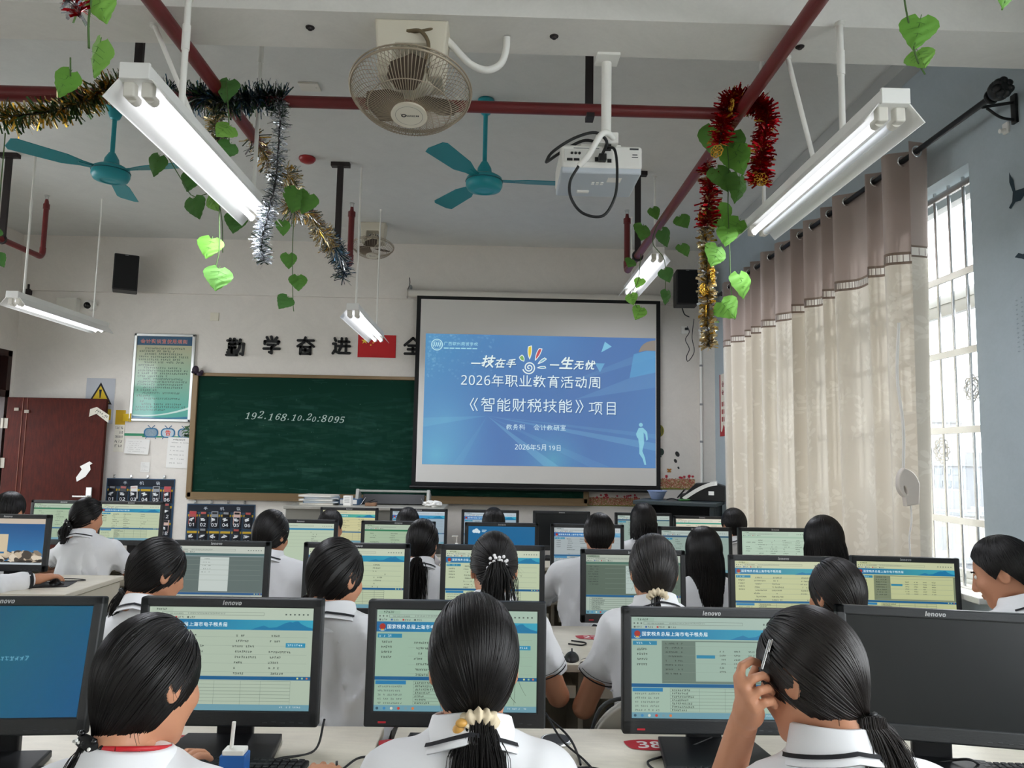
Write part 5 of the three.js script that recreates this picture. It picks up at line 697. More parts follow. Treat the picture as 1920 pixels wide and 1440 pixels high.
monitor('left monitor of the pair in front of the door, pale page', -3.29, 0.7, -5.8, 'greenTop', { lift: 0.1 }); monitor('right monitor of the pair in front of the phone pockets', -2.79, 0.7, -5.82, 'taxPale', { lift: 0.1 });
// keyboards: near ones key by key
const keyG = new RoundedBoxGeometry(0.0165, 0.008, 0.0165, 1, 0.003), keyM = mat('#17191c', 0.4), deckG = merge([rbox(0.43, 0.016, 0.145, 0.005, 0, 0.008, 0)]);
const keysMerged = merge(Array.from({ length: 110 }, (_, i) => keyG.clone().translate(-0.2 + (i % 22) * 0.019, 0.019, -0.052 + Math.floor(i / 22) * 0.0205)));
function keyboard(label, x, y, z, ry, fine) {
  const t = thing('keyboard', label, 'keyboard', [x, y, z], ry, 'black keyboards'); part('deck', deckG, M.rubber, t);
  if (!fine) part('keycaps', keysMerged, keyM, t);
  else for (let i = 0; i < 110; i++) { const k = part('key', keyG, keyM, t); k.position.set(-0.2 + (i % 22) * 0.019, 0.019, -0.052 + Math.floor(i / 22) * 0.0205); }
}
keyboard('black keyboard behind the girl with the red lanyard', -0.68, DY[0], -1.95, R(-3), true); keyboard('black keyboard under the raised elbow', 0.72, DY[0], -1.93, R(2), true); keyboard('black keyboard at the bottom right corner', 1.5, DY[0], -1.955, R(-3), true);
keyboard('black keyboard hidden in front of the scrunchie ponytail', -0.09, DY[0], -1.86, 0, false); keyboard('black keyboard on the desk with the wallpaper monitor', -2.93, 0.745, -4.33, 0, false);
[[-1.285, 'leftmost seat'], [-0.6, 'bob-haired girl'], [0.02, 'pearl scrunchie girl'], [0.66, 'cream scrunchie girl of the second row']].forEach(([x, l]) => keyboard(`black second-row keyboard of the ${l}`, x, c1, z1 + 0.3, 0, false));
// mice and pads
const mouseG = (() => { const g = new THREE.SphereGeometry(1, 18, 10), p = g.attributes.position; for (let i = 0; i < p.count; i++) p.setXYZ(i, p.getX(i) * 0.031, Math.max(0, p.getY(i)) * 0.028 * (1 - 0.15 * p.getZ(i)), p.getZ(i) * 0.055); g.computeVertexNormals(); return g; })();
function mouse(label, x, y, z, ry = 0) { const t = thing('mouse', label, 'mouse', [x, y, z], ry, 'computer mice'); part('shell', mouseG, M.black, t); part('wheel', tr(new THREE.CylinderGeometry(0.008, 0.008, 0.006, 12), 0, 0.03, -0.028, 0, 0, Math.PI / 2), M.dgrey, t); }
mouse('black mouse under the hand at the far left desk', -2.52, 0.749, -4.42, R(20)); mouse('black mouse beside the second-row keyboard under a hand', 0.33, c1, -3.12, R(-8)); mouse('black mouse beside the elbow of the red lanyard girl', -0.375, DY[0], -1.92, R(10));
soloAt('mouse_pad', 'black mouse pad with curled cable at the far left desk', 'mouse pad', [rbox(0.24, 0.004, 0.2, 0.002, 0, 0.002, 0)], M.rubber, [-2.55, 0.745, -4.42], [0, R(14), 0]);
// numbered desk stickers
const numSticker = (n) => canvasTex(256, 160, (g) => { g.clearRect(0, 0, 256, 160); g.fillStyle = '#b81c2e'; g.beginPath(); g.moveTo(6, 40); g.lineTo(40, 26); g.quadraticCurveTo(130, 4, 240, 30); g.quadraticCurveTo(262, 80, 236, 130); g.quadraticCurveTo(120, 168, 30, 130); g.quadraticCurveTo(4, 90, 6, 40); g.fill(); g.fillStyle = '#ece9e4'; g.font = 'bold 112px sans-serif'; g.fillText(n, 62, 120); });
[['36', -0.83, DY[0], -2.175, 'red desk sticker numbered 36 beside the red lanyard girl'], ['37', -0.238, DY[0], -2.16, 'red desk sticker numbered 37 under the middle monitor'], ['38', 0.455, DY[0], -2.175, 'red desk sticker numbered 38 left of the raised arm'], ['27', 0.46, c1, -3.5, 'red desk sticker on the second-row desk']].forEach(([n, x, y, z, l]) => soloAt('number_sticker', l, 'sticker', tr(new THREE.PlaneGeometry(0.15, 0.095), 0, 0, 0, -Math.PI / 2), mat('#fff', 0.5, { map: numSticker(n), alphaTest: 0.5 }), [x, y + 0.0015, z], [0, 0, 0], 'red number stickers'));
// cables on the desks
const cable = (label, pts, r = 0.0032) => solo('desk_cable', label, 'cable', tube(pts, r, 48, 6), M.rubber, 'black desk cables');
const d0 = DY[0] + 0.006;
cable('black cable curling beside the blue-screen monitor base', [[-1.06, d0, -2.08], [-1.0, d0 + 0.01, -2.03], [-0.98, d0, -1.96], [-1.03, d0, -1.9], [-1.12, d0 + 0.01, -1.88], [-1.18, d0, -1.93], [-1.1, d0, -1.98], [-1.02, d0, -1.96]]);
cable('second black cable looping in front of the blue-screen monitor', [[-1.2, d0, -1.8], [-1.12, d0, -1.86], [-1.05, d0 + 0.006, -1.94], [-0.95, d0, -1.98], [-0.88, d0, -2.02]]);
cable('black cable trailing from the form monitor to its keyboard', [[-0.46, d0 + 0.06, -2.16], [-0.47, d0, -2.1], [-0.55, d0, -2.04], [-0.6, d0, -1.98]]); cable('black mouse cable across the desk gap', [[-0.3, d0, -2.06], [-0.34, d0 + 0.004, -2.04], [-0.37, d0, -1.98]]);
cable('black cable curving down right of the tax monitor', [[0.16, d0 + 0.07, -2.2], [0.2, d0 + 0.02, -2.14], [0.25, d0, -2.06], [0.28, d0, -1.96], [0.33, d0, -1.86]]); cable('thin black cable beside the scrunchie girl', [[0.14, d0 + 0.08, -2.2], [0.22, d0 + 0.02, -2.17], [0.24, d0, -2.08], [0.24, d0, -2.02]]); cable('black cable crossing from sticker 38 to the keyboard', [[0.62, d0 + 0.03, -2.14], [0.5, d0, -2.1], [0.42, d0, -2.04], [0.44, d0, -1.98], [0.54, d0, -1.95]]); cable('black cable snaking towards the scrunchie girl shoulder', [[0.22, d0, -2.0], [0.27, d0, -2.0], [0.34, d0, -1.94], [0.38, d0, -1.84]]);
cable('brown-black cable coiled at the bottom right corner', [[1.12, d0, -2.02], [1.22, d0 + 0.02, -2.02], [1.26, d0 + 0.03, -2.0], [1.3, d0, -2.02], [1.25, d0, -2.05], [1.2, d0, -2.03]]);
cable('black cable on the far left desk behind the hand', [[-2.8, 0.751, -4.5], [-2.65, 0.753, -4.56], [-2.5, 0.751, -4.52], [-2.42, 0.751, -4.56], [-2.52, 0.751, -4.6], [-2.7, 0.751, -4.56]]); cable('second black cable coil on the far left desk', [[-2.75, 0.751, -4.6], [-2.68, 0.77, -4.55], [-2.6, 0.751, -4.48], [-2.5, 0.751, -4.45], [-2.48, 0.751, -4.4]]); cable('thin cable loop on the second-row desk', [[0.36, c1 + 0.004, -3.42], [0.42, c1 + 0.004, -3.38], [0.4, c1 + 0.004, -3.34], [0.34, c1 + 0.004, -3.36]]);
for (const [x, z, l] of [[0.19, -2.19, 'beside the tax monitor'], [-1.0, -2.13, 'beside the blue-screen monitor']]) { const t = thing('cable_grommet', `round black cable outlet with silver rim ${l}`, 'cable outlet', [x, DY[0], z], 0, 'desk cable outlets'); part('rim', torus(0.04, 0.006, 0, 0.004, 0, Math.PI / 2), M.steel, t); part('cap', cyl(0.038, 0.038, 0.008, 0, 0.005, 0), M.black, t); }
{ const t = thing('drink_carton', 'blue drink carton with a white straw by the keyboard', 'drink carton', [-0.595, DY[0], -1.83]); part('carton', rbox(0.06, 0.1, 0.04, 0.003, 0, 0.05, 0), mat('#1f62b0', 0.4), t); part('top_fold', rbox(0.05, 0.012, 0.036, 0.003, 0, 0.105, 0), M.white, t); part('straw', rod([-0.01, 0.1, 0], [-0.006, 0.17, 0], 0.0045), M.white, t); }
{ const t = thing('pump_bottle', 'small white pump bottle on the third-row desk', 'bottle', [-0.305, DY[3] , -6.3]); part('bottle', lathe([[0, 0], [0.03, 0], [0.032, 0.1], [0.012, 0.125], [0.012, 0.14], [0, 0.14]], 0, 0, 0), M.white, t); part('pump', [cyl(0.004, 0.004, 0.06, 0, 0.165, 0), rbox(0.05, 0.01, 0.016, 0.003, -0.015, 0.195, 0)], M.white, t); }
// seats
const stoolSeat = merge([rbox(0.34, 0.03, 0.26, 0.01, 0, 0.435, 0)]), stoolLeg = (sx, sz) => rod([sx * 0.15, 0, sz * 0.11], [sx * 0.13, 0.42, sz * 0.09], 0.014, 10), stoolW = mat('#b48a58', 0.5, { map: woodTex });
function stool(label, x, z) { const t = thing('stool', label, 'stool', [x, 0, z], 0, 'classroom stools'); part('seat', stoolSeat, stoolW, t); for (const [a, b] of [[-1, -1], [1, -1], [-1, 1], [1, 1]]) part('leg', stoolLeg(a, b), M.darkIron, t); part('stretcher', [rod([-0.14, 0.18, 0.1], [0.14, 0.18, 0.1], 0.008), rod([-0.14, 0.18, -0.1], [0.14, 0.18, -0.1], 0.008)], M.darkIron, t); }
function backChair(label, x, z, ry) {
  const t = thing('plastic_chair', label, 'chair', [x, 0, z], ry); t.scale.y = 1.08; const pl = mat('#b9b6ac', 0.45);
  const s = new THREE.Shape(); s.moveTo(-0.2, 0); s.lineTo(-0.2, 0.14); s.quadraticCurveTo(-0.17, 0.24, -0.06, 0.26); s.lineTo(0.06, 0.26); s.quadraticCurveTo(0.17, 0.24, 0.2, 0.14); s.lineTo(0.2, 0); s.closePath(); const h = new THREE.Path(); h.absellipse(0, 0.1, 0.085, 0.075, 0, Math.PI * 2); s.holes.push(h);
  part('backrest', tr(new THREE.ExtrudeGeometry(s, { depth: 0.02, bevelEnabled: true, bevelSize: 0.006, bevelThickness: 0.006, bevelSegments: 3 }), 0, 0.47, 0.19, R(8)), pl, t);
  part('edge_piping', tube([[-0.205, 0.48, 0.195], [-0.205, 0.61, 0.215], [-0.17, 0.71, 0.23], [-0.06, 0.735, 0.232], [0.06, 0.735, 0.232], [0.17, 0.71, 0.23], [0.205, 0.61, 0.215], [0.205, 0.48, 0.195]], 0.006, 40, 8), M.dgrey, t);
  part('handle_ring', torus(0.092, 0.014, 0, 0.575, 0.218, R(8)), mat('#cfccc2', 0.4), t); part('seat', rbox(0.4, 0.03, 0.38, 0.014, 0, 0.44, 0), pl, t);
  for (const [a, b] of [[-1, -1], [1, -1], [-1, 1], [1, 1]]) part('leg', rod([a * 0.18, 0, b * 0.17], [a * 0.16, 0.43, b * 0.15], 0.012), M.steel, t);
}
backChair('grey plastic chair with a rounded back behind the second-row girl', 0.5, -2.6, R(4));
// ---------- people ----------
const v3 = (a) => [a[0], a[1], a[2]], sub = (a, b) => [a[0] - b[0], a[1] - b[1], a[2] - b[2]], add = (a, b) => [a[0] + b[0], a[1] + b[1], a[2] + b[2]], mul = (a, k) => [a[0] * k, a[1] * k, a[2] * k], dot = (a, b) => a[0] * b[0] + a[1] * b[1] + a[2] * b[2], nrm = (a) => mul(a, 1 / Math.hypot(...a)), mix3 = (a, b, t) => [lerp(a[0], b[0], t), lerp(a[1], b[1], t), lerp(a[2], b[2], t)];
function cap(p, a, b, ra, rb) { const bx = b[0] - a[0], by = b[1] - a[1], bz = b[2] - a[2], px = p[0] - a[0], py = p[1] - a[1], pz = p[2] - a[2], t = clamp((px * bx + py * by + pz * bz) / (bx * bx + by * by + bz * bz), 0, 1), x = px - bx * t, y = py - by * t, z = pz - bz * t; return Math.sqrt(x * x + y * y + z * z) - (ra + (rb - ra) * t); }
function ell(p, c, r) { const x = (p[0] - c[0]) / r[0], y = (p[1] - c[1]) / r[1], z = (p[2] - c[2]) / r[2], k = Math.sqrt(x * x + y * y + z * z); return (k - 1) * Math.min(r[0], r[1], r[2]) * (k > 0.3 ? 1 : 1); }
const smin = (a, b, k) => { const h = Math.max(k - Math.abs(a - b), 0) / k; return Math.min(a, b) - h * h * k * 0.25; };
// surface nets over a distance field
function nets(f, lo, hi, h) {
  const n = [0, 1, 2].map((i) => Math.ceil((hi[i] - lo[i]) / h) + 1), [nx, ny, nz] = n, val = new Float32Array(nx * ny * nz), id = (i, j, k) => i + nx * (j + ny * k), p = [0, 0, 0];
  for (let k = 0; k < nz; k++) for (let j = 0; j < ny; j++) for (let i = 0; i < nx; i++) { p[0] = lo[0] + i * h; p[1] = lo[1] + j * h; p[2] = lo[2] + k * h; val[id(i, j, k)] = f(p); }
  const vid = new Int32Array(nx * ny * nz).fill(-1), pos = [], idx = [];
  for (let k = 0; k < nz - 1; k++) for (let j = 0; j < ny - 1; j++) for (let i = 0; i < nx - 1; i++) {
    let x = 0, y = 0, z = 0, c = 0, m = 0; const v = [];
    for (let q = 0; q < 8; q++) { const w = val[id(i + (q & 1), j + ((q >> 1) & 1), k + (q >> 2))]; v.push(w); if (w < 0) m |= 1 << q; }
    if (m === 0 || m === 255) continue;
    for (let q = 0; q < 8; q++) for (const b of [1, 2, 4]) { if (q & b) continue; const a0 = v[q], a1 = v[q | b]; if ((a0 < 0) === (a1 < 0)) continue; const t = a0 / (a0 - a1); x += (q & 1) + (b === 1 ? t : 0); y += ((q >> 1) & 1) + (b === 2 ? t : 0); z += (q >> 2) + (b === 4 ? t : 0); c++; }
    vid[id(i, j, k)] = pos.length / 3; pos.push(lo[0] + (i + x / c) * h, lo[1] + (j + y / c) * h, lo[2] + (k + z / c) * h);
  }
  const quad = (a, b, c, d, flip) => { if (a < 0 || b < 0 || c < 0 || d < 0) return; flip ? idx.push(a, c, b, a, d, c) : idx.push(a, b, c, a, c, d); };
  for (let k = 1; k < nz - 1; k++) for (let j = 1; j < ny - 1; j++) for (let i = 1; i < nx - 1; i++) {
    const s = val[id(i, j, k)] < 0;
    if (s !== val[id(i + 1, j, k)] < 0) quad(vid[id(i, j - 1, k - 1)], vid[id(i, j, k - 1)], vid[id(i, j, k)], vid[id(i, j - 1, k)], !s);
    if (s !== val[id(i, j + 1, k)] < 0) quad(vid[id(i - 1, j, k - 1)], vid[id(i - 1, j, k)], vid[id(i, j, k)], vid[id(i, j, k - 1)], !s);
    if (s !== val[id(i, j, k + 1)] < 0) quad(vid[id(i - 1, j - 1, k)], vid[id(i, j - 1, k)], vid[id(i, j, k)], vid[id(i - 1, j, k)], !s);
  }
  const g = new THREE.BufferGeometry(); g.setAttribute('position', new THREE.Float32BufferAttribute(pos, 3)); g.setIndex(idx); g.computeVertexNormals(); return g;
}
// head, local: origin at the middle, facing -z
function headField(p) {
  const x = Math.abs(p[0]), q = [x, p[1], p[2]];
  let d = ell(p, [0, 0.016, 0.01], [0.073, 0.098, 0.094]);
  d = smin(d, ell(p, [0, -0.045, -0.036], [0.06, 0.078, 0.055]), 0.04);                                   // face and jaw
  d = smin(d, cap(q, [0.045, -0.06, 0.0], [0.012, -0.108, -0.068], 0.018, 0.016), 0.03);                     // jaw line to chin
  d = smin(d, cap(q, [0.04, -0.035, -0.065], [0.03, -0.05, -0.06], 0.02, 0.018), 0.025);                     // cheeks
  d = smin(d, cap(p, [0, 0.0, -0.09], [0, -0.042, -0.108], 0.009, 0.013), 0.014);                            // nose
  d = smin(d, cap(q, [0.008, -0.045, -0.1], [0.013, -0.046, -0.094], 0.007, 0.006), 0.008);                  // nostril wings
  d = -smin(-d, ell(q, [0.03, 0.0, -0.1], [0.017, 0.012, 0.014]), 0.014);                                   // eye hollows
  d = smin(d, cap(q, [0.0, -0.071, -0.094], [0.016, -0.073, -0.087], 0.0055, 0.003), 0.006);                 // upper lip
  d = smin(d, cap(q, [0.0, -0.081, -0.092], [0.013, -0.08, -0.086], 0.0058, 0.003), 0.006);                  // lower lip
  d = smin(d, cap(p, [0, -0.08, 0.035], [0, -0.14, 0.05], 0.054, 0.052), 0.03);                              // neck root
  let e = ell(q, [0.078, -0.012, 0.016], [0.011, 0.032, 0.021]); e = -smin(-e, ell(q, [0.09, -0.01, 0.014], [0.009, 0.02, 0.012]), 0.006);
  return smin(d, e, 0.008);
}
const headFine = nets(headField, [-0.1, -0.16, -0.14], [0.1, 0.13, 0.12], 0.0042), headCoarse = nets(headField, [-0.1, -0.16, -0.14], [0.1, 0.13, 0.12], 0.0075);
// right hand, palm down, wrist at the origin, fingers along -z, thumb towards -x
const handJoints = (curl) => {
  const f = [];
  for (const [x, z0, l, sp] of [[-0.028, -0.086, 0.07, -0.1], [-0.009, -0.09, 0.078, -0.03], [0.01, -0.087, 0.072, 0.04], [0.027, -0.079, 0.057, 0.12]]) { let a = -0.1, p = [x, 0.004, z0]; const ch = [[x * 0.6, 0.0, -0.02], p]; for (const [k, w] of [[0.45, 0.5], [0.31, 1.0], [0.24, 0.8]]) { a += curl * w; p = add(p, [Math.sin(sp) * l * k, -Math.sin(a) * l * k, -Math.cos(a) * l * k]); ch.push(p); } f.push(ch); }
  f.push([[-0.018, -0.004, -0.018], [-0.042, -0.012, -0.05], [-0.052, -0.02, -0.08], [-0.05, -0.026, -0.102]]); return f;
};
const handField = (J) => (p) => { let d = cap(p, [0, 0, 0.03], [0, 0, -0.01], 0.027, 0.027); J.forEach((ch, i) => { d = smin(d, cap(p, ch[0], ch[1], i < 4 ? 0.018 : 0.016, i < 4 ? 0.0115 : 0.0125), i < 4 ? 0.022 : 0.02); }); let e = 9; J.forEach((ch) => { for (let k = 1; k < ch.length - 1; k++) e = Math.min(e, cap(p, ch[k], ch[k + 1], 0.0102 - k * 0.0009, 0.0095 - k * 0.0009)); }); return smin(d, e, 0.006); };
const handG = nets(handField(handJoints(0.5)), [-0.085, -0.09, -0.2], [0.07, 0.05, 0.065], 0.0042);
// trousers and shoes shared by all the seated figures
const trousersG = nets((p) => { const q = [Math.abs(p[0]), p[1], p[2]]; let d = cap(q, [0.07, 0.545, 0.14], [0.1, 0.535, -0.24], 0.095, 0.07); d = smin(d, cap(q, [0.1, 0.53, -0.25], [0.105, 0.1, -0.2], 0.07, 0.055), 0.03); d = smin(d, cap(p, [-0.07, 0.55, 0.14], [0.07, 0.55, 0.14], 0.1, 0.1), 0.04); return Math.max(d, 0.075 - p[1], (0.448 - p[1]) * (p[2] > -0.14 ? 1 : 0)); }, [-0.22, 0.05, -0.36], [0.22, 0.7, 0.28], 0.018);
const shoeG = nets((p) => Math.max(smin(cap(p, [0, 0.045, 0.03], [0, 0.035, -0.15], 0.042, 0.04), cap(p, [0, 0.1, 0.03], [0, 0.06, 0.02], 0.045, 0.045), 0.03), 0.004 - p[1]), [-0.07, -0.01, -0.22], [0.07, 0.15, 0.11], 0.012);

// hair strands: thin three-sided ribbons laid along the flow
class Strands {
  constructor() { this.p = []; this.n = []; this.i = []; }
  add(pts, out, w) { // pts: points; out: outward normals; w(t): half width
    const m = pts.length, b = this.p.length / 3;
    for (let k = 0; k < m; k++) {
      const a = pts[Math.max(0, k - 1)], c = pts[Math.min(m - 1, k + 1)], t = nrm(sub(c, a)), o = out[k], s = nrm([t[1] * o[2] - t[2] * o[1], t[2] * o[0] - t[0] * o[2], t[0] * o[1] - t[1] * o[0]]), r = w(k / (m - 1)), P = pts[k];
      for (const [q, u] of [[-1, 0], [0, 0.85], [1, 0]]) { this.p.push(P[0] + s[0] * q * r + o[0] * u * r, P[1] + s[1] * q * r + o[1] * u * r, P[2] + s[2] * q * r + o[2] * u * r); const nn = q ? nrm([s[0] * q + o[0] * 0.5, s[1] * q + o[1] * 0.5, s[2] * q + o[2] * 0.5]) : o; this.n.push(...nn); }
      if (k) { const u = b + k * 3, l = u - 3; this.i.push(l, l + 1, u, l + 1, u + 1, u, l + 1, l + 2, u + 1, l + 2, u + 2, u + 1); }
    }
  }
  geo() { const g = new THREE.BufferGeometry(); g.setAttribute('position', new THREE.Float32BufferAttribute(this.p, 3)); g.setAttribute('normal', new THREE.Float32BufferAttribute(this.n, 3)); g.setIndex(this.i); return g; }
}
const HR = [0.0855, 0.111, 0.108], HCn = [0, 0.015, 0.013];
const lineDeg = [[0, 38], [30, 34], [58, 12], [75, -14], [92, 2], [108, -18], [135, -44], [180, -60]];
function hairline(phi) { const d = Math.abs(((phi * 180 / Math.PI + 180) % 360 + 360) % 360 - 180); for (let i = 1; i < lineDeg.length; i++) if (d <= lineDeg[i][0]) { const [a, b] = lineDeg[i - 1], [c, e] = lineDeg[i]; return R(lerp(b, e, (d - a) / (c - a))); } return R(-60); }
const dirOf = (phi, e) => [Math.sin(phi) * Math.cos(e), Math.sin(e), -Math.cos(phi) * Math.cos(e)];
function slerp(a, b, t) { const c = clamp(dot(a, b), -0.9999, 0.9999), w = Math.acos(c), s = Math.sin(w); return nrm(add(mul(a, Math.sin((1 - t) * w) / s), mul(b, Math.sin(t * w) / s))); }
const makeCap = (nk) => { const g = new THREE.SphereGeometry(1, 48, 36).toNonIndexed(), p = g.attributes.position, keep = []; for (let i = 0; i < p.count; i += 3) { const c = nrm([p.getX(i) + p.getX(i + 1) + p.getX(i + 2), p.getY(i) + p.getY(i + 1) + p.getY(i + 2), p.getZ(i) + p.getZ(i + 1) + p.getZ(i + 2)]), ph = Math.atan2(c[0], -c[2]); if (Math.asin(c[1]) > hairline(ph) + 0.04) for (let k = 0; k < 3; k++) { const y = p.getY(i + k), z = p.getZ(i + k); keep.push(HCn[0] + p.getX(i + k) * HR[0] * 0.985, HCn[1] + y * HR[1] * 0.985 * (y < 0 ? 1 + nk * -y * clamp(z + 0.25, 0, 1) : 1), HCn[2] + z * HR[2] * 0.985); } } const q = new THREE.BufferGeometry(); q.setAttribute('position', new THREE.Float32BufferAttribute(keep, 3)); const m = mergeVertices(q, 1e-4); m.computeVertexNormals(); return m; }, caps = {};
let napeK = 0.42;
const nape = (u) => (u[1] < 0 ? 1 + napeK * -u[1] * clamp(u[2] + 0.25, 0, 1) : 1);   // hair reaches down over the nape
const scalp = (u, k) => [HCn[0] + HR[0] * u[0] * k, HCn[1] + HR[1] * u[1] * k * nape(u), HCn[2] + HR[2] * u[2] * k];
// returns {strands, cap, tie:[x,y,z], out}
function growHair(o, Hm) {
  const r = rng(o.seed), S = new Strands(), N = o.strands, X = (a) => V(...a).applyMatrix4(Hm).toArray(), Xd = (a) => V(...a).transformDirection(Hm).toArray();
  const tieDir = nrm(o.tie ?? [0, -0.3, 1]), wide = o.width ?? 0.0021, segs = o.segs ?? 12; let T = null, out = null;
  const layer = () => 1.0 + 0.02 * Math.pow(r(), 1.5);
  if (o.style === 'pony') {
    T = scalp(tieDir, o.lift ?? 1.05);
    for (let i = 0; i < N; i++) {
      const ph = (i / N) * 2 * Math.PI + (r() - 0.5) * 0.1, e0 = hairline(ph) + 0.03 + (r() - 0.6) * 0.12, e = r() < 0.45 ? e0 : lerp(e0, 1.45, Math.pow(r(), 0.9)), u0 = dirOf(ph, e), k = layer(), pts = [], ns = [], jx = (r() - 0.5) * 0.018, jy = (r() - 0.5) * 0.018, sw = (r() - 0.5) * 0.16, fz = r() * 6;
      for (let j = 0; j <= segs; j++) { const t = j / segs; let u = slerp(u0, tieDir, t * 0.97); u = nrm(add(u, [sw * Math.sin(t * Math.PI) * 0.25, 0, 0])); const q = scalp(u, k + 0.012 * Math.sin(t * Math.PI) + 0.004 * Math.sin(t * 9 + fz)), m = clamp((t - 0.72) / 0.28, 0, 1), mm = m * m * (3 - 2 * m); pts.push(X(mix3(q, [T[0] + jx, T[1] + jy, T[2] + (r() - 0.5) * 0.004], mm))); ns.push(Xd(u)); }
      S.add(pts, ns, (t) => wide * (0.35 + 0.65 * Math.min(1, t * 6)) * (1 - 0.35 * t));
    }
    const Tw = X(T); out = Xd(tieDir); const L = o.len ?? 0.25, dx = o.dx ?? 0, dz = o.dz ?? 0.02, mid = add(add(Tw, mul(out, o.puff ?? 0.02)), [dx * 0.1, -0.035, 0.006]);
    const path = new THREE.CatmullRomCurve3([Tw, add(add(Tw, mul(out, (o.puff ?? 0.02) * 0.7)), [0, -0.006, 0]), mid, add(mid, [dx * 0.45, -L * 0.5, dz * 0.5]), add(mid, [dx, -L, dz])].map((a) => V(...a)), false, 'centripetal');
    const rad = (t) => (o.tail ?? 0.03) * (t < 0.12 ? lerp(0.3, 0.55, t / 0.12) : t < 0.5 ? lerp(0.55, 0.95, (t - 0.12) / 0.38) : lerp(1, o.flare ?? 0.45, (t - 0.5) / 0.5));
    const NT = o.tailStrands ?? 160, TS = segs + 4;
    for (let i = 0; i < NT; i++) { const a = r() * 6.283, rho = Math.sqrt(r()), end = 0.72 + 0.28 * r(), wv = (r() - 0.5) * 0.012, fz = r() * 6, pts = [], ns = []; for (let j = 0; j <= TS; j++) { const t = j / TS * end, c = path.getPoint(t), q = rad(t) * rho * (1 + 0.16 * Math.sin(t * 7 + fz) * t); const o3 = [Math.cos(a), 0.0, Math.sin(a)]; pts.push([c.x + o3[0] * q + wv * Math.sin(t * 5 + fz), c.y + (t < 0.15 ? o3[2] * q * 0.7 : 0), c.z + o3[2] * q * 0.8]); ns.push(nrm([o3[0], 0.05, o3[2] + 0.35])); } S.add(pts, ns, (t) => wide * (o.tailWidth ?? 1) * (1 - 0.7 * t * t)); }
    for (let i = 0; i < (o.wisps ?? 14); i++) { const ph = Math.PI + (r() - 0.5) * 3.4, u0 = dirOf(ph, hairline(ph) + 0.06), pts = [], ns = [], bx = (r() - 0.5) * 0.05, l = 0.02 + r() * 0.035; for (let j = 0; j <= 6; j++) { const t = j / 6, q = scalp(u0, 1.01 + 0.03 * t); pts.push(X([q[0] + bx * t * t, q[1] - l * t, q[2] - 0.01 * t])); ns.push(Xd(u0)); } S.add(pts, ns, (t) => 0.0007 * (1 - 0.6 * t)); }
    S.tail = path;
  } else {
    const crown = nrm(o.crown ?? [0, 0.96, 0.12]), L = o.len ?? 0, open = R(o.open ?? 62);
    for (let i = 0; i < N; i++) {
      const ph = lerp(open, 2 * Math.PI - open, (i + r()) / N), eb = L ? R(-8) : hairline(ph) - R(4), k = layer() + (L ? 0.09 : 0.012), u0 = nrm(add(crown, [(r() - 0.5) * 0.1, 0, (r() - 0.75) * (L ? 0.9 : 0.5)])), u1 = dirOf(ph, eb), pts = [], ns = [], fz = r() * 6, t0 = r() < 0.55 ? 0 : r() * 0.7;
      for (let j = 0; j <= segs; j++) { const t = lerp(t0, 1, j / segs), u = slerp(u0, u1, t); pts.push(X(scalp(u, k + 0.012 * Math.sin(t * Math.PI) + 0.005 * Math.sin(t * 8 + fz)))); ns.push(Xd(u)); }
      if (L) { const b = pts[pts.length - 1], nb = ns[ns.length - 1], l2 = L * (0.82 + 0.18 * r()), c0 = X(scalp([0, 0, 0.35], 1)); for (let j = 1; j <= 9; j++) { const t = j / 9, pull = 0.05 * t * t, push = 0.06 * clamp(t * 3, 0, 1) * Math.max(0, nb[2]); pts.push([lerp(b[0], c0[0], pull) + 0.006 * Math.sin(t * 5 + fz), b[1] - l2 * t, lerp(b[2], c0[2] + 0.05, pull) + push]); ns.push(nrm([nb[0], nb[1] * (1 - t), nb[2]])); } }
      S.add(pts, ns, (t) => wide * (L ? 1.25 : 1) * (1 - 0.6 * t * t));
    }
  }
  return { S, T: T && X(T), out };
}
const SKIN = [M.skin, mat('#d3a07f', 0.5, { sheen: 0.2, sheenColor: new THREE.Color('#ffc0a0') }), mat('#bd8465', 0.5, { sheen: 0.2, sheenColor: new THREE.Color('#ffb090') })];
const eyeG = merge([ball(0.0115, 0.03, -0.001, -0.0795, 1, 0.8, 1, 12), ball(0.0115, -0.03, -0.001, -0.0795, 1, 0.8, 1, 12)]), irisG = merge([ball(0.0062, 0.03, -0.001, -0.087, 1, 1, 0.6, 10), ball(0.0062, -0.03, -0.001, -0.087, 1, 1, 0.6, 10)]), browG = merge([tube([[0.014, 0.018, -0.096], [0.03, 0.022, -0.092], [0.046, 0.017, -0.08]], 0.0028, 8, 5), tube([[-0.014, 0.018, -0.096], [-0.03, 0.022, -0.092], [-0.046, 0.017, -0.08]], 0.0028, 8, 5)]);
const eyeM = mat('#e8e6e2', 0.2), irisM = mat('#1a110c', 0.15);
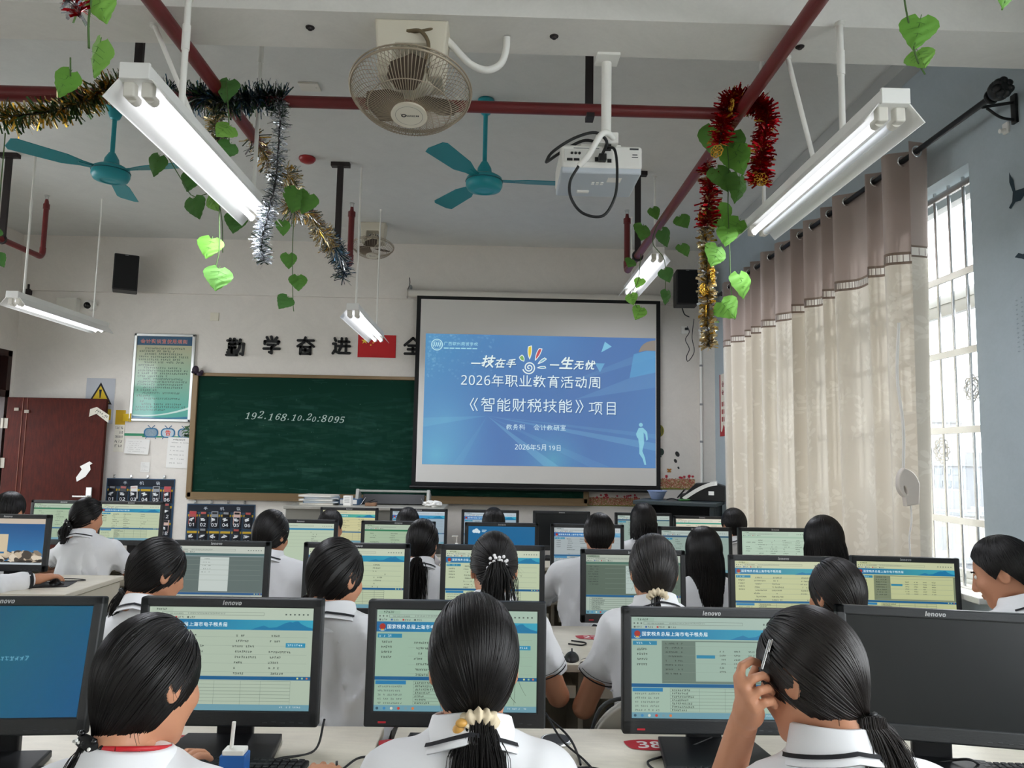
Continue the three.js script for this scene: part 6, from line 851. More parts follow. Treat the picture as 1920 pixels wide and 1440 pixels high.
function person(o) {
  const t = thing('person', o.label, 'person', [o.x, 0, o.z], R(o.ry ?? 0), 'students at the computers');
  const cell = o.cell ?? 0.014, top = o.top, sy = top - 0.305, tr0 = o.tx ?? 0, hc = [o.hx ?? 0, top - 0.127, 0];   // tx: sideways lean of the torso under the head
  const N0 = [tr0 * 0.4, sy + 0.042, 0.062], Hm = new THREE.Matrix4().compose(V(...hc), new THREE.Quaternion().setFromEuler(new THREE.Euler(R(o.hpitch ?? -12), R(o.hyaw ?? 0), R(o.hroll ?? 0), 'YXZ')), V(1, 1, 1).multiplyScalar(o.hs ?? 1));
  const sh = [-1, 1].map((s) => [tr0 + s * 0.142, sy - 0.025 + (o.shrug ?? 0) * (s < 0 ? 1 : 0), 0.06]), el = [o.eL ?? [tr0 - 0.235, sy - 0.23, -0.08], o.eR ?? [tr0 + 0.235, sy - 0.23, -0.08]], wr = [o.wL ?? [-0.12, o.deskY + 0.045, -0.29], o.wR ?? [0.14, o.deskY + 0.045, -0.29]];
  // skin: neck, arms, head and hands in one mesh
  const nk = V(0, -0.1, 0.035).applyMatrix4(Hm).toArray();
  const all = [N0, nk, ...sh, ...el, ...wr, [tr0, 0.62, 0.12]], lo = [0, 1, 2].map((i) => Math.min(...all.map((a) => a[i])) - 0.09), hi = [0, 1, 2].map((i) => Math.max(...all.map((a) => a[i])) + 0.09);
  const fieldSkin = (p) => { let d = cap(p, N0, nk, 0.045, 0.047); for (const i of [0, 1]) { d = smin(d, cap(p, [N0[0], N0[1] - 0.06, N0[2]], sh[i], 0.022, 0.032), 0.01); let a = cap(p, sh[i], el[i], 0.045, 0.039); a = smin(a, cap(p, el[i], wr[i], 0.0385, 0.026), 0.012); d = smin(d, a, 0.02); } return smin(d, cap(p, [N0[0], N0[1] - 0.05, N0[2]], [tr0, 0.62, 0.12], 0.022, 0.03), 0.01); };
  const skin = [nets(fieldSkin, lo, hi, Math.max(0.0085, cell * 0.85)), (o.cell < 0.012 ? headFine : headCoarse).clone().applyMatrix4(Hm)];
  [0, 1].forEach((i) => { if (o.hands && o.hands[i]) { skin.push(o.hands[i]); return; } const f = nrm(sub(wr[i], el[i])), z = V(-f[0], Math.min(0.25, Math.max(-0.35, -f[1])), -f[2]).normalize(), y = V(0, 1, 0), x = y.clone().cross(z).normalize(); y.crossVectors(z, x); const m = new THREE.Matrix4().makeBasis(x, y, z).setPosition(...wr[i]), g = handG.clone(); if (i === 0) { g.scale(-1, 1, 1); const ix = g.index.array; for (let k = 0; k < ix.length; k += 3) { const q = ix[k]; ix[k] = ix[k + 1]; ix[k + 1] = q; } g.computeVertexNormals(); } skin.push(g.applyMatrix4(m)); });
  const body = part('body', skin, SKIN[o.skin ?? 0], t);
  for (const [n, g, m] of [['eyes', eyeG, eyeM], ['irises', irisG, irisM], ['eyebrows', browG, M.hairCap]]) { const e = part(n, g, m, t); e.applyMatrix4(Hm); }
  // shirt
  const slv = o.sleeve ?? 0.62, sd = [0, 1].map((i) => nrm(sub(el[i], sh[i]))), se = [0, 1].map((i) => mix3(sh[i], el[i], Math.min(slv, 1))), sx = (o.seed ?? 1) * 3.7, long = slv > 1;
  const fa = [0, 1].map((i) => mix3(el[i], wr[i], long ? 0.86 : 0));
  const shirtF = (p) => {
    let d = cap(p, [tr0 - 0.075, sy - 0.06, 0.06], [-0.075 + tr0 * 0.4, 0.55, 0.13], 0.092, 0.1); d = smin(d, cap(p, [tr0 + 0.075, sy - 0.06, 0.06], [0.075 + tr0 * 0.4, 0.55, 0.13], 0.092, 0.1), 0.09);
    for (const i of [0, 1]) { d = smin(d, cap(p, [N0[0], N0[1] - 0.008, N0[2]], sh[i], 0.056, 0.056), 0.05); let a = cap(p, sh[i], [se[i][0] + sd[i][0] * 0.05, se[i][1] + sd[i][1] * 0.05, se[i][2] + sd[i][2] * 0.05], 0.058, long ? 0.06 : 0.072); if (long) a = smin(a, cap(p, el[i], fa[i], 0.064, 0.046), 0.02); else a = Math.max(a, dot(sub(p, se[i]), sd[i])); d = smin(d, a, 0.035); }
    const n1 = noise3(p[0] * 6 + sx, p[1] * 3.2 + p[0] * 3, p[2] * 6), n2 = noise3(p[0] * 15 + p[1] * 6, p[1] * 9 + sx, p[2] * 13), low = clamp((sy + 0.02 - p[1]) / 0.25, 0.25, 1);
    d += (o.fold ?? 1) * low * (0.03 * (Math.sqrt(Math.abs(n1) + 0.004) - 0.5) + 0.006 * n2);
    return Math.max(d, 0.5 - p[1], p[1] - (N0[1] + 0.035));
  };
  const all2 = [N0, ...sh, ...se, ...(long ? [...el, ...fa] : []), [-0.1, 0.52, 0.14], [0.1, 0.52, 0.14]], lo2 = [0, 1, 2].map((i) => Math.min(...all2.map((a) => a[i])) - 0.13), hi2 = [0, 1, 2].map((i) => Math.max(...all2.map((a) => a[i])) + 0.13);
  const shirt = part('shirt', nets(shirtF, lo2, hi2, cell), o.shirtMat ?? M.shirt, t, o.shirtLabel);
  // collar with a dark stripe; round-necked shirts get a thin neckband
  const cm = new THREE.Matrix4().compose(V(...mix3(N0, nk, 0.42)), new THREE.Quaternion().setFromEuler(new THREE.Euler(R(-16), 0, 0)), V(1, 1, 1));
  const ring = (prof, a0, a1, n = 44) => { const p = [], ix = [], m = prof.length; for (let i = 0; i <= n; i++) { const a = lerp(a0, a1, i / n), wob = 1 + 0.03 * Math.sin(a * 3 + sx); for (const [q, y] of prof) p.push(Math.sin(a) * q * 1.1 * wob, y + 0.004 * Math.sin(a * 2 + sx) - (q > 0.075 ? 0.016 * Math.abs(Math.sin(a)) : 0), Math.cos(a) * q); } for (let i = 0; i < n; i++) for (let j = 0; j < m - 1; j++) { const a = i * m + j, b = a + m; ix.push(a, b, a + 1, a + 1, b, b + 1); } const g = new THREE.BufferGeometry(); g.setAttribute('position', new THREE.Float32BufferAttribute(p, 3)); g.setIndex(ix); g.computeVertexNormals(); return g.applyMatrix4(cm); };
  if (o.neck !== 'round') {
    const c = part('collar', ring([[0.07, -0.06], [0.06, -0.02], [0.059, 0.03], [0.063, 0.036], [0.068, 0.033], [0.079, 0.008], [0.09, -0.014], [0.0885, -0.017], [0.076, 0.0], [0.062, 0.02]], -2.55, 2.55), o.shirtMat ?? M.shirt, t);
    part('collar_stripe', ring([[0.0828, 0.0025], [0.0865, -0.0045]].map(([a, b]) => [a + 0.0022, b + 0.0012]), -2.5, 2.5), M.stripe, c, 'dark collar stripe');
  } else part('neckband', ring([[0.056, -0.02], [0.06, 0.006], [0.066, 0.012], [0.073, 0.006], [0.082, -0.012], [0.094, -0.03], [0.105, -0.05]], -3.14, 3.14), M.shirt, t);
  if (!long) [0, 1].forEach((i) => { // two dark bands round each cuff
    const q = new THREE.Quaternion().setFromUnitVectors(V(0, 1, 0), V(...sd[i])); for (const [b, w] of [[0.016, 0.005], [0.03, 0.0022]]) { const c = sub(se[i], mul(sd[i], b)), rr = 0.0735; const g = new THREE.CylinderGeometry(rr, rr, w, 30, 1, true); g.applyQuaternion(q).translate(...c); if (o.neck !== 'round') part('cuff_stripe', g, M.stripe, t); } });
  else part('cuff', [0, 1].map((i) => { const q = new THREE.Quaternion().setFromUnitVectors(V(0, 1, 0), V(...nrm(sub(wr[i], el[i])))); return new THREE.CylinderGeometry(0.05, 0.052, 0.02, 24, 1, true).applyQuaternion(q).translate(...fa[i]); }), o.cuffMat ?? M.shirt, t);
  part('trousers', trousersG, M.navy, t); for (const s of [-1, 1]) part('shoe', shoeG, M.black, t).position.set(s * 0.105, 0, -0.22);
  // hair
  napeK = o.hair.nape ?? 0.42;
  const { S, T, out } = growHair({ strands: 300, seed: 5, ...o.hair }, Hm);
  const hair = part('hair', [S.geo()], o.hair.mat ?? M.hair, t, o.hair.label); part('scalp_hair', caps[napeK] ??= makeCap(napeK), M.hairCap, hair).applyMatrix4(Hm);
  if (S.tail) { part('tail_core', new THREE.TubeGeometry(S.tail, 20, (o.hair.tail ?? 0.03) * 0.3, 10), M.hairCap, hair);
    if (o.hair.band) { const q = new THREE.Quaternion().setFromUnitVectors(V(0, 0, 1), V(...out)), c = add(T, mul(out, 0.008)), place = (g) => g.applyQuaternion(q).translate(...c), B = o.hair.band;
      if (B === 'elastic') part('hair_tie', [place(torus(0.0155, 0.005, 0, 0, 0)), place(torus(0.0165, 0.004, 0, 0, 0.007))], M.black, hair, 'black elastic hair tie');
      else if (B === 'beads' || B === 'pearls') { part('hair_tie', Array.from({ length: 26 }, (_, i) => { const a = i * 0.483, k = 0.02 + 0.008 * (i % 3); return place(ball(B === 'pearls' ? 0.0062 : 0.0055, Math.cos(a) * k, Math.sin(a) * k, 0.006 * Math.sin(i * 2.1), 1, 1, 1, 10)); }), B === 'pearls' ? mat('#e8e6e6', 0.2) : mat('#17171a', 0.12), hair, B === 'pearls' ? 'white pearl scrunchie' : 'black beaded hair tie'); if (B === 'beads') { part('elastic', place(torus(0.022, 0.0115, 0, 0, 0, 0, 0, 0, 30, 12)), M.blackMatte, hair); part('bead_tips', Array.from({ length: 14 }, (_, i) => { const a = i * 0.9, k = 0.03 + 0.006 * (i % 2); return place(ball(0.003, Math.cos(a) * k, Math.sin(a) * k, 0.008, 1, 1, 1, 8)); }), M.white, hair); } }
      else { const g = new THREE.TorusGeometry(0.025, 0.0125, 16, 60), p = g.attributes.position; for (let i = 0; i < p.count; i++) { const a = Math.atan2(p.getY(i), p.getX(i)), cx = Math.cos(a) * 0.025, cy = Math.sin(a) * 0.025, k = 1 + 0.25 * Math.sin(a * 13) + 0.2 * noise3(Math.cos(a) * 4, Math.sin(a) * 4, p.getZ(i) * 90); p.setXYZ(i, cx + (p.getX(i) - cx) * k, cy + (p.getY(i) - cy) * k, p.getZ(i) * k); } g.computeVertexNormals(); part('scrunchie', place(g), mat('#e3d3b4', 0.75), hair, 'cream fabric scrunchie'); if (B === 'charm') part('charm', [place(ball(0.013, -0.034, 0.0, 0.008, 1, 1.1, 0.8)), place(ball(0.01, -0.031, 0.02, 0.008, 1.1, 0.8, 0.8)), place(ball(0.008, -0.034, -0.016, 0.008))], mat('#d9a552', 0.4), hair, 'small amber charm'); } } }
  if (o.stool !== false) stool(o.seat ?? `wooden stool under the ${o.short}`, o.x + Math.sin(R(o.ry ?? 0)) * 0.13, o.z + 0.13);
  return t;
}
// the raised hand with the pen, joints in the sitter's own axes
const penHand = (() => {
  const J = [[[-0.114, 1.062, 0.0], [-0.136, 1.126, 0.025], [-0.127, 1.144, 0.012], [-0.104, 1.15, -0.004], [-0.086, 1.143, -0.014]], [[-0.112, 1.06, 0.004], [-0.133, 1.113, 0.037], [-0.116, 1.13, 0.04], [-0.094, 1.132, 0.028], [-0.078, 1.122, 0.01]], [[-0.11, 1.058, 0.006], [-0.125, 1.097, 0.045], [-0.108, 1.112, 0.05], [-0.088, 1.112, 0.038], [-0.074, 1.1, 0.018]], [[-0.108, 1.056, 0.004], [-0.115, 1.08, 0.045], [-0.1, 1.092, 0.052], [-0.083, 1.091, 0.042], [-0.072, 1.079, 0.026]], [[-0.108, 1.06, -0.014], [-0.096, 1.086, -0.034], [-0.09, 1.112, -0.04], [-0.084, 1.134, -0.03]]];
  const f = (p) => { let d = cap(p, [-0.114, 1.03, -0.02], [-0.114, 1.06, 0.0], 0.025, 0.025), e = 9; J.forEach((c, i) => { d = smin(d, cap(p, c[0], c[1], 0.017, i < 4 ? 0.011 : 0.012), 0.016); for (let k = 1; k < c.length - 1; k++) e = Math.min(e, cap(p, c[k], c[k + 1], 0.0094 - k * 0.0006, 0.0088 - k * 0.0006)); }); return smin(d, e, 0.005); };
  return nets(f, [-0.17, 0.98, -0.07], [-0.045, 1.18, 0.09], 0.003);
})();
person({ label: 'girl in a white T-shirt with a red lanyard and beaded hair tie, bottom left', short: 'girl with the red lanyard', seed: 1, cell: 0.0095, x: -0.648, z: -1.48, top: 1.214, deskY: 0.72, neck: 'round', hyaw: -24, hpitch: -15, hroll: 6, hs: 0.94, wR: [0.26, 0.765, -0.27], eR: [0.26, 0.74, -0.04], hair: { style: 'pony', seed: 3, strands: 1500, nape: 0.72, tie: [-0.27, -0.78, 0.57], len: 0.12, dx: -0.02, tail: 0.04, tailStrands: 420, wisps: 40, band: 'beads', segs: 16, width: 0.0019 } });
person({ label: 'girl in a white polo with a straight ponytail and cream scrunchie, bottom centre', short: 'girl with the straight ponytail', seed: 2, cell: 0.0095, x: -0.034, z: -1.5, top: 1.252, deskY: 0.72, hyaw: 4, hpitch: -10, hair: { style: 'pony', seed: 4, strands: 1600, tie: [0.06, -0.74, 0.67], len: 0.3, dx: 0.0, dz: 0.05, tail: 0.05, flare: 1.35, tailStrands: 1000, tailWidth: 0.75, band: 'charm', segs: 16, width: 0.0018 } });
const s3 = person({ label: 'girl in a white polo leaning her head on a raised hand with a pen', short: 'girl with the raised hand', seed: 3, cell: 0.0095, x: 0.592, z: -1.42, top: 1.258, deskY: 0.72, tx: 0.05, fold: 1.5, hyaw: 34, hpitch: -18, hroll: -3, hs: 0.93, eL: [-0.117, 0.78, -0.2], wL: [-0.114, 1.045, -0.012], shrug: -0.01, hands: [penHand, null], skin: 0, hair: { style: 'pony', seed: 6, strands: 1600, tie: [0.16, -0.7, 0.68], len: 0.3, dx: 0.05, dz: 0.06, tail: 0.046, flare: 1.3, tailStrands: 1000, tailWidth: 0.75, band: 'elastic', segs: 16, width: 0.0018, mat: mat('#1a1411', 0.4) } });
{ const t = thing('pen', 'slim silver pen held in the raised hand', 'pen', [0.592 - 0.093, 1.142, -1.42 + 0.022], 0); part('barrel', rod([0, 0, 0], [0.02, 0.05, -0.01], 0.0032), M.steel, t); part('clip', rod([0.014, 0.03, -0.002], [0.023, 0.052, -0.006], 0.0014), M.chrome, t); }
{ const N = [-0.648, 0.972, -1.425]; solo('lanyard', 'red lanyard ribbon round the neck of the T-shirt girl', 'lanyard', tube(Array.from({ length: 17 }, (_, i) => { const a = i / 16 * 2 * Math.PI; return [N[0] + Math.sin(a) * 0.066, N[1] + 0.012 + 0.02 * Math.cos(a), N[2] + Math.cos(a) * 0.064]; }), 0.0045, 60, 8), M.red); }
// second row
const r2 = { cell: 0.0115, deskY: 0.705 };
person({ ...r2, label: 'girl with sleek dark hair turned right, second row left', short: 'leftmost second-row girl', seed: 4, x: -1.18, z: -2.7, top: 1.226, hyaw: -36, hpitch: -16, hs: 0.92, hair: { style: 'pony', seed: 7, strands: 700, tie: [-0.35, -0.72, 0.6], len: 0.24, dx: -0.03, tail: 0.032, tailStrands: 160, band: 'elastic', width: 0.0025 } });
person({ ...r2, label: 'girl with hair swept over her left shoulder, second row, whole back visible', short: 'swept-hair girl', seed: 5, x: -0.516, z: -2.52, top: 1.25, tx: 0.05, fold: 1.9, hyaw: -28, hpitch: -14, hs: 0.95, hair: { style: 'pony', seed: 8, strands: 800, tie: [-0.62, -0.7, 0.34], len: 0.14, dx: -0.02, dz: -0.06, tail: 0.03, tailStrands: 160, width: 0.0025 } });
person({ ...r2, label: 'girl with a pearl scrunchie and short flared ponytail, second row centre', short: 'pearl scrunchie girl', seed: 6, x: 0.004, z: -2.78, top: 1.246, hyaw: 3, hpitch: -16, eR: [0.245, 0.66, -0.02], hair: { style: 'pony', seed: 9, strands: 800, tie: [0.08, -0.2, 0.97], len: 0.13, tail: 0.055, flare: 1.35, tailStrands: 300, band: 'pearls', width: 0.0024, puff: 0.04 } });
person({ ...r2, label: 'girl with a cream scrunchie and elbow out on a grey chair, second row', short: 'cream scrunchie girl', seed: 7, x: 0.588, z: -2.76, top: 1.25, fold: 1.5, hyaw: -3, hpitch: -12, eL: [-0.25, 0.63, -0.01], wL: [-0.12, 0.75, -0.2], stool: false, hair: { style: 'pony', seed: 10, strands: 800, tie: [-0.03, -0.74, 0.67], puff: 0.04, dz: 0.05, len: 0.14, tail: 0.03, tailStrands: 140, band: 'scrunchie', width: 0.0024, mat: mat('#17120f', 0.42) } });
person({ ...r2, label: 'girl with loose grey-lit hair between the two yellowish monitors', short: 'girl between the yellowish monitors', seed: 8, x: 1.19, z: -2.6, top: 1.2, hyaw: 14, hpitch: -10, hs: 0.95, hair: { style: 'pony', seed: 11, strands: 800, tie: [0.1, -0.76, 0.64], len: 0.2, tail: 0.035, tailStrands: 120, width: 0.0025, mat: mat('#191411', 0.42) } });
person({ ...r2, label: 'short-haired student in profile at the right edge', short: 'student in profile', seed: 9, x: 1.9, z: -2.78, top: 1.26, ry: 20, hyaw: 26, hpitch: -20, eL: [-0.2, 0.72, -0.08], eR: [0.2, 0.72, -0.08], wL: [-0.06, 0.75, -0.25], wR: [0.1, 0.75, -0.27], skin: 2, hair: { style: 'short', seed: 12, strands: 900, width: 0.0026, open: 24 } });
// third row and the aisle seat
const r3 = { cell: 0.0135, deskY: 0.68 };
person({ ...r3, label: 'girl with a fluffy tied bun at the far left aisle desk', short: 'girl at the far left aisle desk', seed: 10, x: -2.67, z: -5.0, top: 1.212, hs: 0.95, fold: 1.4, hyaw: -26, hpitch: -10, tx: 0.06, wL: [-0.3, 0.74, -0.3], eL: [-0.28, 0.76, -0.1], hair: { style: 'pony', seed: 13, strands: 420, tie: [-0.25, -0.55, 0.8], len: 0.08, tail: 0.045, tailStrands: 110, band: 'beads', width: 0.0034 } });
person({ ...r3, label: 'girl with a long ponytail and pearl tie, third row left', short: 'third-row girl with pearl tie', seed: 11, sleeve: 1.5, x: -1.2, z: -4.1, top: 1.215, hyaw: -18, hpitch: -14, tx: 0.05, hair: { style: 'pony', seed: 14, strands: 420, tie: [-0.05, -0.74, 0.67], puff: 0.035, dz: 0.05, len: 0.28, dx: -0.05, tail: 0.035, tailStrands: 110, band: 'pearls', width: 0.0034 } });
person({ ...r3, label: 'girl with a long spread ponytail over her polo, third row', short: 'third-row girl with spread ponytail', seed: 12, x: -0.392, z: -4.2, top: 1.172, hyaw: -8, hpitch: -12, hair: { style: 'pony', seed: 15, strands: 440, tie: [0.02, -0.74, 0.67], puff: 0.035, dz: 0.05, len: 0.24, tail: 0.055, flare: 1.25, tailStrands: 190, band: 'elastic', width: 0.0034 } });
person({ ...r3, label: 'student in a long-sleeved white shirt leaning left, third row', short: 'long-sleeved student', seed: 13, sleeve: 1.5, x: 0.606, z: -4.3, top: 1.21, tx: -0.09, hyaw: -6, hpitch: -18, eL: [-0.34, 0.72, -0.06], wL: [-0.2, 0.73, -0.28], hair: { style: 'short', seed: 16, strands: 440, width: 0.0034 } });
person({ ...r3, label: 'girl with long loose black hair down her back, third row', short: 'long-haired third-row girl', seed: 14, x: 1.15, z: -4.1, top: 1.153, hpitch: -8, hair: { style: 'loose', seed: 17, strands: 460, len: 0.3, width: 0.0036 } });
person({ ...r3, label: 'girl in blue with long loose hair in front of the curtain', short: 'girl in blue', seed: 15, x: 1.76, z: -3.98, top: 1.232, hpitch: -10, shirtMat: mat('#3f86ad', 0.8), neck: 'round', hair: { style: 'loose', seed: 18, strands: 460, len: 0.3, width: 0.0036 } });
person({ ...r3, label: 'student at the left edge with only a hand on the mouse in view', short: 'student at the left edge', seed: 22, sleeve: 1.5, cuffMat: M.stripe, x: -3.02, z: -4.0, top: 1.24, deskY: 0.745, eR: [0.3, 0.78, -0.16], wR: [0.44, 0.79, -0.33], hair: { style: 'short', seed: 25, strands: 200, width: 0.004 } });
// row nearest the chalkboard
const r4 = { cell: 0.016, deskY: 0.665 };
[[-1.27, -5.9, 1.09, -24, 'short', 'short-haired student before the yellow monitor, row nearest the lectern'], [-0.67, -5.9, 1.116, -4, 'short', 'student before the blue page under the console, only hair showing'], [0.0, -5.8, 1.132, 0, 'short', 'student below the chalkboard, only the crown of the head showing'], [1.12, -5.6, 1.19, -4, 'loose', 'girl with long hair before the equipment cabinet'], [1.83, -5.7, 1.165, 12, 'short', 'short-haired boy in front of the curtain and teal-striped monitor'], [-3.24, -5.1, 1.23, 0, 'short', 'dark-haired student at the left edge below the door']].forEach(([x, z, top, hyaw, style, label], i) => person({ ...r4, label, short: label.split(',')[0], seed: 30 + i, x, z, top, hyaw, hpitch: -12, hair: { style, seed: 40 + i, strands: 240, len: style === 'loose' ? 0.16 : 0, width: 0.0045, segs: 9 } }));
// ---------- tinsel garlands ----------
const foilM = (c, r = 0.25) => mat(c, r, { metalness: 0.85 });
const FOIL = { gold: foilM('#c39a3a'), pale: foilM('#d8c69a'), silver: foilM('#d3d6da', 0.18), blue: foilM('#3d5f78'), green: foilM('#3f5a34', 0.35), red: foilM('#b3121f', 0.22), dark: foilM('#3b4a40', 0.35) };
function strips(pts, r, n, len, wd, seed, taper = 0) {
  const c = curve(pts), rr = rng(seed), p = [], ix = [];
  for (let i = 0; i < n; i++) {
    const t = rr(), o = c.getPoint(t), tg = c.getTangent(t), a = rr() * 6.283, ref = Math.abs(tg.y) > 0.8 ? V(1, 0, 0) : V(0, 1, 0), u = ref.clone().cross(tg).normalize(), w = tg.clone().cross(u), d = u.multiplyScalar(Math.cos(a)).add(w.multiplyScalar(Math.sin(a))).addScaledVector(tg, (rr() - 0.5) * 0.9).normalize(), L = len * (0.55 + 0.75 * rr()) * (taper ? 1 - taper * t * t : 1), s = tg.clone().cross(d).normalize().applyAxisAngle(d, rr() * 3).multiplyScalar(wd * (0.7 + 0.6 * rr())), bend = V((rr() - 0.5), (rr() - 0.7), (rr() - 0.5)).multiplyScalar(L * 0.35), b = p.length / 3;
    for (const [k, q] of [[0.05, 0], [0.55, 0.3], [1, 1]]) for (const e of [-1, 1]) p.push(o.x + d.x * L * k + bend.x * q + s.x * e, o.y + d.y * L * k + bend.y * q + s.y * e, o.z + d.z * L * k + bend.z * q + s.z * e);
    ix.push(b, b + 1, b + 2, b + 1, b + 3, b + 2, b + 2, b + 3, b + 4, b + 3, b + 5, b + 4);
  }
  const g = new THREE.BufferGeometry(); g.setAttribute('position', new THREE.Float32BufferAttribute(p, 3)); g.setIndex(ix); const q = g.toNonIndexed(); q.computeVertexNormals(); return q;
}
function garland(label, pts, foils, n, len, wd, seed, taper) {
  const t = thing('tinsel_garland', label, 'tinsel', [0, 0, 0], 0, 'tinsel garlands on the pipes');
  part('core', tube(pts, 0.004, 60, 5), M.darkIron, t); foils.forEach(([f, share], i) => part(f + '_foil', strips(pts, 0.01, Math.round(n * share), len, wd, seed + i, taper), FOIL[f], t)); return t;
}
garland('gold and green tinsel swag along the left pipe', [[-2.55, 3.02, -3.1], [-2.3, 2.955, -3.08], [-2.15, 2.925, -3.07], [-1.95, 2.945, -3.07], [-1.8, 3.0, -3.08], [-1.7, 3.08, -3.1], [-1.62, 3.12, -3.14]], [['green', 0.6], ['gold', 0.4], ['pale', 0.25]], 1100, 0.06, 0.0035, 1);
garland('dark blue-silver tinsel bundle wrapped round the pipe crossing', [[-1.5, 3.09, -3.14], [-1.38, 3.06, -3.12], [-1.28, 3.05, -3.1], [-1.2, 3.02, -3.08], [-1.1, 3.05, -3.1], [-1.02, 3.07, -3.12], [-0.95, 3.06, -3.13]], [['blue', 0.35], ['silver', 0.25], ['green', 0.3], ['dark', 0.2]], 1500, 0.062, 0.0026, 5);
garland('long silver tinsel strand hanging beside the near left lamp', [[-0.97, 3.06, -3.12], [-0.958, 2.95, -3.1], [-0.96, 2.8, -3.1], [-0.965, 2.68, -3.1], [-0.985, 2.56, -3.1], [-1.0, 2.48, -3.1], [-1.01, 2.4, -3.1], [-0.995, 2.33, -3.1]], [['silver', 0.8], ['dark', 0.2]], 1500, 0.038, 0.0022, 9);
garland('pale gold tinsel tail hanging behind the near left lamp', [[-1.22, 3.05, -3.1], [-1.23, 2.96, -3.09], [-1.225, 2.88, -3.09], [-1.215, 2.8, -3.09]], [['pale', 0.6], ['silver', 0.3], ['green', 0.2]], 420, 0.045, 0.003, 13);
garland('gold and grey tinsel twisted along the left red pipe', [[-1.21, 3.06, -3.5], [-1.18, 3.0, -3.75], [-1.16, 3.03, -4.0], [-1.22, 2.95, -4.25], [-1.2, 3.02, -4.55], [-1.17, 2.96, -4.8], [-1.21, 3.05, -5.05], [-1.2, 2.98, -5.2]], [['pale', 0.4], ['silver', 0.35], ['gold', 0.2], ['dark', 0.2]], 1700, 0.065, 0.0028, 17);
garland('blue-silver tinsel tuft at the far end of the left pipe', [[-1.21, 3.05, -5.2], [-1.2, 3.02, -5.4], [-1.2, 3.0, -5.6], [-1.205, 2.88, -5.66]], [['blue', 0.5], ['silver', 0.35], ['dark', 0.2]], 620, 0.075, 0.003, 23);
garland('red tinsel looped over the right pipe crossing', [[1.125, 2.73, -3.1], [1.135, 2.83, -3.1], [1.155, 2.95, -3.1], [1.16, 3.06, -3.1], [1.1, 3.1, -3.1], [1.02, 3.13, -3.12], [0.985, 3.04, -3.12], [0.965, 2.92, -3.14]], [['red', 1.0], ['gold', 0.12]], 1500, 0.05, 0.0038, 29);
garland('red tinsel hanging below the right pipe crossing', [[0.955, 2.9, -3.3], [0.965, 2.78, -3.3], [0.96, 2.66, -3.3], [0.955, 2.6, -3.3]], [['red', 0.9], ['pale', 0.3]], 420, 0.045, 0.004, 33);
garland('long pale gold tinsel strand hanging in front of the loudspeaker', [[0.95, 2.6, -3.32], [0.955, 2.45, -3.32], [0.958, 2.3, -3.32], [0.96, 2.15, -3.32], [0.965, 2.04, -3.32]], [['pale', 0.6], ['gold', 0.25], ['silver', 0.4]], 900, 0.036, 0.005, 37);
garland('pink and white tinsel scrap at the top left edge', [[-0.93, 2.47, -1.5], [-0.9, 2.45, -1.5], [-0.895, 2.43, -1.5]], [['red', 0.5], ['silver', 0.5]], 60, 0.03, 0.003, 41);
[[0.935, 2.86], [1.125, 2.74], [0.94, 2.64], [0.938, 2.3], [0.978, 2.36], [0.945, 2.2], [1.0, 3.07]].forEach(([x, y], i) => soloAt('gold_shell', ['gold rosette high in the red tinsel', 'gold rosette at the tip of the right red tinsel', 'gold rosette where red tinsel turns gold', 'gold curl left on the gold strand', 'gold curl right on the gold strand', 'gold oval near the end of the gold strand', 'pale gold rosette at the pipe crossing'][i], 'ornament', [...Array.from({ length: 7 }, (_, k) => torus(0.012, 0.003, 0.016 * Math.cos(k * 0.9), 0.016 * Math.sin(k * 0.9), 0, 0, 0, 0, 12, 5)), ball(0.01, 0, 0, 0.002, 1, 1, 0.5)], FOIL.gold, [x, y, i > 1 && i < 6 ? -3.3 : -3.08], [0, R(i * 23 - 40), 0], 'gold ornaments in the tinsel'));

// ---------- hanging vines ----------
const leafM = [mat('#6fae3c', 0.5), mat('#578f33', 0.5), mat('#467c33', 0.5), mat('#7fb84a', 0.5)].map((m) => { m.transmission = 0.3; m.roughness = 0.75; return m; }), stemM = mat('#4c6b35', 0.7), veinM = mat('#4b7a2c', 0.7);
const leafG = [0.25, 0.5].map((fold) => { // heart shape, stalk at the origin, tip along -y, folded along the midrib
  const p = [], ix = [], uv = [], rows = 12, half = (t) => 0.6 * Math.pow(Math.sin(Math.PI * Math.pow(t, 0.62)), 0.85) * (1 - 0.18 * t) + 0.012 * Math.sin(t * 40);
  for (let j = 0; j <= rows; j++) { const t = j / rows; for (let i = -4; i <= 4; i++) { const u = i / 4, x = half(clamp(t, 0.015, 0.995)) * u; p.push(x, -t + 0.14 * Math.pow(Math.abs(u), 1.3) * (1 - t) * 1.1, -fold * Math.abs(x) * 0.7 + 0.12 * Math.sin(t * 3) + 0.02 * Math.sin(t * 20 + u * 6)); } }
  for (let j = 0; j < rows; j++) for (let i = 0; i < 8; i++) { const a = j * 9 + i; ix.push(a, a + 9, a + 1, a + 1, a + 9, a + 10); }
  const g = new THREE.BufferGeometry(); g.setAttribute('position', new THREE.Float32BufferAttribute(p, 3)); g.setIndex(ix); g.computeVertexNormals(); return g;
});
const veinG = merge([tube([[0, 0.12, 0], [0, 0, 0.006], [0, -0.4, 0.1], [0, -0.85, 0.08]], 0.012, 10, 4), ...[-1, 1].flatMap((s) => [[0.15, 0.3], [0.32, 0.34], [0.5, 0.28]].map(([t, w]) => tube([[0, -t, 0.03 + 0.09 * Math.sin(t * 3)], [s * w, -t - 0.06, 0.03 + 0.09 * Math.sin(t * 3) - w * 0.2]], 0.006, 4, 3)))]);
const vr = rng(99);
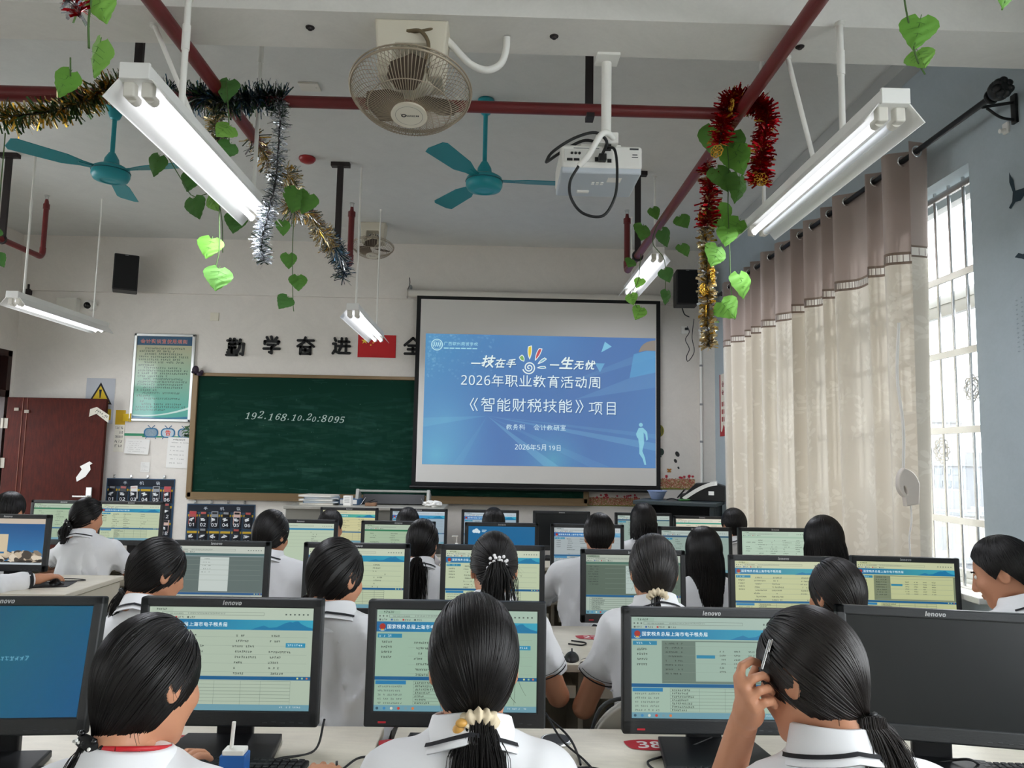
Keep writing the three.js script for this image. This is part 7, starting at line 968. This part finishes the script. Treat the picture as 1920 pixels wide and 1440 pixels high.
function vine(label, z, stem, leaves, mi) {
  const t = thing('leaf_vine', label, 'artificial vine', [0, 0, z], 0, 'artificial leaf vines'); part('stem', tube(stem.map(([x, y, q]) => [x, y, q ?? 0]), 0.0025, 40, 5), stemM, t);
  leaves.forEach(([x, y, s], i) => { const k = vr(), l = part('leaf', leafG[i % 2], leafM[(mi + (k > 0.7 ? 1 : 0)) % 4], t); l.position.set(x, y + s * 0.5, (k - 0.5) * 0.03); l.scale.setScalar(s); l.rotation.set((vr() - 0.5) * 0.8, (vr() - 0.5) * 1.3, (vr() - 0.5) * 1.1); part('veins', veinG, veinM, l); });
}
vine('bright leaf vine hanging at the top left edge', -1.5, [[-0.88, 2.75], [-0.872, 2.5], [-0.875, 2.42], [-0.87, 2.36]], [[-0.862, 2.455, 0.062], [-0.855, 2.345, 0.078]], 3);
vine('single bright leaf on the left pipe by the near lamp', -2.2, [[-1.33, 2.72], [-1.325, 2.66]], [[-1.327, 2.631, 0.085]], 0);
vine('vine looping below the near left lamp', -3.6, [[-1.62, 3.03, 0.46], [-1.6, 2.98, 0.3], [-1.58, 2.86], [-1.52, 2.78], [-1.42, 2.8], [-1.38, 2.7], [-1.36, 2.5]], [[-1.702, 2.93, 0.105], [-1.539, 2.85, 0.09], [-1.518, 2.716, 0.105], [-1.425, 2.735, 0.095], [-1.305, 2.646, 0.1]], 2);
vine('two leaves hanging low on a thread left of the silver tinsel', -3.2, [[-1.22, 2.95], [-1.235, 2.6], [-1.225, 2.4], [-1.24, 2.3]], [[-1.262, 2.403, 0.1], [-1.215, 2.261, 0.11]], 0);
vine('dark leaves on the left red pipe', -3.9, [[-1.2, 3.05], [-1.12, 2.9], [-1.16, 2.76]], [[-1.09, 2.87, 0.13], [-1.03, 2.855, 0.11], [-1.169, 2.725, 0.078]], 1);
vine('thin vine with three small leaves above the slogan', -4.2, [[-1.19, 2.98], [-1.19, 2.7], [-1.18, 2.5], [-1.17, 2.36], [-1.165, 2.33]], [[-1.212, 2.621, 0.085], [-1.15, 2.488, 0.095], [-1.2, 2.363, 0.092]], 1);
vine('leaves tucked in the tinsel at the left pipe crossing', -3.0, [[-1.16, 3.08], [-1.14, 2.9], [-1.13, 2.74]], [[-1.15, 3.03, 0.095], [-1.13, 2.83, 0.085], [-1.127, 2.76, 0.078]], 2);
vine('large leafy vine hanging under the red tinsel on the right', -3.28, [[1.03, 3.06], [1.05, 2.9], [1.045, 2.7], [1.05, 2.5], [1.055, 2.3], [1.07, 2.16]], [[0.98, 2.99, 0.135], [1.072, 2.98, 0.13], [1.071, 2.9, 0.135], [1.1, 2.916, 0.115], [0.991, 2.798, 0.12], [1.097, 2.763, 0.125], [1.001, 2.629, 0.115], [1.1, 2.578, 0.09], [1.042, 2.534, 0.09], [1.0, 2.445, 0.105], [1.092, 2.311, 0.115], [1.009, 2.185, 0.11]], 0);
vine('vine of green leaves on the far end of the right red pipe', -4.6, [[1.05, 3.08], [1.0, 3.0], [0.98, 2.9], [1.05, 2.8], [1.06, 2.54]], [[0.98, 3.09, 0.08], [0.918, 2.955, 0.115], [1.034, 2.923, 0.115], [1.155, 3.031, 0.1], [1.161, 2.846, 0.09], [0.847, 2.755, 0.075], [1.051, 2.68, 0.09], [1.068, 2.542, 0.09]], 1);
vine('small leaves hanging in front of the lamp above the screen', -5.2, [[1.02, 3.0], [1.0, 2.8], [0.96, 2.7], [1.02, 2.55]], [[1.023, 2.78, 0.078], [0.946, 2.658, 0.085], [1.023, 2.555, 0.1]], 3);
vine('bright vine hanging at the top right before the beam', -1.9, [[1.1, 2.95], [1.1, 2.8], [1.115, 2.7], [1.13, 2.62], [1.15, 2.58]], [[1.138, 2.69, 0.09], [1.14, 2.62, 0.07]], 3);
vine('large bright leaf cut by the top right edge', -1.5, [[1.08, 2.75], [1.08, 2.6]], [[1.08, 2.545, 0.085]], 3);
vine('dark leaf tips at the left edge below the pipe', -3.3, [[-2.26, 2.95], [-2.255, 2.5], [-2.24, 2.35]], [[-2.25, 2.354, 0.06], [-2.265, 2.476, 0.055]], 2);
renderer.render(scene, camera);
